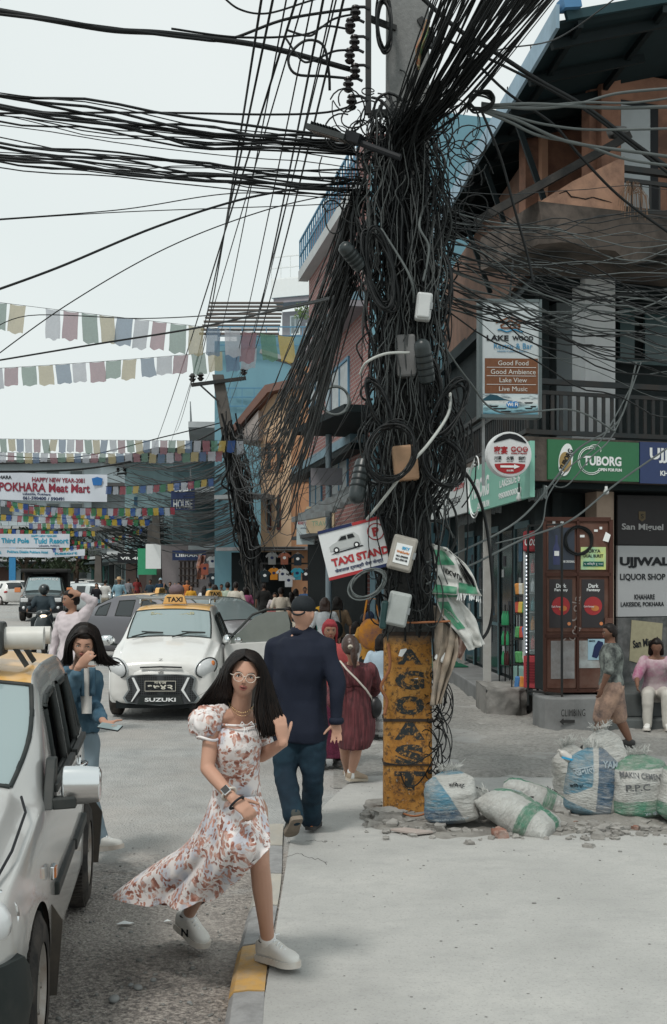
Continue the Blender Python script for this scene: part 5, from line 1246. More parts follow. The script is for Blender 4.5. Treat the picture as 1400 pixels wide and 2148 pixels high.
b=MB();b.beam((a[0],.1,a[1]),(c[0],.1,c[1]),.4,.09);W(LF(U,b),'sloping_coping',mat('wet_black_concrete',(.03,.03,.03),.8,bmp=.5,dirt=(.09,.08,.07)))
b=MB();b.tube([(c[0]-.05+.12*cos(t),.1+.1*sin(t),c[1]+.08)for t in range(6)],.05,8);W(LF(U,b),'debris_lump',mat('debris_grey',(.2,.2,.2),.9,bmp=.6),smooth='all')
crk=[(1175,405),(1190,400),(1200,412),(1215,414),(1230,417),(1245,413),(1262,418),(1285,424)]
b=MB();b.tube([(U.xz(x,y)[0],.012,U.xz(x,y)[1])for x,y in crk],[.004,.008,.01,.006,.008,.006,.008,.003],4);W(LF(U,b),'crack',INK)
V2=Face((3.05,15.0),(6.2,16.05))
b=MB();pbox(b,.35,3.3,6.43,8.6,.0,.2);W(LF(V2,b),'orange_wall',ORPL)
x0,x1,_,_=V2.rc(1252,200,1292,420);b=MB();pbox(b,x0,x1,6.43,8.6,-.12,-.002);W(LF(V2,b),'pilaster',ORPL)
V3=Face((2.9,16.2),(4.0,16.55));b=MB();pbox(b,-.2,1.3,6.43,8.3,0,.2);W(LF(V3,b),'orange_wall',ORPL)
b=MB();pbox(b,.0,.1,6.43,8.2,-.1,-.002);W(LF(V3,b),'pilaster',plaster('light_orange_plaster',(.55,.32,.22),(.3,.16,.11),.4))
b=MB();b.beam((3.0,16.3,5.0),(2.3,23.5,5.0),.15,2.6);W(b,'shade_backdrop_wall',DWALL)  # dark wall added as backdrop for the black shade under the eave
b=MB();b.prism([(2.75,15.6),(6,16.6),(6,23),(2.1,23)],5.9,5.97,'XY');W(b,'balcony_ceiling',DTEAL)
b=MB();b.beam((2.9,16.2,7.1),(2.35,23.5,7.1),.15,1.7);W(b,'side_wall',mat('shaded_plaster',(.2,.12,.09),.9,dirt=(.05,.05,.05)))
x0,x1,z0,z1=V2.rc(1300,225,1362,425);b=MB();pbox(b,x0,x1,6.43,z1,-.03,-.003);W(LF(V2,b),'door',mat('pale_door',(.42,.46,.48),.6,var=.1))
b=MB();pbox(b,x1,x1+.12,6.43,z1+.05,-.035,-.004);pbox(b,x0-.04,x1+.12,z1,z1+.06,-.04,-.004);pbox(b,x0-.04,x0-.002,6.43,z1,-.04,-.004);W(LF(V2,b),'door_frame',INK)
xr,_,_,_=U.rc(1316,340,1400,430);railing(U,xr,xr+1.6,6.45,7.02,.1,.125,.02,DARKMETAL)
b=MB()
for i in range(46):
 a_=RN(0,6.28);r=RN(.06,.2);h=RN(.0,.14);x,z=U.xz(1318,408);
 b.tube([(x,-.03,z-.02),(x+r*.5*cos(a_),-.1,z+h),(x+r*cos(a_),-.13,z-.04),(x+r*1.15*cos(a_),-.13,z-RN(.1,.36))],.0035,3)
t=thing('dry_plant','dry brown grass tuft sprouting from the stained upper slab','plant',U.o,U.a);b.build('grass_blades',mat('dry_grass',(.25,.16,.11),.9),t)
E0,E1=V((2.47,12.6,7.96)),V((1.74,20.8,7.96));rdir=V((4.3,1.4,1.39))
b=MB();n=60
def rf(u,v):p=E0.lerp(E1,v)+rdir*u;return p+V((0,0,.018*sin(v*n*pi*2)))
b.grid(rf,2,240);o=W(b,'roof',mat('shaded_roof_sheet',(.010,.022,.026),.7,.0,var=.2),fix=False);sm_=o.modifiers.new('s','SOLIDIFY');sm_.thickness=.03;sm_.offset=1  # sheet colour darkened to put the underside's shade into it
b=MB();b.beam(E0+V((-.02,-.1,.04)),E1+V((-.02,0,.04)),.04,.26);W(b,'eave_fascia',BLUEF)
b=MB();b.beam(E0+V((.0,-.05,.05))+rdir*.02,E0+rdir+V((0,-.05,.05)),.05,.1);W(b,'rake_board',mat('rake_teal',(.02,.05,.06),.6))
b=MB();b.beam(E0+V((.02,-.06,.18)),E0+V((.22,.0,.22)),.16,.12);W(b,'gutter_end',mat('blue_gutter',(.08,.2,.36),.5))
for u in(.06,.3,.55):b=MB();b.beam(E0+rdir*u-V((0,.06,.07)),E1+rdir*u-V((0,0,.07)),.06,.08);W(b,'purlin',DTEAL)
for i in range(9):
 p=E0.lerp(E1,.03+i/8.6);b=MB();b.beam(p-V((0,0,.12)),p+rdir*.35-V((0,0,.1)),.06,.1);W(b,'rafter',DTEAL)
for i in(.28,.5,.72):
 p=E0.lerp(E1,i);b=MB();b.beam(p+V((.1,0,-.1)),p+V((.6,.05,-1.5)),.05,.07);W(b,'bracket',DTEAL)
for i in(.12,.26,.4,.55,.7):p=E0.lerp(E1,i);b=MB();b.tube([p+V((-.04,0,-.06)),p+V((-.04,0,.22))],.008,4);W(b,'rain_rod',INK)
b=MB();b.beam((2.05,14.9,4.9),(2.45,17.4,6.0),.05,.07);W(b,'bracket',DTEAL)
b=MB();rs=[]
prof=[(2.50,14.35),(2.51,14.0),(2.56,13.86),(2.66,13.79),(2.9,13.78),(3.25,13.9),(3.3,14.6),(3.3,15.8),(2.75,15.8)]
b.prism(prof,-.02,.41,'XY');o=tag(b.build('concrete_step',TILE,bevel=.02),'grey concrete block painted CLIMBING beneath the brown cabinet','step')
Fst=Face((2.66,13.79),(3.25,13.86));
b=MB();put_text(b,'CLIMBING',.22,.235,.30,.085,y=-.05,spacing=1.1)
b.prism([(.05,.13),(.1,.17),(.1,.15),(.24,.15),(.24,.115),(.1,.115),(.1,.09)],-.05,-.044)
LF(Fst,b);o2=b.build('lettering',mat('brush_black',(.03,.03,.03),.8),o,fix=False)
def rock(mb,c,r,seed=0,n=9,amp=.35,M=None):
 c=V(c);r=r if isinstance(r,(tuple,list))else(r,r,r);rs=[]
 for i in range(1,n-1):
  th=pi*i/(n-1);q=[]
  for k in range(n+2):
   a=2*pi*k/(n+2);d=V((sin(th)*cos(a),sin(th)*sin(a),cos(th)));f=1+amp*noise.noise(d*1.6+V((seed*3.1,seed,0)))+amp*.4*noise.noise(d*4+V((seed,0,2)))
   d=V((max(-.8,min(.8,d.x*1.2)),max(-.8,min(.8,d.y*1.2)),max(-.75,min(.75,d.z*1.2))))
   p=V((d.x*r[0],d.y*r[1],d.z*r[2]))*f
   q.append((M@p if M is not None else p)+c)
  rs.append(q)
 mb.rings(rs)
b=MB();n=30
def blk(u,v):
 x=2.06+.02*0+.55*u;j=lambda k:.07*noise.noise(V((u*5,v*5,k)))
 if v<.5:return V((x+j(1),15.45-.45*u*0-.18*sin(u*pi)+j(2)*.6,-.03+.40*v*2))
 return V((x+j(3)*.3,15.45-.18*sin(u*pi)+(v-.5)*2.2+j(4)*.2,.37+j(5)*.3))
b.grid(blk,24,20);b.quad(blk(0,0),blk(0,.5),blk(0,1),blk(0,1)-V((0,0,.4)));tag(b.build('broken_step',mat('broken_block',(.27,.26,.245),.95,dirt=(.09,.09,.085),dirtamt=.9,scale=3,bmp=.9,bscale=20),smooth='all',fix=False),'low broken concrete block with crumbled face left of the painted step','step')
b=MB();b.prism([(2.15,15.9),(2.6,15.75),(3.1,15.7),(2.5,24),(1.95,24)],-.02,.24,'XY');tag(b.build('shop_walkway',TILE,bevel=.02),'raised grey walkway slab running along the shop fronts behind the pole','walkway')
b=MB();pbox(b,3.3,6.5,-.02,.14,13.9,16);pbox(b,3.34,6.5,.14,.44,14.1,16);tag(b.build('shop_ledge',mat('dark_ledge',(.1,.11,.11),.8,dirt=(.04,.04,.04),bmp=.3),bevel=.02),'dark stepped ledge under the liquor banner where someone sits','step')
b=MB();b.box((2.6,16.6,.262),(.7,.45,.02),rz=.1);tag(b.build('door_mat',mat('brown_mat',(.1,.05,.05),.95,bmp=.5)),'brown door mat lying on the shop walkway','mat')
# ------------------------------------------------------------ shop signs
def sign(F,name,label,px0,py0,px1,py1,off,paint,thick=.06,frame_=None,cat='sign'):
 x0,x1,z0,z1=F.rc(px0,py0,px1,py1,off)
 c=T3(F,(x0+x1)/2,-off,(z0+z1)/2);t=thing(name,label,cat,c,F.a);w,h=abs(x1-x0),z1-z0
 b=MB();pbox(b,-w/2,w/2,-h/2,h/2,0,thick);b.build('sign_panel',paint,t)
 if frame_:
  b=MB()
  for q in((-w/2-.012,-w/2,-h/2-.012,h/2+.012),(w/2,w/2+.012,-h/2-.012,h/2+.012),(-w/2,w/2,h/2,h/2+.012),(-w/2,w/2,-h/2-.012,-h/2)):pbox(b,*q,-.01,thick+.005)
  b.build('sign_frame',frame_,t)
 return t,w,h
GREEN=mat('bottle_green_sign',(.018,.14,.055),.4,var=.15,scale=3);MINT=mat('mint_sign',(.22,.50,.40),.4,var=.08,scale=2);NAVYS=mat('navy_sign',(.015,.035,.12),.4)
def tuborg(t,cx,cz,w,sub=True,col=WHITE):
 letter([('TUBORG',cx,cz,w,w*.22,dict(shear=.0)),('OPEN FOR FUN',cx+w*.2,cz-w*.2,w*.62,w*.07)]if sub else[('TUBORG',cx,cz,w,w*.3)],col,t,bold=.035)
 b=MB()
 for r0,k in((w*.34,0),(w*.30,1)):
  pts=[V((cx-w*.3+r0*cos(a),-.004,cz+r0*.95*sin(a)))for a in[R(70+12*i)for i in range(21)]];b.tube(pts,w*.008,4)
 pts=[V((cx-w*.3+w*.1+w*.16*cos(a),-.004,cz+w*.25+w*.12*sin(a)))for a in[R(-20+14*i)for i in range(15)]];b.tube(pts,w*.008,4);b.build('foam_emblem',col,t)
t,w,h=sign(F1,'shop_sign','long green beer sign reading TUBORG over the liquor shop',1150,925,1341,1008,.03,GREEN)
tuborg(t,.12,0,.56)
b=MB();pts=[]
for a in[2*pi*k/26 for k in range(26)]:pts.append((-.42+.10*cos(a)+.03*sin(a),.0+.21*sin(a)))
b.prism(pts,-.012,-.002);o=b.build('bottle_badge',WHITE,t);b=MB();disc(b,-.43,-.03,.085,.13,-.015);b.build('badge_gold',mat('badge_gold',(.35,.24,.1),.5),o)
letter([('TUBORG',-.42,.0,.3,.075,dict(rot=R(62)))],INK,o,y=-.02,bold=.03)
t,w,h=sign(F1,'shop_sign','navy sign reading UJJWAL at the right end of the green sign',1343,930,1520,1016,.03,NAVYS)
letter([('UJJWAL',-.1,.1,.82,.2),('KHAHARE, POKHARA',.1,-.14,.9,.08)],WHITE,t,bold=.03)
t,w,h=sign(S1,'shop_sign','mint green beer sign on the receding side wall beneath the balcony',984,955,1112,1060,.05,MINT)
tuborg(t,-w*.28,.0,w*.34,True);letter([('पसल / SHOP',w*.24,.12,w*.36,.16),('LAKESIDE 6',w*.22,-.06,w*.3,.1),('9800000000',w*.22,-.22,w*.34,.08)],WHITE,t,bold=.02)
t,w,h=sign(S1,'shop_sign','white sign with dark lettering left of the mint green sign',903,1000,981,1085,.05,mat('white_sign',(.62,.66,.66),.4,var=.06))
letter([('Apple Care',-.4,.15,w*.5,.14),('LAKESIDE',.6,-.1,w*.35,.1)],INK,t);letter([('Lakeside',w*.3,.12,w*.25,.12)],REDP,t)
c=P(1070,953,13.75);t=thing('round_sign','round white lightbox with red and black Chinese lettering at the corner','sign',c,R(8))
b=MB();b.lathe([(.255,.0),(.27,.005),(.275,.03),(.275,.13),(.26,.145),(.001,.145)],axis='Y',n=48);b.lathe([(.001,-.001),(.256,-.001)],axis='Y',n=48,cap=False);b.build('sign_case',mat('lightbox_white',(.66,.68,.69),.4,var=.04),t,smooth=True)
RD=mat('sign_red',(.34,.03,.035),.5,var=.05)
letter([('家宴',-.115,.05,.17,.095),('FAMILY FEAST',.115,.012,.2,.018)],RD,t,bold=.03,y=-.006)
for i,ch in enumerate('中餐厅'):
 b=MB();disc(b,.045+.072*i,.062,.033,y=-.008);o=b.build('red_roundel',RD,t);letter([(ch,.045+.072*i,.062,.042,.042)],WHITE,o,y=-.01)
letter([('川菜',-.15,-.045,.09,.045),('火锅',0,-.045,.09,.045),('烧烤',.15,-.045,.09,.045),('STIR FRY',-.15,-.083,.08,.012),('HOT POT',0,-.083,.08,.012),('BARBECUE',.15,-.083,.08,.012)],INK,t,bold=.02,y=-.006)
b=MB();pts=[(-.185+.37*k/14,-.118-.0)for k in range(15)];pts=[(-.19+.38*k/14,-.118+.012*sin(pi*k/14))for k in range(15)]+[(.19*cos(a),-.12-.115*sin(a))for a in[pi*k/14 for k in range(15)]];b.prism(pts,-.007,-.002);o=b.build('red_segment',RD,t)
b=MB();b.prism([(-.12,-.135),(.05,-.135),(.05,-.12),(.12,-.148),(.05,-.176),(.05,-.16),(-.12,-.16)],-.012,-.008);put_text(b,'50米',0,-.195,.09,.026,y=-.01,bold=.02);b.build('arrow',WHITE,o)
b=MB();b.prism([(-.2,.135),(0,.19),(.2,.135),(.2,.15),(.15,.2),(.08,.238),(0,.25),(-.08,.238),(-.15,.2),(-.2,.15)],-.007,-.002);b.build('roof_emblem',INK,t)
b=MB();b.beam((.0,.1,0),(.45,.4,.02),.03,.03);b.build('sign_bracket',DARKMETAL,t)
c=P(1071,752,12.4);t=thing('hanging_sign','tall restaurant board LAKEWOOD hanging under the eave with brown menu panel','sign',c,R(3))
w,h=.645,1.245
b=MB();pbox(b,-w/2,w/2,-h/2,h/2,0,.14);b.build('sign_case',mat('board_white',(.50,.55,.57),.45,dirt=(.32,.36,.37),dirtamt=.4,scale=4,var=.05),t)
b=MB()
for q in((-w/2-.02,-w/2+.012,-h/2-.02,h/2+.02),(w/2-.012,w/2+.02,-h/2-.02,h/2+.02),(-w/2,w/2,h/2-.012,h/2+.02),(-w/2,w/2,-h/2-.02,-h/2+.015)):pbox(b,*q,-.015,.155)
b.build('sign_frame',mat('old_aluminium',(.13,.16,.165),.5,.6),t)
BRN=mat('sign_brown',(.17,.075,.04),.5,var=.25,scale=30)
letter([('LAKE',-.14,.22,.24,.06),('WOOD',.135,.22,.23,.05)],INK,t,bold=.03,y=-.006);letter([('Restro & Bar',.03,.135,.42,.06),('Lakeside 6 Lakefront Pokhara',.02,.08,.33,.018)],mat('sign_blue',(.05,.24,.42),.5),t,y=-.006)
b=MB()
for x0_,x1_,zz in((-.16,0,0),(-.11,0,-.035)):b.beam((x0_,-.006,.385+zz),(0,-.006,.45+zz),.006,.016,(0,0,1));b.beam((0,-.006,.45+zz),(-x0_,-.006,.385+zz),.006,.016,(0,0,1))
b.beam((-.1,-.006,.33),(.1,-.006,.33),.006,.014);b.beam((-.1,-.006,.37),(-.1,-.006,.33),.006,.014);b.beam((.1,-.006,.37),(.1,-.006,.33),.006,.014);b.beam((0,-.006,.37),(0,-.006,.33),.006,.014)
b.build('house_emblem',BRN,t);b=MB();b.tube([(x,-.006,.30+.012*sin(x*40))for x in[-.14+.02*k for k in range(15)]],.008,4);b.build('water_emblem',mat('sign_blue',(0,0,0)),t)
b=MB();rect(b,-.28,.3,-.38,.0,-.004);o=b.build('menu_panel',BRN,t)
letter([('Good Food',.03,-.05,.33,.05),('Good Ambience',.03,-.145,.49,.052),('Lake View',.03,-.235,.3,.05),('Live Music',.03,-.33,.31,.05)],mat('menu_white',(.6,.6,.57),.5),o,y=-.009)
b=MB();[rect(b,-.26,.28,z-.002,z+.002,-.008)for z in(-.098,-.19,-.283)];b.build('menu_rule',WHITE,o)
m,nt,bb=nodes('lake_picture');co=coords(nt);sx=N(nt,'ShaderNodeSeparateXYZ',{0:co});n1=noi(nt,N(nt,'ShaderNodeMapping',{0:co,'Scale':(2,1,9)}).outputs[0],3,4)
a_=N(nt,'ShaderNodeMapRange',{0:sx.outputs[2],1:-.62,2:-.38});nt.links.new(mixc(nt,ramp(nt,n1,[(.5,g4(0)),(.62,g4(.8))]),ramp(nt,a_.outputs[0],[(0,(.05,.24,.34,1)),(.35,(.3,.5,.55,1)),(.6,(.62,.66,.66,1)),(1,(.5,.6,.64,1))]),(.02,.05,.07,1)),bb.inputs['Base Color'])
b=MB();rect(b,-.3,.3,-.605,-.385,-.004);o=b.build('lake_panel',m,t)
b=MB();b.prism([(-.3,-.44),(-.22,-.39),(-.15,-.4),(-.08,-.435),(.0,-.455),(-.3,-.46)],-.008,-.005);b.build('hill_picture',mat('hill_blue',(.02,.07,.1),.6),o)
b=MB();disc(b,.0,-.5,.045,.035,-.01);disc(b,.05,-.5,.04,.035,-.0095);o2=b.build('wifi_badge',mat('wifi_blue',(.02,.2,.5),.5),o);letter([('Wi Fi',.02,-.5,.12,.04)],WHITE,o2,y=-.014,bold=.03)
for x,z,l in((-.12,-.545,.17),(-.05,-.575,.12),(-.18,-.52,.1),(.2,-.54,.09),(.25,-.52,.07),(.2,-.48,.1)):
 b=MB();b.prism([(x-l/2,z+.006),(x+l/2,z+.008),(x+l*.35,z-.008),(x-l*.35,z-.008)],-.009,-.005);b.build('boat_picture',INK,o)
b=MB();b.tube([(-w/2+.04,.07,-h/2),(-w/2+.04,.07,-h/2-.75)],.018,8);b.build('sign_post',STEEL,t)
b=MB();b.tube([(0,.07,h/2),(.05,.07,h/2+.5)],.012,6);b.build('sign_hanger',DARKMETAL,t)
# ------------------------------------------------------------ big liquor banner
x0,x1,z0,z1=F1.rc(1296,1040,1430,1470,-.45)
c=T3(F1,(x0+x1)/2,.45,(z0+z1)/2);t=thing('shop_banner','tall liquor shop banner reading San Miguel and UJJWAL LIQUOR SHOP','banner',c,F1.a);w,h=x1-x0,z1-z0
zz=lambda py:F1.xz(1350,py,-.45)[1]-(z0+z1)/2
b=MB();pbox(b,-w/2,w/2,zz(1143),h/2,0,.04);b.build('dark_panel',mat('banner_black',(.03,.028,.03),.5),t)
b=MB();pbox(b,-w/2,w/2,zz(1293),zz(1145),-.002,.04);b.build('grey_panel',mat('banner_grey',(.40,.41,.42),.5,var=.05),t)
b=MB();pbox(b,-w/2,w/2,-h/2,zz(1295),0,.04);b.build('picture_panel',mat('banner_photo',(.14,.14,.14),.5,var=.9,scale=7,dirt=(.03,.04,.04),dirtamt=.9),t)
xo=lambda px:F1.xz(px,0,-.45)[0]-(x0+x1)/2
letter([('San Miguel',xo(1348),zz(1107),xo(1392)-xo(1305),.11)],mat('banner_silver',(.4,.4,.4),.5),t,bold=.02,y=-.006)
letter([('UJJWAL',xo(1300)+.39,zz(1180),.78,.15)],INK,t,bold=.05,y=-.008)
letter([('LIQUOR SHOP',xo(1300)+.36,zz(1211),.71,.1),('KHAHARE',xo(1352),zz(1252),.32,.07),('LAKESIDE, POKHARA',xo(1302)+.34,zz(1268),.68,.07)],INK,t,bold=.02,y=-.008)
b=MB();b.prism([(xo(1340),zz(1073)),(xo(1340),zz(1089)),(xo(1347),zz(1094)),(xo(1354),zz(1089)),(xo(1354),zz(1073))],-.006,-.002);o=b.build('crest',mat('crest_bronze',(.12,.09,.05),.5),t);letter([('S',xo(1347),zz(1083),.045,.06)],INK,o,y=-.01)
b=MB();b.prism([(xo(1325),zz(1300)),(xo(1390),zz(1308)),(xo(1384),zz(1405)),(xo(1320),zz(1385))],-.008,-.002);o=b.build('can_picture',mat('can_gold',(.34,.31,.2),.4,var=.2,scale=20),t)
letter([('San Miguel',xo(1354),zz(1350),.4,.14,dict(rot=.12))],INK,o,bold=.03,y=-.012);letter([('ING THE WORLD',xo(1345),zz(1414),.32,.03)],mat('banner_silver',(.4,.4,.4)),t,y=-.006)
# ------------------------------------------------------------ brown metal cabinet with posters
x0,x1,z0,z1=F1.rc(1142,1092,1277,1452,.45)
c=T3(F1,x0,-.45,.46);t=thing('metal_cabinet','rusty brown double door metal cabinet covered in torn posters','cabinet',c,R(6));w=.84;h=2.12
RUST=mat('rust_brown_paint',(.11,.048,.034),.6,var=.25,scale=5,dirt=(.3,.24,.2),dirtamt=.25,bmp=.25)
b=MB();pbox(b,0,w,0,h,.0,.04);b.build('door',RUST,t)
for i in range(2):
 for z_a,z_b in((.0,.66),(.70,1.42),(1.46,2.1)):
  b=MB();xa=.03+i*.41;pbox(b,xa,xa+.37,z_a+.03,z_b-.02,-.012,-.002);b.build('door_panel',RUST,t,bevel=.006)
b=MB()
for q in((-.02,.02,0,h),(w-.02,w+.03,0,h),(w/2-.012,w/2+.012,0,h),(-.02,w,h-.02,h+.03),(0,w,-.02,.02),(0,w,.66,.70),(0,w,1.42,1.46)):pbox(b,*q,-.03,-.012)
b.build('door_frame',mat('rust_frame',(.07,.03,.022),.6),t);b=MB();pbox(b,.76,.86,.82,.9,-.045,-.03);b.build('latch',RUST,t)
b=MB();pbox(b,0,w,0,h,.05,.42);b.build('cabinet_box',DWALL,t)
def poster(x0_,x1_,z0_,z1_,mt,lines=(),y=-.018):
 b=MB();pbox(b,x0_,x1_,z0_,z1_,y,y+.005);o=b.build('poster',mt,t)
 for txt,x,z,w_,h_,m_ in lines:letter([(txt,x,z,w_,h_)],m_,o,y=y-.003,bold=.02)
 return o
PBK=mat('poster_black',(.02,.015,.018),.35);
o=poster(.05,.38,1.5,2.02,mat('poster_navy',(.02,.03,.05),.35),[('THE ORIGINAL',.3,1.6,.16,.03,WHITE)])
b=MB();b.lathe([(.04,0),(.042,.02),(.042,.2),(.015,.27),(.014,.36),(.001,.365)],(.15,-.018,1.56),'Z',14,M=Matrix.Diagonal((1,.12,1)));b.build('bottle_picture',mat('bottle_blue',(.03,.04,.12),.3),o);b=MB();pbox(b,.12,.18,1.67,1.73,-.03,-.026);b.build('bottle_label',WHITE,o)
for xa in(.06,.47):
 o=poster(xa,xa+.29,.78,1.38,PBK,[('Dark',xa+.15,1.3,.13,.05,WHITE),('Fantasy',xa+.15,1.245,.17,.045,WHITE)])
 b=MB();disc(b,xa+.145,1.05,.115,y=-.022);q=b.build('poster_disc',REDP,o);b=MB();disc(b,xa+.17,1.02,.05,.035,-.026);b.build('biscuit_picture',mat('biscuit',(.55,.2,.06),.5),q)
 letter([('Dark Fantasy',xa+.09,1.04,.13,.03)],WHITE,q,y=-.03)
 b=MB();disc(b,xa+.25,.83,.022,y=-.022);b.build('poster_dot',AMBER,o)
o=poster(.46,.78,1.5,1.78,mat('poster_yellow',(.55,.62,.2),.4,var=.3,scale=5,dirt=(.1,.5,.55),dirtamt=.7),[('SURYA',.62,1.73,.18,.045,INK),('DUAL BURST',.62,1.67,.25,.04,INK)])
b=MB();pbox(b,.49,.75,1.54,1.6,-.024,-.019);q=b.build('price_bar',mat('dark_green',(.01,.1,.08),.5),o);letter([('९ बिक्री रु २०/',.62,1.57,.24,.035)],WHITE,q,y=-.027)
poster(.08,.38,.15,.62,mat('torn_paper',(.3,.3,.3),.8,var=.4,scale=8,dirt=(.1,.06,.05),dirtamt=.6));poster(.44,.76,.28,.62,mat('torn_paper_b',(.42,.46,.46),.8,dirt=(.14,.07,.05),dirtamt=.9,scale=5),(),-.0165)
o=poster(.55,.76,.38,.64,mat('poster_pale_blue',(.35,.52,.62),.5),[('MEXICO',.6,.615,.08,.02,INK)],-.022)
b=MB();b.prism([(.6,.42),(.66,.4),(.7,.46),(.75,.45),(.74,.6),(.68,.62),(.63,.55)],-.028,-.0225);b.build('wings_picture',NAVY,o)
for x,z in((.45,1.9),(.7,2.0),(.63,1.97),(.2,2.06),(.12,2.0),(.1,2.07)):
 b=MB();pbox(b,x,x+RN(.02,.07),z,z+RN(.01,.04),-.0155,-.013);b.build('paper_remnant',WHITE,t)
b=MB();b.add([(.74,-.016,1.86),(.8,-.05,1.84),(.83,-.05,1.93),(.78,-.016,1.97)],[(0,1,2,3)]);b.build('peeling_paper',WHITE,t)
letter([('Coca',.34,.68,.3,.13,dict(rot=R(60))),('Cola',.385,1.02,.32,.1,dict(rot=R(80)))],mat('old_white_script',(.33,.28,.26),.7),t,y=-.0135,bold=-.0)
for x,y in((.03,.02),(w-.03,.02),(.03,.4),(w-.03,.4)):b=MB();b.tube([(x,y,-.46+.42),(x,y,.0)],.02,6);b.build('leg',DARKMETAL,t)
t2=thing('coiled_cable','coil of black cable hung on the top of the brown cabinet','cable',T3(F1,x0+.42,-.53,.46+1.86),R(6));b=MB()
for k in range(8):r=.165+RN(-.012,.02);b.tube([(r*cos(a)+.01*sin(3*a+k),-.01*k*.4-.02,r*sin(a))for a in[2*pi*i/30 for i in range(31)]],.007,5)
b.build('coil',CABLE,t2)
t=thing('open_frame','thin black steel frame standing on the step left of the brown cabinet','frame',(2.44,14.35,.26));b=MB()
for x,y in((0,0),(.34,-.42),(.34,.35)):b.tube([(x,y,-.05 if y<0 else.0),(x,y,2.25)],.016,5)
b.build('frame_posts',DARKMETAL,t);b=MB();b.tube([(0,0,2.25),(.34,-.42,2.25),(.34,.35,2.25)],.016,5);b.tube([(0,0,.18),(.34,-.42,.18)],.016,5);b.build('frame_rails',DARKMETAL,t)
c=P(1126,1430,14.9);t=thing('drinks_fridge','red topped drinks fridge reading Coca-Cola with lit glass door','fridge',(2.48,14.95,.42),R(-35))
b=MB();pbox(b,0,.5,0,.42,0,.5);b.build('fridge_base',mat('fridge_red',(.35,.05,.06),.45),t,bevel=.01)
b=MB();[pbox(b,.04,.46,.08+.035*k,.095+.035*k,-.012,-.001)for k in range(8)];b.build('vent_grille',mat('fridge_red_dark',(.18,.02,.03),.5),t)
b=MB();pbox(b,0,.5,1.78,2.05,-.03,.5);o=b.build('fridge_header',mat('fridge_red',(0,0,0)),t,bevel=.03);letter([('Coca-Cola',.25,1.92,.42,.13)],WHITE,o,y=-.035,shear=.2)
b=MB();pbox(b,.0,.03,.42,1.78,0,.5);pbox(b,.47,.5,.42,1.78,0,.5);pbox(b,.03,.47,.42,1.78,.47,.5);b.build('fridge_cabinet',mat('fridge_white',(.4,.42,.43),.5),t)
b=MB();[b.sphere((.045,.01,.47+.05*k),.011,6,4)for k in range(26)];b.build('led_strip',mat('led_white',(.85,.9,1),.5,emit=2.2,var=0),t)
for k in range(5):
 z=.5+.25*k;b=MB();pbox(b,.03,.47,z-.02,z-.01,.05,.46);o=b.build('fridge_shelf',STEEL,t)
 for j in range(5):
  b=MB();b.lathe([(.028,0),(.03,.02),(.03,.11),(.012,.15),(.012,.18)],(.08+.08*j,.12,z),'Z',8);b.build('drink_bottle',[mat('drink_red',(.4,.04,.04),.3),mat('drink_orange',(.6,.25,.05),.3),mat('drink_teal',(.1,.3,.33),.3),mat('drink_clear',(.5,.55,.56),.3)][(j*3+k)%4],o)
b=MB();pbox(b,.03,.47,.44,1.76,.006,.012);m,nt,bb=nodes('clear_glass');bb.inputs['Alpha'].default_value=.18;bb.inputs['Roughness'].default_value=.05;bb.inputs['Base Color'].default_value=(.5,.6,.6,1);b.build('fridge_door',m,t);CLEAR=m
def rack(label,px0,px1,zs_,d,cols,kind,group=None,rz=-.5):
 p0=P(px0,1205,d);t=thing('snack_rack',label,'rack',(p0.x,d,.26),rz);w=(px1-px0)*d/FL/cos(rz)
 b=MB();[b.tube([(x,y,0),(x,y,zs_[-1]+.3)],.01,5)for x in(0,w)for y in(0,.25)];[pbox(b,0,w,z-.012,z,0,.25)for z in zs_];b.build('rack_frame',DARKMETAL,t)
 for z in zs_:
  for j in range(max(3,int(w/.075))):
   x=.04+j*(w-.06)/max(3,int(w/.075));b=MB();cc=random.choice(cols)
   if kind=='b':b.lathe([(.028,0),(.03,.02),(.03,.13),(.012,.19),(.013,.21)],(x,.06,z),'Z',8)
   else:b.box((x+.02,.06+RN(-.01,.02),z+.09),(.075,.045,.16),M=Matrix.Rotation(RN(-.2,.2),3,'Y'))
   g_o=b.build('bottle' if kind=='b' else 'snack_packet',cc,t,smooth=kind=='b')
   if kind!='b':g_o.modifiers.new('b','BEVEL').width=.015
PK=[mat('pk%s'%n,c,.4,var=.4,scale=30)for n,c in(('_red',(.5,.08,.05)),('_yellow',(.65,.45,.08)),('_blue',(.06,.2,.45)),('_white',(.6,.6,.55)),('_orange',(.6,.25,.05)),('_green',(.08,.3,.1)))]
rack('wire rack of bright snack packets left of the drinks fridge',1074,1102,(.08,.42,.76,1.1,1.35),15.6,PK,'p')
rack('low rack of cola and green soda bottles by the shop post',1048,1068,(.28,.58,.88),17.2,[mat('cola_dark',(.06,.02,.02),.2),mat('soda_green',(.04,.3,.13),.2)],'b')
for px,y0,y1,mt,d in((1022,1100,1392,mat('white_post',(.5,.5,.48),.7,dirt=(.25,.22,.2),scale=4),17.4),(968,1110,1340,mat('old_post',(.3,.3,.29),.7),21.2)):
 p=P(px,y1,d);b=MB();b.box((0,0,1.4),(.11,.11,2.8));b.box((0,0,2.75),(.16,.16,.1));t=tag(b.build('shop_post',mt,loc=(p.x,d,.24)),'white square post holding the shop canopy' if px>1000 else 'grey wooden post further along the shop fronts','post')
t=thing('glazed_shop','dim glazed shop front with notices beside the white post','shop',S0.o,S0.a);RG=S0.L
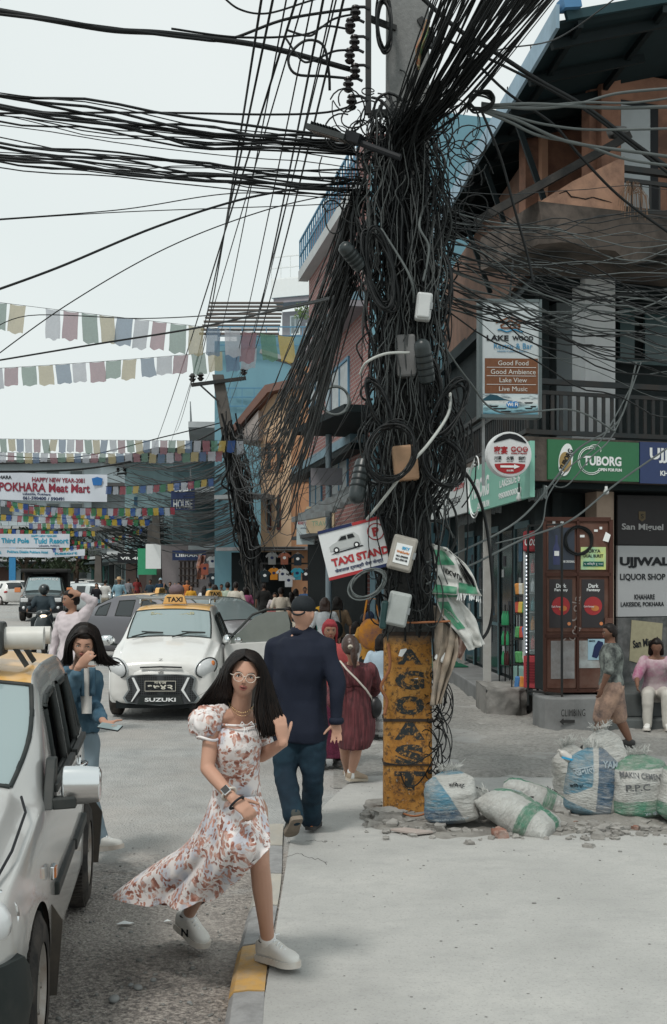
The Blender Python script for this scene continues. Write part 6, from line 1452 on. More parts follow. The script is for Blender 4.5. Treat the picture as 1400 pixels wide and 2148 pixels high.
for i in range(7):
 xa=1.0+i*1.05;b=MB();[pbox(b,*q,-.1,-.065)for q in((xa,xa+.06,.25,2.7),(xa+.94,xa+1.0,.25,2.7),(xa,xa+1,2.6,2.7),(xa,xa+1,1.05,1.1))];b.build('door_frame',[DTEAL,mat('blue_grey_frame',(.1,.17,.19),.5)][i%2],t)
 b=MB();pbox(b,xa+.06,xa+.94,.3,2.6,-.078,-.07);b.build('door_glass',mat('shop_glass',(.03,.045,.05),.12,spec=.7,var=.5,scale=3),t)
 for k in range(5):
  z=.6+RN(0,1.6);x=xa+RN(.1,.7);b=MB();pbox(b,x,x+RN(.12,.25),z,z+RN(.12,.4),-.085,-.081);b.build('notice',random.choice([mat('notice_white',(.45,.47,.47),.6,var=.4,scale=25),mat('notice_blue',(.08,.18,.28),.6,var=.4,scale=25),mat('notice_dark',(.05,.05,.06),.6,var=.9,scale=30)]),t)
b=MB();pbox(b,7.1,7.9,.25,.55,-.3,-.11);b.build('tiled_sill',mat('mint_tile',(.25,.42,.38),.5),t)
b=MB();pbox(b,1.2,3.6,.245,.26,-1.0,-.3);tag(b.build('green_carpet',mat('green_carpet',(.01,.09,.05),.95)),'dark green carpet strip on the shop walkway','carpet');co_=COL.objects['green_carpet'];co_.location=S0.o;co_.rotation_euler=(0,0,S0.a)
for i,(px,py,d)in enumerate(((1089,1043,14.4),(1011,1066,17.5),(1272,1030,14.6))):
 p=P(px,py,d);b=MB();b.lathe([(.001,-.05),(.03,-.04),(.038,-.01),(.02,.03),(.018,.06)],(0,0,0),'Z',12);t=thing('light_bulb',['white bulb under the mint green sign corner','white bulb under the far end of the mint green sign','white bulb hanging under the green beer sign'][i],'bulb',p,0,'bulbs under the shop canopy');b.build('globe',mat('bulb_glass',(.55,.57,.57),.3),t,smooth='all');b=MB();b.tube([(0,0,.05),(0,0,3.05-p.z)],.012,5);b.build('bulb_holder',INK,t)
for px,py,d,n in((1130,1035,15,9),(1042,1065,17,8),(975,1090,20,14)):
 p=P(px,py,d);t=thing('clipped_leaflets',{9:'row of clipped papers hanging under the slab near the round sign',8:'clipped papers hanging midway under the mint sign',14:'clipped papers hanging under the white sign'}[n],'papers',p,S1.a,'papers clipped under the shop canopy');b=MB()
 for k in range(n):b.box((-.5+k*.11,0,RN(-.02,.02)),(.07,.02,.16),M=Matrix.Rotation(RN(-.4,.4),3,'Y'))
 b.build('papers',mat('old_papers',(.22,.24,.25),.8,var=.9,scale=20),t)
# ------------------------------------------------------------ the near concrete pole
m,nt,b=nodes('yellow_pole_paint');co=coords(nt);n1=noi(nt,co,5,8,.7);n2=noi(nt,co,26,7,.75);sx=N(nt,'ShaderNodeSeparateXYZ',{0:co})
c=ramp(nt,n1,[(.3,(.16,.075,.03,1)),(.48,(.38,.175,.04,1)),(.72,(.5,.27,.08,1))])
c=mixc(nt,ramp(nt,n2,[(.5,g4(0)),(.6,g4(.85))]),c,(.06,.04,.03,1));c=mixc(nt,ramp(nt,noi(nt,co,60,4),[(.66,g4(0)),(.72,g4(.8))]),c,(.4,.38,.34,1))
top=N(nt,'ShaderNodeMapRange',{0:sx.outputs[2],1:1.34,2:1.44})
c=mixc(nt,top.outputs[0],c,mixc(nt,n2,(.03,.032,.032,1),(.15,.15,.145,1)))
tp2=N(nt,'ShaderNodeMapRange',{0:sx.outputs[2],1:4.6,2:5.2});c=mixc(nt,tp2.outputs[0],c,mixc(nt,n2,(.12,.125,.125,1),(.27,.275,.27,1)))
nt.links.new(c,b.inputs['Base Color']);b.inputs['Roughness'].default_value=.85;b.inputs['Specular IOR Level'].default_value=.25;bump(nt,b,n2,.6,.01);POLEM=m
PX,PY=.588,9.12
t=thing('utility_pole','thick yellow painted concrete utility pole with worn black letters G O A S T','utility pole',(PX,PY,0))
b=MB();rs=[]
for z in[0,.3,.6,.9,1.2,1.4,2,3,4,5,6,7.2]:
 k=1-.02*z;w,d=.19*k,.14*k
 rs.append([V((x*w,y*d,z))for x,y in((-1,-.85),(-.9,-1),(.9,-1),(1,-.85),(1,.85),(.9,1),(-.9,1),(-1,.85))])
b.rings(rs);b.build('shaft',POLEM,t,smooth=True)
m,nt,bb=nodes('worn_black_letters');co=coords(nt);nt.links.new(ramp(nt,noi(nt,co,30,7,.75),[(.52,(.018,.024,.026,1)),(.60,(.4,.2,.05,1))]),bb.inputs['Base Color']);bb.inputs['Roughness'].default_value=.8
for ch,py,w_,h_ in(('A',1378,.2,.12),('G',1427,.23,.15),('O',1480,.235,.15),('A',1532,.24,.15),('S',1583,.23,.16),('T',1638,.24,.15)):
 z=CH-(py-HZ)*8.98/FL;letter([(ch,.0+.01,z,w_,h_)],m,t,y=-.139,bold=.06)
b=MB();
for z,h_ in((.745,.022),(1.42,.03),(.40,.012)):b.rings([[V((x*(.196),y*.147,z+dz))for x,y in((-1,-1),(1,-1),(1,1),(-1,1))]for dz in(0,h_)])
b.build('steel_band',mat('rust_band',(.04,.03,.025),.7),t)
for px,py,w_,c_ in((880,1452,.05,(.55,.55,.52)),(862,1438,.07,(.5,.5,.47)),(836,1376,.08,(.45,.42,.36))):
 z=CH-(py-HZ)*8.98/FL;x=(px-700)*8.98/FL-PX;b=MB();b.add([(x,-.137,z),(x+w_,-.137,z-.02),(x+w_*.8,-.137,z+.06),(x+.2*w_,-.137,z+.05)],[(0,1,2,3)]);b.build('paper_remnant',WHITE,t)
def jbox(name,label,cx,cy,wpx,hpx,d,rot,paint,depth=.12,lid=True,tilt=0.):
 c=P(cx,cy,d);w,h=wpx*d/FL,hpx*d/FL;t=thing(name,label,'box',c);t.rotation_euler=(tilt,R(rot),0)
 b=MB();pbox(b,-w/2,w/2,-h/2,h/2,0,depth);b.build('box_case',paint,t,bevel=.018)
 if lid:b=MB();pbox(b,-w/2+.012,w/2-.012,-h/2+.012,h/2-.012,-.022,.0);b.build('box_lid',paint,t,bevel=.02);b=MB();b.box((w/2-.005,-.01,0),(.02,.02,.05));b.build('box_latch',STEEL,t)
 return t,w,h
BEI=mat('beige_plastic',(.42,.40,.36),.5,dirt=(.2,.17,.14),dirtamt=.6,scale=8);GRB=mat('grey_plastic',(.40,.43,.42),.45,dirt=(.18,.19,.18),dirtamt=.5,scale=8)
t,w,h=jbox('junction_box','tilted beige box with white and blue sticker strapped above the yellow paint',845,1161,52,74,8.58,14,BEI)
b=MB();pbox(b,-.06,.06,-.08,.07,-.027,-.022);o=b.build('sticker',WHITE,t);letter([('SKY',.015,.04,.06,.022)],mat('sticker_blue',(.05,.35,.6),.5),o,y=-.03,bold=.04);letter([('WebSurfer',0,.008,.1,.018)],mat('sticker_orange',(.6,.2,.05),.5),o,y=-.03,bold=.03);letter([('061-590000',0,-.025,.09,.016),('061-590148',0,-.05,.09,.016)],INK,o,y=-.03,bold=.03)
jbox('junction_box','dirty grey box tilted on the pole just above the yellow paint',836,1278,46,72,8.58,12,GRB)
jbox('junction_box','narrow dark green box hanging left of the lower grey box',806,1290,15,60,8.58,6,mat('dark_green_box',(.01,.05,.05),.4),.06,False)
jbox('junction_box','clean pale grey box on the right side of the cable tangle',890,641,33,58,8.5,6,mat('clean_grey_box',(.52,.54,.54),.4),.1)
jbox('junction_box','old tan metal box behind cable coils with a small warning mark',852,970,52,74,8.56,-5,mat('tan_box',(.42,.27,.17),.6,dirt=(.2,.1,.06),dirtamt=.5,scale=6),.14,False)
jbox('junction_box','weathered grey box half buried in cables above the tan box',853,745,40,90,8.62,-2,mat('weathered_box',(.2,.2,.2),.7,dirt=(.05,.05,.05)),.1,False)
jbox('junction_box','small white switch box hanging open right of the yellow paint',926,1376,22,26,8.85,28,WHITE,.04,False)
def canister(label,a,b_,d,r):
 p,q=P(*a,d),P(*b_,d-.1);t=thing('cable_closure',label,'cable joint',p);ax=(q-p);L=ax.length;M=ax.to_track_quat('Z','Y').to_matrix()
 mb=MB();mb.lathe([(r*.4,-.02),(r*.9,0),(r,.03),(r,L*.8),(r*.9,L*.92),(r*.5,L),(.001,L+.005)],n=18,M=M);mb.build('closure_body',mat('closure_black',(.02,.028,.03),.35),t,smooth=True)
 mb=MB();[mb.lathe([(r*1.0,L*k),(r*1.06,L*k+.01),(r*1.0,L*k+.02)],n=18,M=M,cap=False)for k in(.15,.3,.45,.6)];mb.build('closure_ribs',BLACK,t,smooth=True)
canister('short black ribbed cable joint jutting up to the left from the pole',(757,560),(718,512),8.5,.055)
canister('upright black ribbed cable joint on the right side below the pale grey box',(897,800),(884,712),8.5,.062)
canister('long dark cylindrical cable joint hanging on the left above the taxi stand sign',(763,968),(745,1055),8.6,.062)
t=thing('street_lamp','black flat LED street lamp head with finned back high on the pole','street lamp',P(730,292,8.6));M=frame(V((.9,-.3,-.38)),V((-.3,0,1)))
b=MB();b.prism([(-.07,-.33),(.07,-.33),(.085,-.25),(.085,.0),(-.085,.0),(-.085,-.25)],-.02,.02,'XY');b.v=[M@v for v in b.v];b.build('lamp_head',mat('lamp_black',(.03,.035,.035),.4),t)
b=MB();b.prism([(-.06,-.3),(.06,-.3),(.07,-.04),(-.07,-.04)],-.026,-.0205,'XY');b.v=[M@v for v in b.v];b.build('lamp_lens',mat('lamp_glass',(.18,.14,.12),.2),t)
b=MB();[b.box((0,-.3+.025*k,.03),(.13,.006,.03))for k in range(9)];b.v=[M@v for v in b.v];b.build('cooling_fins',BLACK,t)
b=MB();b.box((0,.05,.02),(.13,.12,.07));b.tube([(0,.1,0),(0,.45,-.02)],.025,8);b.v=[M@v for v in b.v];b.build('lamp_arm',INK,t)
t=thing('cross_arm','black angle iron arm carrying stacked insulators left of the pole top','pole bracket',P(773,240,8.9))
b=MB();p=P(773,240,8.9);b.beam((0,0,0),(0,0,1.6),.045,.045);b.beam((0,0,0),P(860,232,9.0)-p,.045,.045);b.beam((0,0,.75),P(830,60,9.0)-p,.04,.04);b.beam(P(900,100,9)-p,P(905,60,9)-p,.05,.05);b.beam(P(880,40,9)-p,P(925,110,9)-p,.05,.05);b.build('arm_irons',DARKMETAL,t)
INS=mat('brown_black_porcelain',(.02,.017,.018),.25,spec=.6)
for i,(x,y)in enumerate(((746,28),(735,55),(744,90),(734,118),(745,150),(731,178),(738,215))):
 p=P(x,y,8.88);t=thing('insulator','dark ribbed porcelain insulator in the stack left of the pole top','insulator',p,0,'insulators stacked beside the pole top');b=MB()
 b.lathe([(.012,-.06),(.03,-.05),(.04,-.035),(.022,-.02),(.02,-.01),(.042,.0),(.042,.012),(.02,.02),(.02,.03),(.036,.04),(.03,.055),(.01,.065)],n=14);b.build('porcelain',INS,t,smooth=True);b=MB();b.tube([(0,0,.05),(.07,0,.05),(.11,0,.03)],.012,5);b.build('pin',INK,t)
# ------------------------------------------------------------ cables: every one its own tube
def sagline(a,c,sag,n=18,wig=.0,seed=None):
 a,c=V(a),V(c);L=(c-a).length;s_=RN(0,99)if seed is None else seed;out=[]
 for i in range(n+1):
  t=i/n;p=a.lerp(c,t);p.z-=sag*4*t*(1-t)
  if wig:e=sin(pi*t)**.5*wig;p+=V((noise.noise(V((t*4,s_,0))),noise.noise(V((t*4,s_,7))),noise.noise(V((t*4,s_,13)))))*e
  out.append(p)
 return out
def cable(label,pts,r=.006,mt=CABLE,group=None,n=4,parent=None,name='cable'):
 b=MB();o0=V(pts[0]);b.tube([V(p)-o0 for p in pts],r,n);o=b.build(name,mt,parent,smooth='all',loc=o0,fix=False);tag(o,label,'cable',group);return o
def pl(L,d=None):return[P(*q)if len(q)==3 else P(*q,d)for q in L]
def spl(L,n=30,closed=False):return[crl(L,i/n,closed)if i<n else(L[-1]if not closed else crl(L,0,True))for i in range(n+1)]
g='sheaf of cables rising to the upper right'
for i in range(104):
 u=i/103;x0=775+95*RN(0,1)*.9+RN(-12,12);y0=RN(380,640);xt=900+340*u**1.05+RN(-15,15);dt=RN(6.4,7.6)
 a=P(x0,y0,8.95+RN(-.25,.1));c=P(xt+70,-170,dt);mid=P(812+RN(-22,34)+45*u,330+RN(-40,20),8.75+RN(-.12,.1));kn=P(850+RN(-18,26)+130*u,185+RN(-20,20),8.2)
 cable('black cable in the dense sheaf fanning from the pole to the upper right',spl([a,mid,kn,c],22),random.choice((.0038,.0045,.0055,.0065,.009)),CABLE,g)
g='sheaf of cables running down to the second pole'
for i in range(84):
 u=random.random();x0=742+RN(-22,28);y0=RN(360,600);a=P(x0,y0,8.9+RN(-.3,.2));k=RN(0,1)
 c=P(RN(480,560),RN(860,1010)+40*u,RN(38,41));y0+=(764-x0)*.8;a=P(x0,y0,8.9);sg=RN(.2,1.5)if i%5 else RN(1.5,2.5)
 cable('thin black cable in the sagging sheaf between the near pole and the leaning second pole',sagline(a,c,sg,20,.25),RN(.006,.009)if i%9 else.014,CABLE,g)
g='cables running left from the near pole'
for i in range(30):
 yl=random.choice((200,207,214,222,238,246,255,262,300,306,312,320,334,345,352,196,230));yr=290+(yl-196)*.75+RN(-12,20)
 cable('black cable in the flat band crossing the sky leftward from the pole',sagline(P(755+RN(-15,20),yr,8.95),P(-160,yl-25+RN(-4,4),RN(8.2,8.8)),RN(.0,.1),14,.09),random.choice((.004,.005,.008,.011)),CABLE,g)
for L,r,mt,lb in(
([(-60,12,8),(100,40,8.1),(230,62,8.3),(330,68,8.5),(420,78,8.7),(560,98,8.8),(735,145,8.9)],.022,CABLE,'thickest twisted black cable crossing the top left corner of the sky'),
([(-60,22,8),(120,44,8.1),(230,58,8.3),(400,80,8.6),(480,82,8.8),(600,40,8.8),(740,18,8.9)],.012,CABLE,'black cable twisted round the thickest one then climbing to the insulators'),
([(360,60,8.6),(500,78,8.8),(640,72,8.9),(700,40,8.9),(740,30,8.9)],.009,CABLE,'black cable arching over to the topmost insulator'),
([(455,-20,8.2),(500,18,8.5),(560,28,8.7),(640,5,8.8),(700,-15,8.9)],.008,CABLE,'black cable looping in from the top edge left of the insulators'),
([(735,165,8.9),(680,160,8.8),(620,155,8.7),(606,120,8.7),(640,86,8.7),(678,95,8.7),(690,150,8.75),(692,190,8.8)],.011,CABLE,'black cable making a wide open loop in the sky left of the insulators'),
([(600,80,8.7),(632,125,8.7),(655,128,8.7),(700,108,8.8),(738,105,8.9)],.009,CABLE,'black cable swooping below the wide open loop'),
([(600,62,8.7),(650,75,8.7),(680,55,8.7),(735,62,8.9)],.009,CABLE,'black cable with spliced end near the second insulator'),
([(-60,238,8.6),(300,236,8.7),(560,240,8.8),(680,236,8.85),(738,222,8.9)],.009,CABLE,'single black wire running level to the lowest insulator'),
([(-40,620,7.6),(120,562,7.9),(330,475,8.3),(520,415,8.7),(700,385,8.9),(760,372,9)],.009,CABLE,'dark wire slanting down left across the sky to the tall frame edge'),
([(-40,770,9),(140,640,9),(350,520,9),(560,440,9),(740,400,9)],.005,CABLE,'thin wire slanting down left below the darker slanted wire'),
([(-40,462,8.6),(250,440,8.7),(500,405,8.8),(740,420,8.95)],.0045,CABLE,'thin wire running left beneath the flat band of cables'),
([(-40,464,8.6),(250,445,8.7),(600,432,8.8),(750,425,8.95)],.004,CABLE,'thinnest wire running left beneath the flat band of cables'),
([(-40,762,16),(200,722,15),(400,690,14),(560,655,12),(700,625,10),(760,600,9.2)],.013,CABLE,'dark cable crossing in front of the upper prayer flags'),
([(-40,706,16),(60,662,16),(300,668,15),(520,655,13),(640,635,11),(745,610,9.2)],.007,CABLE,'thin dark cable crossing the upper prayer flags to the pole'),
([(-60,990,26),(160,985,30),(300,962,34),(400,930,37),(470,895,40)],.03,CABLE,'dark cable passing behind the lower prayer flags to the second pole'),
([(-60,950,34),(150,960,36),(350,915,38),(470,885,40)],.02,CABLE,'second dark cable behind the lower prayer flags'),
([(870,-20,8.6),(960,60,8.6),(1040,110,8.6),(1130,168,8.7),(1230,225,8.8),(1330,300,8.9),(1450,385,9)],.018,CABLE,'thick dark cable crossing in front of the blue roof edge down to the right'),
([(930,80,8.6),(1030,125,8.6),(1130,175,8.7),(1230,232,8.8),(1330,308,8.9),(1450,400,9)],.011,CABLE,'dark cable twisted alongside the thick one over the blue roof edge'),
([(960,90,8.6),(1060,190,8.6),(1160,260,8.7),(1220,330,8.8),(1310,420,8.9),(1450,520,9)],.011,CABLE,'dark cable slanting across the cracked orange wall'),
([(1010,222,8.2),(1110,218,8.2),(1200,222,8.2),(1300,226,8.3),(1450,222,8.4)],.014,CABLEG,'grey cable running level across the orange wall'),
([(1010,216,8.2),(1110,228,8.2),(1210,218,8.2),(1300,195,8.3),(1450,182,8.4)],.011,CABLEG,'grey cable rising slightly across the orange wall'),
([(1010,226,8.2),(1100,225,8.2),(1220,215,8.2),(1330,215,8.3),(1450,198,8.4)],.009,CABLEG,'grey cable just below the rising one on the orange wall'),
([(1010,225,8.2),(1080,245,8.2),(1150,262,8.2),(1250,272,8.3),(1450,268,8.4)],.010,CABLEG,'grey cable drooping across the upper door'),
([(1010,230,8.2),(1080,250,8.2),(1170,290,8.2),(1240,306,8.3),(1330,318,8.3),(1450,335,8.4)],.013,CABLEG,'grey cable drooping towards the balcony rail'),
([(1010,232,8.2),(1070,256,8.2),(1130,284,8.2),(1220,302,8.3),(1320,335,8.3),(1450,352,8.4)],.011,CABLEG,'lowest grey cable drooping towards the balcony rail'),
([(1010,232,8.2),(1050,330,8.3),(1080,440,8.4),(1108,540,8.5),(1118,590,8.5)],.010,CABLE,'black cable dropping from the knot to a bare connector above the hanging board'),
([(905,190,8.8),(1030,110,9.2),(1170,80,10.6),(1300,-10,10.8)],.007,CABLE,'thin cable rising to the right past the blue gutter end'),
([(905,400,8.8),(880,470,8.6),(900,520,8.6),(888,590,8.6)],.010,CABLEG,'grey cable curving down to the pale grey box'),
([(800,480,8.6),(850,560,8.5),(866,600,8.5),(868,635,8.6)],.010,CABLEG,'grey cable curving down through the tangle left of the pale grey box'),
([(756,785,8.7),(770,760,8.5),(810,742,8.5),(860,740,8.5)],.011,CABLEW,'white cable bending across the tangle above the coils'),
([(945,825,8.6),(940,870,8.5),(900,930,8.4),(860,975,8.4),(810,1040,8.5),(770,1090,8.7)],.012,CABLEW,'long white cable slanting down left across the tangle'),
([(895,1180,8.7),(960,1160,9),(1090,1090,9.4),(1180,985,9.8),(1215,940,9.9),(1300,880,10.2),(1335,760,10.4)],.009,CABLEG,'grey cable rising from the pole past the round sign to the balcony'),
([(895,1225,8.7),(1000,1180,9),(1100,1130,9.4),(1200,1090,9.8),(1300,1010,10.2),(1460,900,10.6)],.009,CABLEG,'lower grey cable rising from the pole across the brown cabinet'),
([(1040,1140,9.1),(1130,1110,9.4),(1150,1040,9.6),(1195,980,9.8),(1260,925,9.9),(1330,800,10.4)],.006,CABLEG,'thin grey cable looping over the green sign'),
([(1180,990,9.8),(1160,1015,9.8),(1190,1018,9.8),(1240,960,9.8),(1290,905,10),(1345,760,10.3)],.006,CABLEG,'thin grey cable with a small loop below the bottle badge'),
([(955,965,8.7),(995,1020,8.8),(1018,1090,9),(1030,1180,9),(1034,1270,9),(1020,1330,9),(985,1345,8.9),(930,1300,8.8)],.013,CABLE,'thick black cable drooping in front of the white shop post'),
([(975,960,8.7),(982,1080,8.8),(978,1200,8.8),(968,1250,8.9)],.006,CABLE,'thin black cable hanging straight beside the thick drooping one'),
([(805,1600,8.9),(850,1605,8.9),(890,1590,8.9),(930,1560,8.9)],.006,CABLE,'black cable wrapped over the letter T on the pole'),
([(840,1620,8.95),(855,1650,8.93),(885,1635,8.93),(925,1560,8.9)],.006,CABLE,'black cable looping below the letter T on the pole'),
([(880,960,8.6),(920,1130,8.6),(905,1240,8.7),(912,1400,8.9)],.008,CABLE,'black cable dropping down the right edge of the boxes'),
([(1290,905,10),(1200,860,9.6),(1050,865,9.2),(985,800,8.9),(935,730,8.7)],.008,CABLEG,'grey cable swagged across the hanging board and balcony rail'),
([(925,1560,8.95),(940,1625,8.9),(1010,1655,9.0),(1060,1668,8.9),(1120,1672,8.9)],.006,CABLE,'black cable trailing over the ground between the cement sacks'),
):
 cable(lb,spl(pl(L),40),r,mt,n=5)
g='wires running overhead to the second pole'
for i,(x0,x1,y1,d1)in enumerate(((558,406,803,40),(612,431,799,40),(585,370,905,60),(655,330,990,70),(690,500,800,40),(712,497,790,40),(735,505,800,40),(668,455,880,40),(640,300,985,72),(720,468,870,40))):
 cable('thin wire descending steeply from the top of the sky to the second pole',sagline(P(x0,-60,7),P(x1,y1,d1),.5,16),.006 if i%2 else.009,CABLE,g)
g='cables fanning right from the near pole'
for i in range(66):
 y0=RN(400,640);y1=y0+RN(60,230)*(1 if i%4 else-.2)
 cable('black cable in the loose fan crossing the dark balcony to the right',sagline(P(895+RN(-20,30),y0,8.9+RN(-.2,.1)),P(1500,y1+RN(-30,60),RN(10.2,12)),RN(.02,.3),16,.16),random.choice((.0035,.004,.005,.007)),CABLE if i%3 else CABLEG,g)
g='drop wires'
for i in range(12):
 cable('thin wire drooping from the near pole across the brick building',sagline(P(800+RN(-30,10),RN(640,1050),8.9),P(RN(560,640),RN(900,1120),RN(30,40)),RN(.3,1.6),14,.1),.004,CABLE,'thin wires drooping across the street behind the pole')
def coil(label,cx,cy,rx,ry,d,n,rot=0.,r=.007,mt=CABLE,tiltd=0.):
 c=P(cx,cy,d);t=thing('coiled_cable',label,'cable',c);b=MB();kx_=d/FL
 for k in range(n):
  a0=RN(0,6);ex,ey=1+RN(-.13,.13),1+RN(-.13,.13);ox,oz=RN(-.05,.05)*rx,RN(-.05,.05)*ry;rt=R(rot)+RN(-.12,.12)
  pts=[]
  for i in range(29):
   a=a0+2*pi*i/28;x,z=rx*ex*cos(a)+ox,ry*ey*sin(a)+oz;pts.append(V(((x*cos(rt)-z*sin(rt))*kx_,-.012*k+.03*sin(a*2+k)+tiltd*x*kx_,(x*sin(rt)+z*cos(rt))*kx_)))
  b.tube(pts,r,5)
 b.build('coil',mt,t,smooth='all',fix=False)
for a in(('long narrow coil of black cable at the top of the tangle',797,570,27,82,8.55,9,14,.009),('wide round coil of thin black cable over the tan box',820,950,48,62,8.45,11,-20,.006),('hanging coil of black cable at the right bulge of the tangle',940,860,24,66,8.55,8,-28,.008),
('coil of cable left of the middle of the tangle',795,850,18,55,8.5,7,20,.008),('cable coil behind the upright black joint',905,830,20,70,8.6,7,4,.008),('loose grey coil hanging below the taxi stand sign',770,1225,40,26,8.5,5,30,.006,CABLEG),
('cable ring by the lamp post on the left of the tangle',705,840,28,32,16,2,0,.018,CABLEG),('knot of cable loops in the sky where the grey cables start',1008,216,26,18,8.2,7,10,.008),('cable loop high up beside the insulators',806,55,14,55,8.9,6,0,.010),('open loops of black cable low on the right of the pole',930,970,40,50,8.6,6,30,.007)):coil(*a)
PROF=[(200,812,850),(260,770,905),(340,750,930),(450,752,945),(560,772,930),(700,782,925),(800,778,935),(900,772,975),(1000,778,960),(1080,780,915),(1200,792,915),(1320,800,920)]
def prof(y):
 for(y0,a0,b0),(y1,a1,b1)in zip(PROF,PROF[1:]):
  if y<=y1:t=max(0,(y-y0)/(y1-y0));return a0+(a1-a0)*t,b0+(b1-b0)*t
 return PROF[-1][1:]
b=MB()
for i in range(520):
 y=RN(200,1290)if i%3==0 else RN(200,1040);a,c_=prof(y);u=RN(-.02,1.02);x=a+(c_-a)*u;d=RN(8.7,9.0)if i%4 else RN(9.2,9.4);L=min(RN(80,420),1345+RN(-20,15)-y);s_=RN(0,99);pts=[];y1=y
 loop=i%3==0;ph=RN(0,6);rr=RN(8,40);n=16 if not loop else 22
 for k in range(n+1):
  t=k/n
  if loop:xx=x+rr*cos(ph+t*7)*(1+.3*sin(s_));yy=y+rr*RN(1.2,1.25)*1.4*sin(ph+t*7)+t*L*.3
  else:
   yy=y+L*t;a2,c2=prof(min(1320,yy));xx=a2+(c2-a2)*u+40*noise.noise(V((t*2,s_,0)))*(1 if i%5 else 1.8)+3*noise.noise(V((t*8,s_,5)))
  pts.append(P(xx,min(yy,1338+u*20),d-.09*sin(t*pi)+.03*noise.noise(V((t*6,s_,9)))))
 b.c=1 if i%7==0 else 0;b.tube(pts,random.choice((.0035,.0045,.006,.0075,.011)),4,cap=False)
tag(b.build('cable_tangle',[CABLE,mat('greyer_cable',(.035,.04,.04),.6)],smooth='all',fix=False),'dense black tangle of cables wrapped round the upper pole','cable tangle',kind='stuff')  # second material: a somewhat greyer colour for some strands
b=MB()
for i in range(90):
 y=RN(230,1000);a,c_=prof(y);x=a+(c_-a)*RN(.05,.95);s_=RN(0,99);L=RN(60,260)
 b.tube([P(x+30*noise.noise(V((t*2,s_,0))),y+L*t,8.66-.06*sin(t*pi))for t in[k/14 for k in range(15)]],.0045,4,cap=False)
tag(b.build('wire_tangle',mat('paler_cable',(.07,.078,.078),.5),smooth='all',fix=False),'paler weathered strands over the dark cable tangle','cable tangle',kind='stuff')  # thin strands in a lighter grey laid over the tangle
b=MB()
for i in range(70):
 x,y=RN(700,1000),RN(180,460);s_=RN(0,99);rr=RN(10,45)
 b.tube([P(x+rr*cos(t*6+s_)+60*t*noise.noise(V((s_,t,0))),y+rr*sin(t*6+s_)+90*t*noise.noise(V((s_,t,4))),8.7+.2*t)for t in[k/18 for k in range(19)]],RN(.004,.007),4,cap=False)
for i in range(34):
 x,y=RN(900,935),RN(1380,1600);s_=RN(0,99);rr=RN(6,20)
 b.tube([P(x+rr*cos(t*5+s_)+6*t,y+60*t+rr*1.5*sin(t*5+s_),8.92+.08*sin(t*4))for t in[k/16 for k in range(17)]],.005,4,cap=False)
tag(b.build('loose_wires',CABLE,smooth='all',fix=False),'loose dangling wire ends round the pole','cable tangle',kind='stuff')
ROPE=mat('orange_rope',(.33,.14,.07),.9,bmp=.5,bscale=200)
cable('frayed orange rope tied down the left edge of the yellow paint',spl(pl([(815,1350),(818,1400),(800,1440),(812,1470),(806,1500)],8.9),20),.012,ROPE,name='rope')
cable('orange cord stretched across the lower grey box',spl(pl([(808,1291),(850,1305),(900,1305),(945,1303)],8.72),20),.008,ROPE,name='rope')
def cloth(label,name,pts,mt,folds=.02,cat='cloth',d=8.85,extra=None,nf=5):
 """hanging fabric between a left and a right edge (px), with folds and thickness"""
 Lp=[P(x,y,d)for x,y in pts[0]];Rp=[P(x,y,d)for x,y in pts[1]];s_=RN(0,50)
 def f(u,v):
  a,c_=crl(Lp,v),crl(Rp,v);p=a.lerp(c_,u);q=u*nf+v*2
  return p+V((0,-1,0))*(folds*sin(q*2.2+s_)+folds*.7*noise.noise(V((u*5,v*6,s_)))*2)+V((folds*.3*sin(q*3+v*5),0,0))
 t=thing(name,label,cat,Lp[0]);b=MB();b.grid(f,36,36);b.v=[v-Lp[0]for v in b.v];o=b.build('fabric',mt,t,smooth='all',fix=False);s2=o.modifiers.new('s','SOLIDIFY');s2.thickness=.004
 return t,f,Lp[0]
WOV=mat('woven_white',(.56,.57,.55),.7,var=.08,scale=20,dirt=(.34,.33,.3),dirtamt=.55,bmp=.3,bscale=300);WGR=mat('woven_green',(.06,.26,.15),.7,var=.25,scale=20,dirt=(.3,.34,.3),dirtamt=.5);WBL=mat('woven_blue',(.08,.24,.36),.7,var=.2,scale=14,dirt=(.3,.38,.4),dirtamt=.5);WNV=mat('woven_navy',(.03,.08,.16),.7,var=.2)
def patch(t,f,o0,us,vs_,mt,name='printed_patch',off=.012):
 b=MB();b.grid(lambda a,c_:f(us[0]+(us[1]-us[0])*a,vs_[0]+(vs_[1]-vs_[0])*c_)-o0+V((0,-off,0)),10,10);b.build(name,mt,t,smooth='all',fix=False)
def ftext(t,f,o0,s_,u,v,w_,h_,mt=INK,rot=0.,off=.016):
 b=MB();put_text(b,s_,0,0,w_,h_,y=0,bold=.03,rot=rot,M=lambda p:f(min(.99,max(.01,u+p.x)),min(.99,max(.01,v-p.z)))-o0+V((0,-off,0)));b.build('lettering',mt,t,fix=False)
t,f,o0=cloth('tan and grey rags hanging on the right side of the pole','hanging_rag',[[(908,1270),(912,1350),(908,1420),(905,1480)],[(960,1280),(962,1340),(950,1400),(925,1475)]],mat('tan_rag',(.34,.28,.22),.9,dirt=(.12,.12,.12),dirtamt=.9,scale=6,bmp=.3),.03,nf=7)
t,f,o0=cloth('dark grey rag hanging behind the tan one on the pole','hanging_rag',[[(905,1265),(906,1310),(908,1340),(912,1370)],[(945,1265),(955,1300),(950,1340),(935,1372)]],mat('grey_rag',(.07,.07,.072),.9),.03,d=8.95)
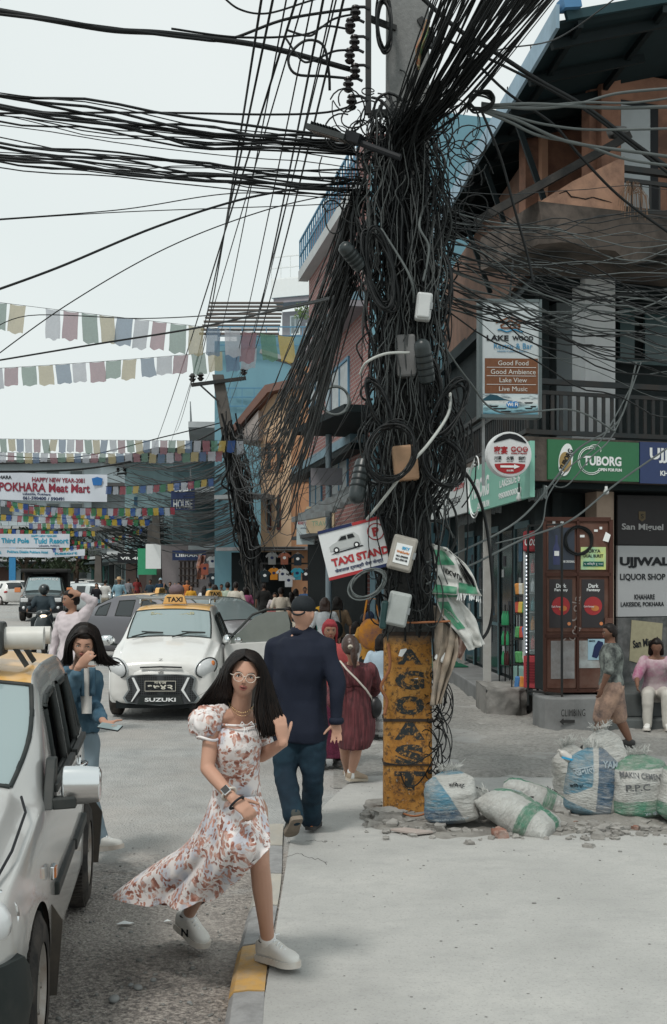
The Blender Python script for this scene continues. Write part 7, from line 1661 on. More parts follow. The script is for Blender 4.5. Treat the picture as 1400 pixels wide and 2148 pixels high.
t,f,o0=cloth('lower white and green cement sack tied to the pole with its bottom end frayed','empty_sack',[[(905,1235),(925,1285),(960,1330),(985,1365)],[(945,1235),(985,1280),(1005,1320),(1018,1352)]],WOV,.02,'sack',d=8.8)
patch(t,f,o0,(.0,1),(.0,.15),WGR);patch(t,f,o0,(.1,.45),(.2,.6),WGR);ftext(t,f,o0,'सिमेन्ट',.3,.4,.3,.08,WHITE,-.8)
t,f,o0=cloth('upper white cement sack reading P.P.C flapping from the pole to the right','empty_sack',[[(905,1140),(912,1180),(915,1210),(908,1245)],[(938,1150),(975,1180),(1000,1225),(1010,1250)]],WOV,.022,'sack',d=8.72)
patch(t,f,o0,(.05,.6),(.12,.38),WGR);patch(t,f,o0,(.55,.95),(.7,.93),WGR);patch(t,f,o0,(.0,.5),(.8,.97),WGR)
ftext(t,f,o0,'P.P.C',.8,.12,.3,.1,INK,2.6);ftext(t,f,o0,'HUAXIN',.45,.55,.5,.12,INK,2.8);ftext(t,f,o0,'HUAXIN CEMENT',.85,.5,.2,.5,INK,0)
b=MB();p0=P(985,1240,8.72)
for i in range(26):x=960+RN(0,50);b.tube([P(x,1243+(x-960)*.15,8.72)-p0,P(x+RN(-4,4),1252+RN(0,8)+(x-960)*.1,8.7)-p0],.002,3)
b.build('fringe',WHITE,t,fix=False);COL.objects['fringe'].location=p0-t.location
t,f,o0=cloth('thin pink plastic bag hanging low behind the torn sacks','plastic_bag',[[(950,1320),(948,1350),(955,1375)],[(975,1325),(978,1355),(968,1385)]],mat('pink_plastic',(.5,.35,.3),.3),.02,d=9.0)
t,f,o0=cloth('faded green and red cloth strip caught high in the cable sheaf','cloth_strip',[[(893,42),(884,75),(872,105),(876,140)],[(902,45),(896,80),(886,108),(880,145)]],mat('green_rag',(.06,.25,.12),.8,dirt=(.4,.05,.05),dirtamt=.9,scale=12),.01,d=7.9)
c=P(745,1150,8.75);t=thing('taxi_stand_sign','tilted white board reading TAXI STAND with a drawn car and red P beside the pole','sign',c);t.rotation_euler=(0,R(-14),R(-6))
w,h=.50,.385;SW_=mat('board_white_clean',(.66,.68,.69),.5,var=.04,dirt=(.5,.5,.5),dirtamt=.3)
b=MB();pbox(b,-w/2,w/2,-h/2,h/2,0,.01);b.build('board',SW_,t)
b=MB();pbox(b,-w/2,.02,h/2-.022,h/2+.002,-.006,-.001);pbox(b,.02-.0,w/2,-h/2-.002,-h/2+.022,-.006,-.001);b.build('navy_border',NAVY,t)
b=MB();pbox(b,.022,w/2,h/2-.022,h/2+.002,-.006,-.001);pbox(b,-w/2,.018,-h/2-.002,-h/2+.022,-.006,-.001);b.build('red_border',REDP,t)
letter([('TAXI STAND',.025,-.068,.45,.062,dict(bold=.05)),('P',.185,.085,.05,.07,dict(bold=.06))],REDP,t);letter([('फेवाताल ट्याक्सी सेवा केन्द्र',.0,-.137,.38,.04)],NAVY,t,bold=.02)
b=MB();b.tube([V((.185+.062*cos(a),-.004,.085+.062*sin(a)))for a in[2*pi*k/28 for k in range(29)]],.004,4);b.build('red_ring',REDP,t)
b=MB();b.prism([(-.19,.02),(-.19,.055),(-.16,.07),(-.125,.08),(-.085,.12),(.02,.125),(.05,.09),(.055,.03),(.03,.015)],-.005,-.001);o=b.build('car_picture',mat('print_grey',(.45,.47,.47),.5),t)
b=MB();b.prism([(-.11,.085),(-.08,.112),(-.045,.113),(-.045,.083)],-.009,-.006);b.prism([(-.035,.083),(-.035,.114),(.01,.115),(.02,.085)],-.009,-.006);disc(b,-.14,.02,.023,y=-.010);disc(b,.02,.024,.023,y=-.010);b.prism([(-.19,-.006),(.07,.002),(.06,.012),(-.15,.004)],-.004,-.002);b.build('car_details',INK,o)
b=MB();disc(b,-.14,.02,.012,y=-.014);disc(b,.02,.024,.012,y=-.014);b.build('car_rims',WHITE,o)
b=MB();b.tube([(w/2-.02,.03,.17),(w/2+.06,.1,.2)],.008,5);b.tube([(w/2-.02,.03,-.15),(w/2+.06,.1,-.15)],.008,5);b.build('sign_wires',INK,t)
# ------------------------------------------------------------ the street behind: one facade after another
LBL=mat('light_blue_plaster',(.17,.33,.40),.85,var=.06,dirt=(.12,.22,.27),dirtamt=.5,scale=.5);PGR=mat('pale_grey_plaster',(.5,.52,.53),.85,dirt=(.25,.25,.25),dirtamt=.5,scale=.6)
PEA=plaster('peach_plaster',(.72,.52,.35),(.45,.3,.2),.5,.3,.1);PEAD=plaster('ochre_plaster',(.56,.31,.18),(.24,.12,.07),.5,.3,.1)
m,nt,b=nodes('red_brick');co=coords(nt);sx=N(nt,'ShaderNodeSeparateXYZ',{0:co});cmb=N(nt,'ShaderNodeCombineXYZ',{0:sx.outputs[0],1:sx.outputs[2]})
br=N(nt,'ShaderNodeTexBrick',{'Vector':cmb.outputs[0],'Scale':1.,'Brick Width':.26,'Row Height':.1,'Mortar Size':.012,'Color1':(.28,.12,.105,1),'Color2':(.21,.085,.08,1),'Mortar':(.3,.27,.26,1)});nt.links.new(br.outputs[0],b.inputs['Base Color']);b.inputs['Roughness'].default_value=.9;BRICK=m
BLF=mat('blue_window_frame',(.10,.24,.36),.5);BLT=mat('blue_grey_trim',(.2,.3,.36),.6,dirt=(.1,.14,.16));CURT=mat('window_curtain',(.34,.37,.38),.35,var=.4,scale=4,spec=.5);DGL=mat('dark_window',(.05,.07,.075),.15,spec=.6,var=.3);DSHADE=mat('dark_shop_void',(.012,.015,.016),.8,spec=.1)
def bld(F,name,label,mt,z0,z1,depth=6,group=None):
 t=F.root(name,label,'building',group);b=MB();pbox(b,0,F.L,z0,z1,0,depth);b.build('wall',mt,t);return t
def win(t,F,px0,y0,px1,y1,frame_=BLF,pane=CURT,mull=1,fw=.07):
 x0,x1,z0,z1=F.rc(px0,y0,px1,y1);x0,x1=sorted((x0,x1));z0,z1=sorted((z0,z1))
 b=MB();[pbox(b,*q,-.05,.02)for q in((x0-fw,x0,z0-fw,z1+fw),(x1,x1+fw,z0-fw,z1+fw),(x0,x1,z1,z1+fw),(x0,x1,z0-fw,z0))]
 for k in range(mull):x=x0+(x1-x0)*(k+1)/(mull+1);pbox(b,x-fw*.3,x+fw*.3,z0,z1,-.04,0)
 w_=b.build('window',frame_,t);b=MB();pbox(b,x0,x1,z0,z1,-.015,-.005);b.build('pane',pane,w_);return w_
def slabp(t,name,mt,x0,x1,z,h,out,y0=0.):b=MB();pbox(b,x0,x1,z,z+h,-out,y0-.001);return b.build(name,mt,t)
def rail(t,x0,x1,z,h,y,mt=STEEL,sp=.35):
 b=MB();[pbox(b,x0,x1,z+q,z+q+.05,y-.025,y+.025)for q in(0,h*.5,h)];n=int((x1-x0)/sp)
 for i in range(n+1):x=x0+(x1-x0)*i/n;pbox(b,x-.015,x+.015,z,z+h,y-.02,y+.02)
 return b.build('railing',mt,t)
FA=Face((.85,26.6),(1.75,23.6));t=bld(FA,'building','narrow pale blue building edge seen just left of the cable tangle',LBL,0,11.5)
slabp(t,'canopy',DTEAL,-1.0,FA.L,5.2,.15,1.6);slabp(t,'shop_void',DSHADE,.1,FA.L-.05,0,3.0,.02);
b=MB()
for k in range(9):b.beam((-.6,-.4-.16*k,3.9-.09*k),(2.2,-.4-.16*k,3.9-.09*k),.1,.12)
b.build('corrugated_awning',STEEL,t);b=MB();[b.box((k*.35,-.03,1.4),(.3,.04,2.6))for k in range(1,7)];b.build('roller_shutter',mat('blue_shutter',(.12,.2,.24),.6),t)
FB=Face((-.75,35),(.80,26.9));t=bld(FB,'brick_building','red brick building with blue framed windows and a sloping blue ledge',BRICK,0,12.3,7)
for q in((652,800,675,893,1),(696,770,733,877,1),(653,985,676,1070,1),(696,963,731,1048,1),(661,690,680,740,1)):win(t,FB,*q[:4],mull=1)
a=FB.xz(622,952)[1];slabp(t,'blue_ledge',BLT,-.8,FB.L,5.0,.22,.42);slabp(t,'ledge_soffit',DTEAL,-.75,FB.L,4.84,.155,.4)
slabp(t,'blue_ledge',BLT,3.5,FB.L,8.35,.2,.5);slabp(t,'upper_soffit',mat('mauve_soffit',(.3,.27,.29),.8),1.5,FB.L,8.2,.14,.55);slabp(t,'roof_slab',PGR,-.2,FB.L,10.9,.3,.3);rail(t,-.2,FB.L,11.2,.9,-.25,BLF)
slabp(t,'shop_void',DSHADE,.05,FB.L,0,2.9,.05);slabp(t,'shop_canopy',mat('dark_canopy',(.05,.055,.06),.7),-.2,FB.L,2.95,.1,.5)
FC=Face((-2.62,41.2),(-.95,40.4));t=bld(FC,'peach_building','peach and cream building with arched windows and a rounded corner',PEA,0,8.4,9)
b=MB();b.lathe([(.62,0),(.62,9.2)],(FC.L-.1,.35,0),'Z',32);b.build('corner_tower',PEAD,t,smooth=True);b=MB();b.lathe([(.66,5.15),(.72,5.3),(.66,5.4)],(FC.L-.1,.35,0),'Z',32);b.build('tower_ledge',STAIN,t,smooth=True)
b=MB();b.prism([(-1.1,6.75),(.55,8.35),(2.3,8.6),(2.3,8.85),(.45,8.62),(-1.15,6.98)],-.5,8);b.build('roof_eave',mat('brown_eave',(.2,.12,.1),.7),t);b=MB();b.prism([(-1.0,6.7),(.1,7.76),(.1,6.7)],-.35,7);b.build('eave_soffit',mat('pale_soffit',(.4,.36,.34),.8),t)
slabp(t,'mid_ledge',mat('zinc_ledge',(.25,.27,.28),.7),-1.4,.6,4.6,.14,.9);slabp(t,'shop_canopy',mat('zinc_canopy',(.22,.23,.24),.6,dirt=(.1,.06,.05)),-1.4,FC.L+1.2,2.75,.12,.8)
for px in(566,586):
 x0,x1,z0,z1=FC.rc(px-4,1042,px+4,1112);xm=(x0+x1)/2;hw=abs(x1-x0)/2;pts=[(xm-hw,z0),(xm+hw,z0),(xm+hw,z1-.2)]+[(xm+hw*cos(a),z1-.2+.3*sin(a))for a in[pi*k/8 for k in range(1,8)]]+[(xm-hw,z1-.2)]
 b=MB();b.prism(pts,-.05,-.01);w_=b.build('arched_window',mat('maroon_frame',(.12,.05,.045),.6),t);b=MB();b.prism([(xm+(x-xm)*.6,z0+.1+(z-z0)*.9)for x,z in pts],-.06,-.051);b.build('pane',DGL,w_)
win(t,FC,562,930,570,985,PEAD,DGL,0);win(t,FC,582,930,590,985,PEAD,DGL,0)
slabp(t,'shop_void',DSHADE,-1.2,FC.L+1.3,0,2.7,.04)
FD=Face((-5.0,64),(-4.3,51));t=bld(FD,'blue_building','tall light blue apartment block with wall of flat plaster',LBL,0,12.5,11);b=MB();pbox(b,FD.L-.01,FD.L+.2,0,12.5,0,11);b.build('end_wall',LBL,t)
FD2=Face((-5.3,51.0),(1,51.0));t=bld(FD2,'blue_building','wide light blue wall with balcony openings under the prayer flags',LBL,0,12.3,4)
for k in range(3):win(t,FD2,500+k*48,742,530+k*48,775,BLT,DGL,1)
for z in(9.3,12.0):rail(t,.2,5,z,.8,-.5,BLF,.5)
b=MB();[b.beam((-.6+.0*k,-.6+.55*k,12.5+.3*k),(2.9,-.6+.55*k,12.5+.3*k),.16,.08)for k in range(9)];b.build('slatted_roof',mat('slat_brown',(.12,.1,.09),.7),t)
FE=Face((-2.6,58),(3,56));t=bld(FE,'grey_building','grey building with stacked white terraces rising behind the brick one',mat('mauve_grey_plaster',(.33,.31,.33),.85),0,15.2,5)
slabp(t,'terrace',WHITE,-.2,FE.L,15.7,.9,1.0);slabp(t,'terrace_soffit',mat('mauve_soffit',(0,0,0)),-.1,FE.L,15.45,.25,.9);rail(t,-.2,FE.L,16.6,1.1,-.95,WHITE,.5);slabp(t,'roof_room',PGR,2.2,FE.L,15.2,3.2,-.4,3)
win(t,FE,612,665,628,700,WHITE,CURT);win(t,FE,645,680,660,715,WHITE,CURT)
p=P(716,500,57);b=MB();b.lathe([(.62,-1.2)]+[(.62+.03*(k%2),-1.1+.22*k)for k in range(10)]+[(.5,1.0),(.2,1.25),(.001,1.27)],(0,0,.9),n=24);t=thing('water_tank','green ribbed water tank on the roof left of the tangle','water tank',p);b.build('tank_body',mat('tank_green',(.04,.28,.2),.5),t,smooth=True);b=MB();[b.beam((x,y,-2.6),(x,y,-.3),.08,.08)for x in(-.5,.5)for y in(-.5,.5)];b.build('tank_stand',STEEL,t)
FF_=Face((-7.6,74),(-6.0,60));t=bld(FF_,'balcony_building','blue grey building with long balconies left of the second pole',mat('blue_grey_plaster',(.3,.41,.46),.85,dirt=(.12,.16,.18)),0,9.6,9);b=MB();pbox(b,FF_.L-.01,FF_.L+.1,0,9.6,0,9);b.build('end_wall',BRICK,t)
for z in(3.2,6.2,9.6):slabp(t,'balcony_slab',PGR,-1,FF_.L,z,.3,1.6);rail(t,-1,FF_.L,z+.3,1,-1.5,STEEL,.5)
for x in(1,4,7,10):
 for z in(4.2,7.2):b=MB();pbox(b,x,x+1.2,z,z+1.5,-.04,-.01);w_=b.build('window',BLF,t);b=MB();pbox(b,x+.1,x+1.1,z+.1,z+1.4,-.05,-.041);b.build('pane',CURT,w_)
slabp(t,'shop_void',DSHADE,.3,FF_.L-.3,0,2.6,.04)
t=FF_.root('shop_sign','dark liquor shop sign reading MARKET LIQUORS on the blue grey building','sign');t.location=P(497,1140,56);t.rotation_euler=(0,0,-.55);b=MB();pbox(b,-1.2,1.2,-.75,.75,0,.1);b.build('sign_panel',mat('charcoal_sign',(.05,.055,.06),.5),t);letter([('MARKET',.1,.25,1.6,.35),('LIQUORS',.1,-.3,1.6,.35)],WHITE,t,bold=.04)
t=thing('shop_sign','small white notice board with blue writing on the peach building','sign',P(641,1115,33.5),-.35);b=MB();pbox(b,-.28,.28,-.38,.38,0,.05);b.build('sign_panel',mat('notice_white2',(.5,.58,.6),.5,var=.1),t);letter([('MONEY CHANGER',0,.25,.46,.09)],REDP,t,bold=.02);letter([('AVAILABLE',0,.1,.3,.05),('CASH',-.1,-.1,.2,.06),('TRANSFER',.05,-.24,.3,.05)],NAVY,t)
t=thing('shop_sign','cream shop board above the corrugated awning behind the lamp post','sign',P(672,1090,30),-.5);b=MB();pbox(b,-.42,.42,-.35,.35,0,.05);b.build('sign_panel',mat('cream_board',(.5,.4,.27),.6),t);letter([('TRAVEL',.05,-.1,.6,.13)],mat('faded_green',(.2,.35,.25),.6),t)
SH=[(575,1190,(.55,.22,.03)),(593,1192,(.6,.62,.63)),(624,1190,(.04,.28,.38)),(642,1192,(.02,.02,.025)),(663,1195,(.02,.02,.025)),(571,1158,(.22,.23,.23)),(597,1158,(.3,.11,.07)),(625,1160,(.02,.03,.04)),(556,1195,(.02,.03,.035)),(446,1165,(.5,.5,.5)),(447,1200,(.03,.04,.05)),(478,1165,(.3,.3,.28)),(430,1180,(.4,.12,.08)),(606,1205,(.58,.6,.62))]
nm_=['orange tee shirt','white tee shirt left of centre','turquoise tee shirt','black tee shirt next to the turquoise one','rightmost black tee shirt','grey tee shirt in the top row','brown tee shirt in the top row','dark tee shirt in the top row','leftmost dark tee shirt','pale tee shirt high over the far stall','dark tee shirt low on the far stall','beige tee shirt right on the far stall','red tee shirt left on the far stall','white tee shirt next to the turquoise one']
for(px,py,c_),l_ in zip(SH,nm_):
 d=38.5 if px>500 else 52;mt=mat('tee_%d%d'%(px,py),c_,.85);t=thing('tee_shirt',l_+' hanging on display outside the shop','T-shirt',P(px,py+14,d),RN(-.2,.2),'T-shirts hung outside the shops')
 b=MB();b.prism([(-.2,-.32),(.2,-.32),(.21,.12),(.3,.04),(.36,.14),(.2,.3),(.08,.33),(0,.28),(-.08,.33),(-.2,.3),(-.36,.14),(-.3,.04),(-.21,.12)],-.025,.025);o=b.build('cloth_body',mt,t,bevel=.01);t.scale=(.62,.62,.62)if px>500 else(.8,.8,.8)
 b=MB();disc(b,0,.05,.09,.08,y=-.03);b.build('chest_print',WHITE if sum(c_)<.6 else NAVY,t);b=MB();b.tube([(-.12,0,.31),(0,0,.36),(.12,0,.31)],.012,4);b.tube([(0,0,.35),(0,0,.45)],.01,4);b.build('hanger',STEEL,t)
b=MB();[b.beam(P(x0,y,d),P(x1,y,d),.06,.06)for x0,x1,y,d in((548,680,1182,38.7),(550,640,1150,38.7),(425,500,1160,52.2))];[b.beam(P(x,1180,38.8),P(x,1260,38.8),.06,.06)for x in(548,680)]
t=thing('display_rail','dark rails the T-shirts hang from outside the shops','rail',(0,0,0));b.build('rail_bars',DARKMETAL,t)
for i,(x0,x1,y0,y1,d,c_)in enumerate(((415,432,1165,1215,53,(.45,.2,.12)),(505,518,1150,1230,48,(.2,.1,.07)))):
 t,f,o0=cloth('patterned shawls hanging left of the far stall' if i==0 else 'brown shawls hanging beside the second pole','hanging_shawl',[[(x0,y0),(x0-2,(y0+y1)/2),(x0,y1)],[(x1,y0),(x1+2,(y0+y1)/2),(x1,y1)]],mat('shawl%d'%i,c_,.9,var=.9,scale=5,dirt=(.1,.2,.3),dirtamt=.8),.1,d=d)
t=thing('lamp_post','slim grey street light post with wire rings and a back turned sign','street lamp',(P(690,0,27).x,27,0));b=MB();b.tube([(0,0,0),(0,0,6.55)],.075,10);b.build('post',mat('galvanised',(.3,.36,.4),.5,.4),t,smooth=True)
b=MB();b.tube([(0,0,6.4),(-.4,0,6.55),(-.9,-.1,6.85)],.04,6);b.build('lamp_arm',STEEL,t);b=MB();b.prism([(-.2,0),(.2,0),(.2,.95),(-.2,1.0)],0,.1,'XY');b.v=[Matrix.Rotation(.35,3,'Y')@Matrix.Rotation(1.2,3,'Z')@v+V((-.7,-.1,6.8))for v in b.v];b.build('lamp_head',STEEL,t)
b=MB();b.box((-.05,-.1,4.2),(.75,.04,.4));b.build('back_panel',mat('mauve_panel',(.25,.24,.26),.6),t)
def farpole(label,px,pyb,top,d,lean,arm,tang=True):
 p=P(px,0,d);H=CH+(HZ-top[1])*d/FL;tx=(top[0]-700)*d/FL-p.x;t=thing('utility_pole',label,'utility pole',(p.x,d,0));b=MB()
 b.rings([[V((tx*z/H+x*w_,y*w_,z))for x,y in((-1,-.8),(1,-.8),(1,.8),(-1,.8))]for z,w_ in((0,.27),(H*.5,.24),(H,.19))]);b.build('shaft',mat('dark_old_concrete',(.12,.11,.1),.9,dirt=(.04,.045,.045),scale=1.5),t)
 for z,l,rz in arm:
  b=MB();b.beam((tx*z/H-l*.5,-.25,z-.12),(tx*z/H+l*.5,-.25,z+.12),.12,.12);b.beam((tx*z/H,-.25,z-.7),(tx*z/H-l*.35,-.25,z-.1),.06,.06);o=b.build('cross_arm',DARKMETAL,t)
  for q in(-.48,-.33,.46):b=MB();b.lathe([(.05,0),(.13,.1),(.06,.14),(.13,.2),(.05,.3)],(tx*z/H+l*q,-.25,z+.1+.24*q),'Z',10);b.build('insulator',INS,o,smooth=True)
 return t,H,tx
farpole('leaning dark concrete pole with a cross arm, stickers and cable mass on its trunk',546,1310,(458,787),40,0,((8.6,1.9,0),))
t,H,tx=farpole('upright far pole with three insulator discs on its arm above the crowd',293,1290,(293,985),74,0,((8.5,2.8,0),))
farpole('dark pole with rubbish of cables near the grey wall',318,1290,(318,1100),66,0,())
farpole('pale thin pole at the right of the grey wall',331,1260,(328,1075),62,0,());farpole('far dark pole above the motorcycles',207,1290,(207,1165),75,0,())
b=MB()
for i in range(120):
 y=RN(860,1180);xc=468+(y-787)*.165;s_=RN(0,99);L=RN(40,190);w_=RN(-20,20);far=i%2
 b.tube([P(xc+w_+L*.16*t+(18 if far else 9)*noise.noise(V((t*3,s_,0)))+(-8 if far else 4)*sin(pi*t),y+L*t+30*sin(pi*t)*(i%3==0),39.5+noise.noise(V((s_,t,0))))for t in[k/12 for k in range(13)]],RN(.015,.04),4,cap=False)
for i in range(90):
 y=RN(890,1130);L=RN(120,300);s_=RN(0,99);sg=RN(25,75)
 b.tube([P(500+12*sin(s_)-L*t,y+sg*4*t*(1-t)*.7-(y-1040)*.35*t+(8)*noise.noise(V((t*3,s_,0))),40+32*t)for t in[k/12 for k in range(13)]],RN(.012,.03),4,cap=False)
tag(b.build('far_cable_tangle',CABLE,smooth='all',fix=False),'mass of sagging cables on and left of the leaning second pole','cable tangle',kind='stuff')
b=MB()
for i in range(90):
 y=RN(1080,1165);s_=RN(0,99);x=RN(200,330);L=RN(60,130);b.tube([P(x+L*t,y+60*t*(1-t)*RN(.9,1.1)+30*t*sin(s_),66+4*t)for t in[k/8 for k in range(9)]],RN(.02,.045),3,cap=False)
tag(b.build('distant_cable_tangle',mat('paler_cable',(0,0,0)),smooth='all',fix=False),'hazy web of cables around the far poles','cable tangle',kind='stuff')
FW=Face((-10.2,66),(-6.2,60));t=bld(FW,'grey_wall','plain mauve grey wall with dark lattice next to the far shops',mat('mauve_wall',(.2,.18,.185),.85),0,3.6,.4);t['category']='wall'
b=MB();
for k in range(5):pbox(b,3.2+k*.5,3.28+k*.5,1.2,2.9,-.09,-.03)
for k in range(4):pbox(b,3.1,5.5,1.4+k*.4,1.48+k*.4,-.12,-.092)
b.build('lattice',mat('lattice_brown',(.06,.045,.04),.8),t)
FAR=[('teal_building','teal fronted building above the VR sign on the right',(-13.5,74),(-9.4,67),9,(.2,.30,.32)),('mural_building','low shop with spotted mural wall beside the far dark pole',(-16.5,84),(-12.9,75),5.0,(.32,.33,.33)),('dark_house','dim house with awning deep in the street',(-22,104),(-16,86),8.5,(.16,.19,.2)),
('pale_hotel','pale grey hotel with long balconies behind the shop banner',(-42,112),(-22,108),12.5,(.46,.53,.56)),('low_house','low brown roofed house at the left end of the street',(-58,120),(-42,116),5.5,(.12,.12,.11)),('blue_hotel','blue grey hotel with a white lettered board on its roof',(-26,128),(-14,118),14.5,(.34,.43,.47)),('grey_block','grey far block left of the hotels',(-75,150),(-50,145),11,(.32,.36,.37))]
for nme,lb,A,B_,H,c_ in FAR:
 F_=Face(A,B_);mt=mat('far_'+nme,c_,.85,dirt=tuple(x*.5 for x in c_),dirtamt=.4,scale=.4);t=bld(F_,nme,lb,mt,0,H,9);nf=int(H/3.1)
 for f_ in range(nf):
  z=.4+f_*3.1
  if f_:slabp(t,'balcony_slab',PGR,-.3,F_.L+.3,z-.35,.22,1.1);rail(t,-.3,F_.L+.3,z-.1,.9,-1.05,STEEL,.9)
  for k in range(int(F_.L/2.4)):
   x=.5+k*2.4
   if f_==0:b=MB();pbox(b,x-.2,x+1.7,0,2.6,-.06,-.01);b.build('shop_opening',random.choice([DSHADE,DGL,mat('shop_teal',(.03,.12,.11),.6),mat('shop_brown',(.1,.06,.05),.6)]),t)
   else:b=MB();pbox(b,x,x+1.4,z+.5,z+2.1,-.05,-.01);w_=b.build('window',STEEL,t);b=MB();pbox(b,x+.1,x+1.3,z+.6,z+2.0,-.06,-.051);b.build('pane',DGL,w_)
 slabp(t,'roof',mat('far_roof',(.09,.09,.09),.8),-.5,F_.L+.5,H,.25,1.2,9);slabp(t,'awning',mat('far_awning',(.05,.07,.075),.7),-.2,F_.L,2.75,.12,1.4)
for lb,px,py,w_,h_,d,mt,txt,col in(('small black sign reading VR above the motorcycles',276,1171,1.5,.5,62,INK,'VR 4D',WHITE),('blue hotel board reading GUEST HOUSE under the flags',384,1040,1.2,1.5,58,NAVYS,'GUEST HOUSE',WHITE),('white roof board reading POKHARA SOUTH',338,1052,3.4,.6,72,mat('board_blue',(.04,.1,.16),.6),'POKHARA SOUTH',WHITE),('green cloth sign by the far shops',309,1178,1.0,1.4,61,mat('cloth_green',(.05,.3,.16),.8),'',WHITE),('navy board on the mauve wall',397,1165,1.7,.5,58,NAVYS,'LIBRARY',WHITE),('pale board with small print above the far stall',470,1140,.8,1.5,54,mat('board_lilac',(.4,.42,.5),.6,var=.3),'BAR',NAVY),('upright blue banner at the left end of the street',26,1182,.5,2.6,88,mat('banner_blue',(.04,.2,.4),.6),'',WHITE),('white meter cabinet standing on the pale thin pole',322,1167,.8,1.3,60,WHITE,'',WHITE)):
 t=thing('sign',lb,'sign',P(px,py,d));b=MB();pbox(b,-w_/2,w_/2,-h_/2,h_/2,0,.12);b.build('sign_panel',mt,t)
 if txt:letter([(q,0,(.28-.56*i)*h_ if ' ' in txt and h_>1 else 0,w_*.8,h_*.3)for i,q in enumerate(txt.split()if h_>1 else[txt])],col,t,bold=.03,y=-.01)
for i,px in enumerate((352,376)):p=P(px,1003,72);t=thing('water_tank',['dark rooftop tank, the left one of a pair right of the far pole','dark rooftop tank, the right one of a pair right of the far pole'][i],'water tank',p,0,'rooftop water tanks');b=MB();b.lathe([(.7,-.6),(.7,.7),(.4,.9),(.001,.92)],n=18);b.build('tank_body',mat('tank_black',(.02,.03,.035),.5),t,smooth=True);b=MB();b.box((0,0,-1.6),(1.3,1.2,2));b.build('tank_stand',STEEL,t)
LEAF=mat('dark_leaves',(.035,.055,.03),.8,var=.6,scale=.8);LEAF2=mat('grey_green_leaves',(.06,.085,.05),.8,var=.5,scale=.8);BARK=mat('tree_bark',(.08,.06,.045),.9)
def tree(lb,x,y,H,r,mt,n=900,group=None,ls=.28):
 t=thing('tree',lb,'tree',(x,y,0),RN(0,6),group);b=MB();b.tube([(0,0,0),(.1,0,H*.3),(-.1,.1,H*.55),(.1,0,H*.8)],[.3,.24,.16,.06],8)
 for k in range(7):a=k*2.4;b.tube([(0,0,H*(.3+.06*k)),(r*.4*cos(a),r*.4*sin(a),H*(.5+.05*k)),(r*.75*cos(a),r*.75*sin(a),H*(.6+.05*k))],[.12,.07,.02],5)
 b.build('trunk',BARK,t,smooth=True);b=MB();cl=[(V((RN(-1,1)*r*.65,RN(-1,1)*r*.65,H*RN(.45,.95))),RN(.3,.6)*r*.7)for _ in range(16)]
 for k in range(n):
  c_,q=random.choice(cl);d_=V((random.gauss(0,1),random.gauss(0,1),random.gauss(0,1))).normalized();p=c_+d_*q*RN(.6,1.05);u=V((RN(-1,1),RN(-1,1),RN(-1,1))).normalized();w_=u.orthogonal().normalized();s_=RN(.6,1.3)*ls
  b.add([p-u*s_,p+w_*s_*.5,p+u*s_,p-w_*s_*.5],[(0,1,2,3)])
 b.build('crown',mt,t,fix=False)
for i,(x,y,H,r,mt)in enumerate(((-34,100,7.5,4.5,LEAF),(-44,108,8.5,5,LEAF2),(-28,104,6,3.5,LEAF),(-50,132,9,6,LEAF),(-22,98,5.5,3,LEAF2),(-38,140,10,6,LEAF),(-64,140,9,6,LEAF2))):tree(['broad dark tree left of the police truck','grey green tree behind the banners on the left','small dark tree above the white cars','dark tree behind the low house','small pale tree near the far shops','tall dark tree closing the street end','grey green tree at the far left edge'][i],x,y,H,r,mt,group='trees at the end of the street')
t=thing('potted_shrub','leafy green plant on the grey terrace by the prayer flags','plant',P(640,655,55));b=MB()
for k in range(260):p=V((RN(-.5,.5),RN(-.4,.4),RN(-.3,.35)));b.add([p,p+V((RN(-.1,.1),0,.09)),p+V((RN(-.12,.12),.05,-.02))],[(0,1,2)])
b.build('foliage',mat('bright_leaves',(.14,.2,.07),.8,var=.4),t,fix=False)
# ------------------------------------------------------------ prayer flags and banners across the street
def thin(n,c,a=.0):
 if n in MATS:return MATS[n]
 m,nt,b=nodes(n);co=coords(nt);n1=noi(nt,co,3 if a else 30,3);c2=mixc(nt,n1,rgba(c,.85),rgba(c,1.12))
 v_=N(nt,'ShaderNodeTexWave',{'Vector':co,'Scale':22.,'Distortion':2.},bands_direction='Z');c2=mixc(nt,ramp(nt,v_.outputs[1],[(.5,g4(0)),(.9,g4(.22))]),c2,rgba(c,.45))
 df=N(nt,'ShaderNodeBsdfDiffuse',{0:c2});tr=N(nt,'ShaderNodeBsdfTranslucent',{0:c2});mx=N(nt,'ShaderNodeMixShader',{0:.5,1:df.outputs[0],2:tr.outputs[0]});tp=N(nt,'ShaderNodeBsdfTransparent');m2=N(nt,'ShaderNodeMixShader',{0:.22,1:mx.outputs[0],2:tp.outputs[0]})
 nt.links.new(m2.outputs[0],nt.nodes['Material Output'].inputs[0]);MATS[n]=m;return m
def tone(w_):
 A=[(.22,.30,.40),(.56,.58,.63),(.40,.25,.28),(.24,.34,.29),(.56,.49,.32)];B_=[(.03,.10,.40),(.62,.66,.72),(.42,.05,.07),(.03,.26,.10),(.68,.46,.05)]
 return[thin('flag_%d_%d'%(k,int(w_*10)),tuple(a*(1-w_)+c*w_ for a,c in zip(A[k],B_[k])))for k in range(5)]
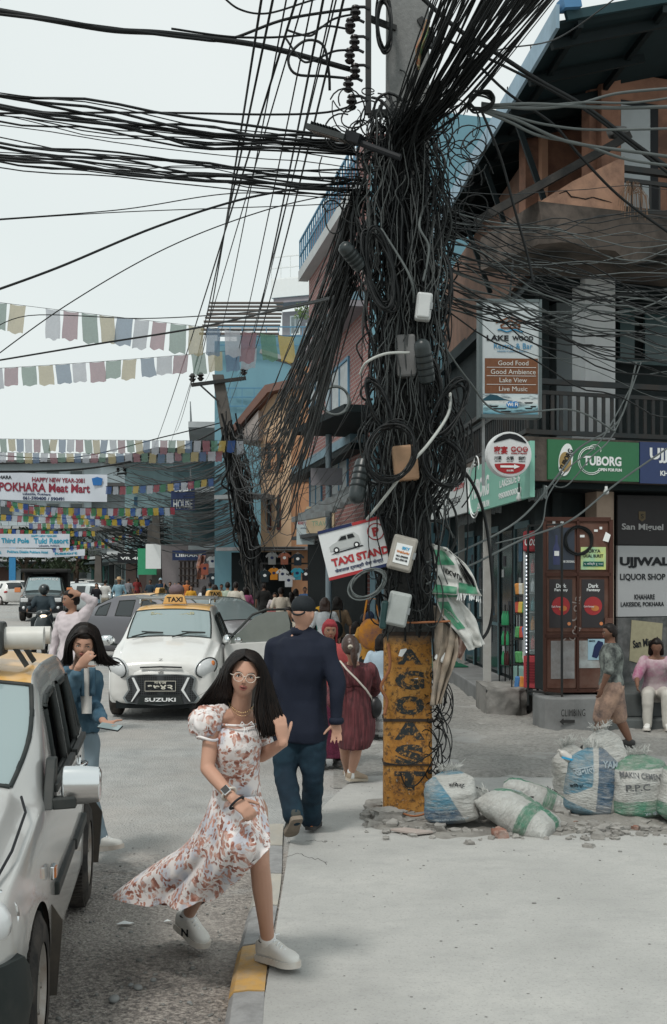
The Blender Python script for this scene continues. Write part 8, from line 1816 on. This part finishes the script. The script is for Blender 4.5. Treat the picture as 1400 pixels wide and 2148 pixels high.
def flags(label,a,c,d0,d1,n,wpx,hpx,strong=(.0,.0),sagpx=0.,gap=(),group='strings of prayer flags across the street',flut=.04,kk=0):
 t=thing('prayer_flags',label,'prayer flags',P(*a,d0),0,group);o=V(t.location)
 def at(u):
  d=d0+(d1-d0)*u;x=a[0]+(c[0]-a[0])*u;y=a[1]+(c[1]-a[1])*u+sagpx*4*u*(1-u);return P(x,y,d)-o,d
 b=MB();b.tube([at(k/30)[0]for k in range(31)],.004 if d0<30 else.01,3);b.build('cord',CABLE,t)
 for i in range(n):
  u=(i+.1)/n;u2=u+.86/n*RN(.9,1.05)
  if i in gap:continue
  p,d=at(u);q,_=at(min(1,u2));h=hpx*d/FL*RN(.9,1.08);w_=strong[0]+(strong[1]-strong[0])*max(0,(u-.8)*5)if strong[0]<.5 else strong[0]
  s_=RN(0,99);sw=RN(-.12,.12);yw=RN(-.25,.25)
  def f(uu,vv):
   r=p.lerp(q,uu);return r+V((sw*vv*h+flut*.3*noise.noise(V((uu*2,vv*2,s_))),yw*vv*h+flut*vv*(noise.noise(V((uu*3,vv*2,s_+5)))),-h*vv*(1-.04*sin(uu*9+s_))-.03*h*sin(uu*pi)))
  b=MB();b.grid(f,6,6);b.build('flag',tone(round(w_,1))[(i+kk)%5],t,smooth='all',fix=False)
flags('nearest high string of large faded prayer flags crossing the left sky',(-20,632),(617,706),17.5,20,17,38,60,(.0,1.),2,gap=(2,),kk=3)
flags('second string of faded prayer flags just below the highest one',(-30,774),(540,730),19,21,16,34,40,(.0,.3),3,kk=1)
flags('long straight string of prayer flags ending at the second pole in strong colours',(-20,920),(512,924),27,37,30,22,27,(.1,1.),1,kk=2)
flags('doubled string of pale prayer flags right below the long straight one',(-20,948),(470,946),29,36,28,20,20,(.1,.5),4)
flags('string of flags curving up to the second pole past the banner',(222,1020),(450,1002),36,39,16,15,17,(.6,.9),5)
flags('string of flags level with the banner bottom',(60,1062),(368,1064),44,50,26,13,16,(.9,1),3,kk=2)
flags('string of small flags left under the banner',(-10,1046),(200,1065),46,52,18,13,13,(.9,1),6)
flags('string of small flags low on the left above the white banners',(-10,1078),(315,1090),52,58,28,12,13,(.9,1),3,kk=3)
flags('string of bright flags sloping across the far poles',(60,1098),(300,1082),60,66,26,10,12,(.9,1),4)
flags('tiny flags behind the white banners on the left',(-10,1108),(200,1114),64,66,24,9,11,(.9,1),2,kk=1)
flags('tiny flags sloping to the far dark pole',(110,1150),(300,1108),74,66,26,8,10,(.9,1),6)
flags('farthest tiny flags above the traffic',(100,1150),(190,1165),84,88,14,7,8,(.9,1),2)
flags('tiny flags hanging across behind the third pole',(150,1132),(290,1140),78,82,22,7,9,(.9,1),5,kk=2)
flags('lower row of tiny flags under the banner',(20,1060),(240,1080),56,60,22,11,12,(.9,1),5,kk=4)
BANM=mat('banner_cloth',(.56,.6,.66),.7,var=.06,scale=.6)
def banner(label,x0,x1,y0,y1,d,lines,tilt=0.,mt=BANM):
 c=P((x0+x1)/2,(y0+y1)/2,d);w,h=(x1-x0)*d/FL,(y1-y0)*d/FL;t=thing('street_banner',label,'banner',c,0,'New Year banners across the street');tl=math.tan(tilt)
 f=lambda p:V((p.x,p.y+.12*sin(p.x*1.7)*(.6+.4*p.z/h)+.05*sin(p.x*5+p.z*3),p.z-p.x*tl))
 b=MB();b.grid(lambda u,v:f(V(((u-.5)*w,0,(v-.5)*h))),60,8);o=b.build('banner_sheet',mt,t,smooth='all',fix=False)
 for s_,x,z,ww,hh,col in lines:
  b=MB();put_text(b,s_,x*w,z*h,ww*w,hh*h,y=-.02,bold=.03,M=f);b.build('lettering',col,t,fix=False)
 b=MB()
 for z in(-.5,.5):b.tube([f(V((w*.5,0,z*h))),f(V((w*.5,0,z*h)))+V((3.5,1,1.2*z+.8))],.012,4);b.tube([f(V((-w*.5,0,z*h))),f(V((-w*.5,0,z*h)))+V((-3.5,0,z+.5))],.012,4)
 b.build('banner_ropes',CABLE,t,fix=False);return t,w,h
MRN=mat('banner_maroon',(.22,.03,.05),.6);
t,w,h=banner('large banner reading POKHARA Meat Mart with a blue emblem',-60,226,993,1050,42,[('HAPPY NEW YEAR-2081',.14,.27,.38,.17,MRN),('POKHARA Meat Mart',.04,-.02,.66,.33,MRN),('Lakeside, Pokhara',-.02,-.27,.2,.09,NAVY),('061-590400 / 590491',.03,-.42,.3,.13,NAVY),('POKHARA',-.28,.33,.16,.13,INK)],R(1.2))
b=MB();b.prism([(w*.40,h*.05),(w*.46,h*.05),(w*.47,h*.3),(w*.43,h*.36),(w*.39,h*.3)],-.14,-.12);b.build('emblem',mat('emblem_blue',(.03,.15,.4),.5),t)
SKB=mat('banner_cyan_text',(.03,.3,.45),.6)
banner('white banner reading Third Pole and Tuki Resort',-70,147,1120,1149,56,[('HAPPY NEW YEAR-2081',.25,.36,.25,.16,SKB),('Third Pole',-.03,.02,.26,.36,SKB),('Tuki Resort',.32,.0,.34,.4,SKB),('Lakeside, Pokhara',.3,-.36,.2,.13,NAVY)])
banner('farther white banner with small cyan print below the resort banner',-60,110,1150,1168,66,[('Lake Resort',-.25,0,.25,.4,SKB),('Pokhara Disable Pokhara Hotel',.2,.1,.5,.3,SKB)],R(1));banner('farthest small white banner',100,178,1153,1168,76,[('Resort',0,0,.6,.4,SKB)],R(-2))
# ------------------------------------------------------------ cement sacks and rubble
def sackmat(n,kind):
 m,nt,b=nodes(n);co=coords(nt);sx=N(nt,'ShaderNodeSeparateXYZ',{0:co});n1=noi(nt,co,14,5)
 c=mixc(nt,n1,(.5,.51,.48,1),(.64,.65,.63,1))
 def lin(a,c_,k,w_=.004):
  q=N(nt,'ShaderNodeMath',{0:sx.outputs[0],1:a},operation='MULTIPLY');q=N(nt,'ShaderNodeMath',{0:sx.outputs[2],1:c_,2:q.outputs[0]},operation='MULTIPLY_ADD')
  wob=N(nt,'ShaderNodeMath',{0:n1,1:.02,2:q.outputs[0]},operation='MULTIPLY_ADD');return N(nt,'ShaderNodeMapRange',{0:wob.outputs[0],1:k-w_,2:k+w_}).outputs[0]
 AND=lambda a,c_:N(nt,'ShaderNodeMath',{0:a,1:c_},operation='MULTIPLY').outputs[0]
 BL,GR_,NV=(.10,.26,.36,1),(.06,.24,.15,1),(.05,.12,.2,1)
 if kind=='blue':c=mixc(nt,AND(lin(-1,-.55,-.085),lin(0,-1,-.36)),c,mixc(nt,lin(0,-1,-.13),BL,NV));c=mixc(nt,lin(0,1,.39),c,BL)
 if kind=='blue2':c=mixc(nt,AND(lin(-.5,1,.28),lin(-1,0,.02)),c,BL);c=mixc(nt,AND(lin(1,0,.04),lin(-1,.1,-.13)),c,NV);c=mixc(nt,lin(-.3,-1,-.07),c,BL)
 if kind=='green':c=mixc(nt,AND(lin(0,-1,-.16),lin(0,1,.05)),c,GR_);c=mixc(nt,lin(0,1,.41),c,GR_)
 if kind=='band':c=mixc(nt,AND(lin(-1,0,-.10),lin(1,0,.02)),c,GR_);c=mixc(nt,AND(lin(0,-1,.06),lin(0,1,-.13)),c,GR_)
 c=mixc(nt,ramp(nt,noi(nt,co,5,6,.7),[(.42,g4(0)),(.68,g4(.75))]),c,(.36,.34,.31,1));c=mixc(nt,ramp(nt,noi(nt,N(nt,'ShaderNodeMapping',{0:co,'Scale':(9,9,60)}).outputs[0],1,6,.8),[(.5,g4(0)),(.6,g4(.5))]),c,(.5,.5,.48,1))
 nt.links.new(c,b.inputs['Base Color']);b.inputs['Roughness'].default_value=.6;mp_=N(nt,'ShaderNodeMapping',{0:co,'Scale':(9,9,30)});bump(nt,b,noi(nt,mp_.outputs[0],1,6,.7),1.,.05);return m
def sack(label,px,py,d,w,h,kind,rot=0,tilt=0,lie=False,texts=(),seed=1,dep=.3,frill=True,zoff=0.):
 p=P(px,py,d);t=thing('cement_sack',label,'sack',(p.x,d,zoff),0,'cement sacks beside the pole');b=MB();rs=[];n=40
 for i in range(26):
  v=i/25;z=h*v;k=min(1,(v/.14)**.5 if v<.14 else 1)
  if not lie:a=w/2*k*(1-.12*v)*(1 if v<.82 else 1-.7*((v-.82)/.18)**1.3);q=dep/2*k*(1 if v<.6 else 1-.93*((v-.6)/.4)**1.1)
  else:a=w/2*(1 if v<.9 else 1);kk=sin(pi*min(1,max(.0,v)))**.38 if 0<v<1 else.05;q=dep/2*max(.06,kk)
  ring=[]
  for j in range(n):
   th=2*pi*j/n;cx_,sy_=cos(th),sin(th);ex=.62
   x=a*abs(cx_)**ex*(1 if cx_>0 else-1);y=q*abs(sy_)**.9*(1 if sy_>0 else-1)
   nn=noise.noise(V((x*5+seed*7,y*5,z*6)))*.06+noise.noise(V((x*14+seed,y*9,z*22)))*.028;
   cre=.022*sin(z*50+x*22+seed+4*noise.noise(V((x*3,z*3,seed))))*(1 if v>.5 else.5);r_=1+nn*3+cre
   ring.append(V((x*(1+nn*1.2),y*r_,z+.02*noise.noise(V((x*7,seed,v*3)))if v>.04 else z)))
  rs.append(ring)
 b.rings(rs);M=Matrix.Rotation(R(rot),3,'Z')@Matrix.Rotation(R(tilt),3,'Y')
 if lie:M=M@Matrix.Rotation(R(-68),3,'X')
 S_=[(q,kind)for q in()]
 mt=MATS.get('sack_'+kind)or MATS.setdefault('sack_'+kind,sackmat('sack_'+kind,kind));b.v=[v-V((0,0,h/2))if lie else v for v in b.v]
 o=b.build('sack_body',mt,t,smooth='all',fix=True);o.rotation_euler=M.to_euler();o.location=(0,0,dep*.42 if lie else 0)
 if frill:
  b=MB();zt=h*.5 if lie else h*.985
  for i in range(60):x=RN(-w*.14,w*.14);b.tube([(x,0,zt-.02),(x*1.3+RN(-.02,.02),RN(-.03,.02),zt+.03),(x*1.8+RN(-.04,.04),RN(-.07,.03),zt+RN(.03,.09))],.0018,3)
  b.build('frayed_tie',WOV,o,fix=False)
 for s_,x,z,ww,hh,col,rr in texts:
  def f(p):
   v=max(0,min(1,(p.z+(h/2 if lie else 0))/h));q=dep/2*(sin(pi*v)**.38 if lie else(1 if v<.6 else 1-.93*((v-.6)/.4)**1.1));xx=max(-.96,min(.96,p.x/(w/2)));return V((p.x,-q*max(.3,(1-abs(xx)**3.0))**.5-.016,p.z))
  b=MB();put_text(b,s_,x,z,ww,hh,y=0,bold=.02,rot=rr,M=f);b.build('lettering',col,o,fix=False)
 return t
GI_=mat('grey_ink',(.2,.21,.22),.7);WI=mat('white_print',(.5,.58,.62),.7)
sack('white and sky blue cement sack standing nearest the pole',950,1735,8.62,.42,.40,'blue',6,-4,texts=(('सिमेन्ट',.03,.31,.12,.035,INK,-.1),('लाहान सिमेन्ट इन्डस्ट्रिज प्रा लि',-.03,.07,.26,.02,WI,.0),('पोर्टल्याण्ड सिमेन्ट',-.08,.13,.14,.02,WI,0)),seed=2,zoff=.02)
sack('green banded cement sack lying flat in front of the others',1090,1740,8.55,.46,.58,'band',62,0,True,texts=(('PPC',.05,.1,.06,.05,WI,1.5),),seed=5,dep=.26)
sack('white sack with a green stripe lying behind the green banded one',1125,1670,9.25,.3,.56,'band',80,0,True,texts=(('AIM OF',.1,-.1,.1,.03,GI_,1.5),),seed=9,dep=.22,frill=False)
sack('tall blue and navy cement sack leaning in the middle of the right group',1234,1700,8.95,.42,.55,'blue2',-4,5,texts=(('खनाल',-.08,.38,.16,.05,WI,.3),('सिमेन्ट',-.13,.26,.1,.035,INK,.2),('YAM',.12,.44,.12,.05,WI,0)),seed=11)
sack('bulging white and green cement sack printed P.P.C',1345,1712,8.9,.47,.5,'green',4,-3,texts=(('MAKIN CEMENT',-.02,.36,.33,.04,GI_,-.12),('P.P.C',-.07,.28,.18,.05,GI_,0),('४० केजी',.04,.08,.14,.03,WI,0)),seed=17,dep=.36)
sack('sack cut by the right edge of the picture with a green band',1432,1728,8.7,.42,.5,'green',-12,6,seed=21)
sack('crumpled white sack peeping out behind the P.P.C one',1282,1680,9.55,.4,.62,'plain',20,-10,seed=23)
sack('crumpled pale sack behind the tall blue one',1215,1670,9.5,.34,.5,'plain',14,-12,seed=27)
t=thing('plastic_bottle','clear plastic bottle with a blue strap poking from the tall blue sack','bottle',P(1190,1588,8.95));b=MB();b.lathe([(.001,-.06),(.03,-.055),(.033,0),(.03,.05),(.012,.07),(.012,.09)],n=12,M=Matrix.Rotation(-.9,3,'Y'));b.build('bottle_body',mat('cloudy_plastic',(.5,.48,.45),.3),t,smooth=True);b=MB();b.beam((-.05,-.04,.005),(.05,-.04,-.02),.01,.015);b.build('strap',mat('strap_blue',(.02,.3,.55),.4),t)
CHK=mat('concrete_chunk',(.33,.32,.3),.95,var=.3,scale=14,dirt=(.15,.14,.13),dirtamt=.7,bmp=.8,bscale=40);BRK=mat('broken_brick',(.26,.12,.085),.95,var=.25,scale=18,dirt=(.36,.33,.3),dirtamt=.8,bmp=.7,bscale=40)
CH_=[(818,1722,.10,0,'large jagged concrete chunk against the left foot of the pole'),(898,1700,.08,0,'pale concrete chunk at the right foot of the pole'),(862,1702,.06,0,'concrete chunk in front of the pole centre'),(905,1738,.05,0,'concrete lump left under the first blue sack'),(922,1744,.06,0,'flat concrete lump under the first blue sack'),(1005,1700,.07,0,'rounded concrete lump between the first two sacks'),(1010,1722,.06,0,'dusty lump touching the lying green sack'),(1048,1755,.06,1,'half brick lying in front of the green banded sack'),(1192,1690,.06,1,'red brick piece under the tall blue sack'),(1182,1718,.08,0,'concrete slab piece left of the tall sack'),(1222,1712,.08,0,'pale concrete chunk in front of the tall blue sack'),(1205,1730,.035,1,'small red brick bit in front of the tall blue sack'),(1275,1712,.06,0,'concrete chunk between the tall and the P.P.C sack'),(1300,1722,.05,0,'grey chunk under the P.P.C sack'),(1335,1740,.03,1,'little brown brick bit below the P.P.C sack'),(1352,1742,.04,0,'dark chunk below the P.P.C sack'),(770,1718,.045,0,'small dark lump left of the pole foot'),(1378,1742,.035,0,'dark chunk at the right end of the rubble')]
for i,(px,py,r,k,lb)in enumerate(CH_):
 p=G(px,py);b=MB();rock(b,(0,0,0),(r*RN(1,1.4),r*RN(.8,1.1),r*RN(.6,.8)),i+3,11,.45,Matrix.Rotation(RN(0,3),3,'Z'));t=b.build('brick_piece' if k else 'concrete_chunk',BRK if k else CHK,smooth=True,loc=(p.x,p.y,r*.35));tag(t,lb,'brick' if k else 'rubble chunk','rubble round the pole and sacks')
b=MB()
for i in range(900):
 px=random.choice((RN(765,930),RN(900,1400),RN(1160,1300)));y0=1725 if px<950 else 1745;p=G(px,RN(1690,1735)+random.gauss(0,12)+(12 if px>950 else 0));r=RN(.008,.03)*(1 if i%7 else 1.8)
 rock(b,(p.x,p.y,r*.35),(r*RN(1,1.5),r,r*.7),i*.37,6,.5,Matrix.Rotation(RN(0,3),3,'Z'))
tag(b.build('rubble',CHK,smooth=True),'fine concrete rubble and dirt heaped round the pole foot and sacks','rubble',kind='stuff')
b=MB()
def mound(u,v):
 x=.25+2.9*u;y0=8.35+.28*noise.noise(V((x*1.7,0,0)))+.1*noise.noise(V((x*7,0,5)));y=y0+(9.8-y0)*v;hgt=.085*sin(pi*u)**.5*sin(pi*v)*(.7+.9*noise.noise(V((x*3,y*3,0))))+.02*noise.noise(V((x*11,y*11,3)))*sin(pi*u)*sin(pi*v);return V((x,y,max(-.01,hgt)-.004))
b.grid(mound,120,60);tag(b.build('dirt_mound',mat('dirt_grey',(.27,.26,.24),.95,var=.3,scale=9,dirt=(.14,.13,.12),dirtamt=.8,bmp=1.,bscale=50),smooth='all',fix=False),'low mound of grey dirt beneath the sacks and pole foot','dirt',kind='stuff')
p=G(860,1750);b=MB();b.prism([(-.14,.05),(.04,-.08),(.17,-.02),(-.03,.1)],0,.018,'XY');tag(b.build('floor_tile',mat('pink_tile',(.42,.36,.33),.6,dirt=(.3,.28,.26)),bevel=.003,loc=(p.x,p.y,.012)),'broken pinkish floor tile lying in front of the pole','tile')
cable('rusty twisted rod lying across the rubble at the pole foot',spl(pl([(842,1705),(868,1712),(895,1705),(900,1690)],8.75),16),.008,ROPE,name='rod')
# ------------------------------------------------------------ two-wheelers
def moto(label,px,d,ang,col,scoot=False,group=None):
 t=thing('scooter' if scoot else 'motorcycle',label,'scooter' if scoot else 'motorcycle',((px-700)*d/FL,d,0),R(ang),group);r=.22 if scoot else.29
 for x in(.62,-.6):
  e=thing('wheel',None,None,(x,0,r));e.parent=t;b=MB();b.lathe([(r*.7,-.05),(r,-.035),(r,.035),(r*.7,.05)],axis='Y',n=20,cap=False);b.build('tyre',TYRE,e,smooth=True);b=MB();b.lathe([(r*.72,-.02),(r*.66,.0),(r*.72,.02)],axis='Y',n=20,cap=False);[b.beam((0,0,0),(cos(a)*r*.7,0,sin(a)*r*.7),.012,.012)for a in(0,1.05,2.1,3.14,4.2,5.2)];b.build('rim',STEEL,e)
 b=MB();b.tube([(.62,.06,r),(.42,.06,.85)],.022,6);b.tube([(.62,-.06,r),(.42,-.06,.85)],.022,6);b.build('fork',STEEL,t)
 b=MB();b.tube([(.36,-.36,1.0),(.42,-.15,.98),(.45,0,.95),(.42,.15,.98),(.36,.36,1.0)],.016,6);b.build('handlebar',DARKMETAL,t,smooth=True)
 for s_ in(-1,1):b=MB();b.tube([(.42,s_*.2,1.0),(.45,s_*.3,1.18)],.007,4);b.sphere((.45,s_*.34,1.2),(.02,.07,.045),10,7);b.build('mirror',INK,t)
 b=MB();b.sphere((.52,0,.85 if not scoot else.92),(.07,.09,.08),12,8);b.build('headlight',mat('lit_headlamp',(.9,.75,.55),.2,emit=1.2,var=0)if scoot else LAMP,t,smooth='all')
 b=MB();b.sphere((-.35,0,.78),(.42,.13,.07),16,8);b.build('seat',BLACK,t,smooth='all')
 b=MB()
 if scoot:b.sphere((.5,0,.62),(.14,.22,.34),16,12);b.sphere((.62,0,.45),(.16,.09,.08),12,8);b.sphere((-.35,0,.55),(.45,.18,.2),16,10);b.sphere((.46,0,.98),(.13,.17,.09),12,8);b.box((.1,0,.28),(.5,.3,.06))
 else:b.sphere((.12,0,.85),(.25,.14,.13),16,10);b.sphere((-.62,0,.72),(.2,.1,.08),12,8);b.sphere((.64,0,r+.32),(.2,.06,.04),12,6)
 b.build('body_panels',col,t,smooth='all')
 if not scoot:b=MB();b.box((.05,0,.42),(.3,.22,.3));b.tube([(.1,.12,.3),(-.5,.14,.3),(-.75,.14,.38)],.035,8);b.build('engine',STEEL,t,bevel=.02)
 return t
moto('dark scooter with lit headlight ridden toward the camera',91,27.5,-75,DGP,True)
J,s=fk((91-700)*27.8/FL,27.9,180,1.72,0,sit=.76,arms=(.75,.75),elbow=(.6,.6));root=thing('person','scooter rider in dark jacket and black helmet','person');body(J,s,SKINM,root,.018);hair(root,J,s,'helmet',DGP)
DJ=mat('dark_jacket',(.03,.045,.055),.7);mb=MB();mb.rings(torso_rings(J,s,.04,1.1));limbs(mb,J,s,.03,'arms',1.1,.95);remesh(mb,'jacket',DJ,root,.018,2,.008,9);mb=MB();limbs(mb,J,s,.025,'legs',1.1);remesh(mb,'trousers',DWALL,root,.02,2)
for q in 'LR':shoe(J,q,s,BLACK,BLACK,root)
rebase(root,((91-700)*27.8/FL,27.9,0))
b=None
mg='motorcycles parked along the street'
for px,d,a,c_,lb in((238,43,25,REDP,'motorcycle with red tank parked behind the hat man'),(262,44,200,DGP,'black motorcycle parked right of the hat man'),(284,46,30,DGP,'black motorcycle parked above the grey sedan tail'),(300,48,210,NAVY,'blue tanked motorcycle farthest in the row'),(492,18.2,-75,DGP,'black motorcycle standing between the white taxi and its open door'),(640,34,10,DGP,'black motorcycle parked in front of the T-shirt shop')):moto(lb,px,d,a,c_,group=mg)
bpy.data.scenes.remove(_ts)
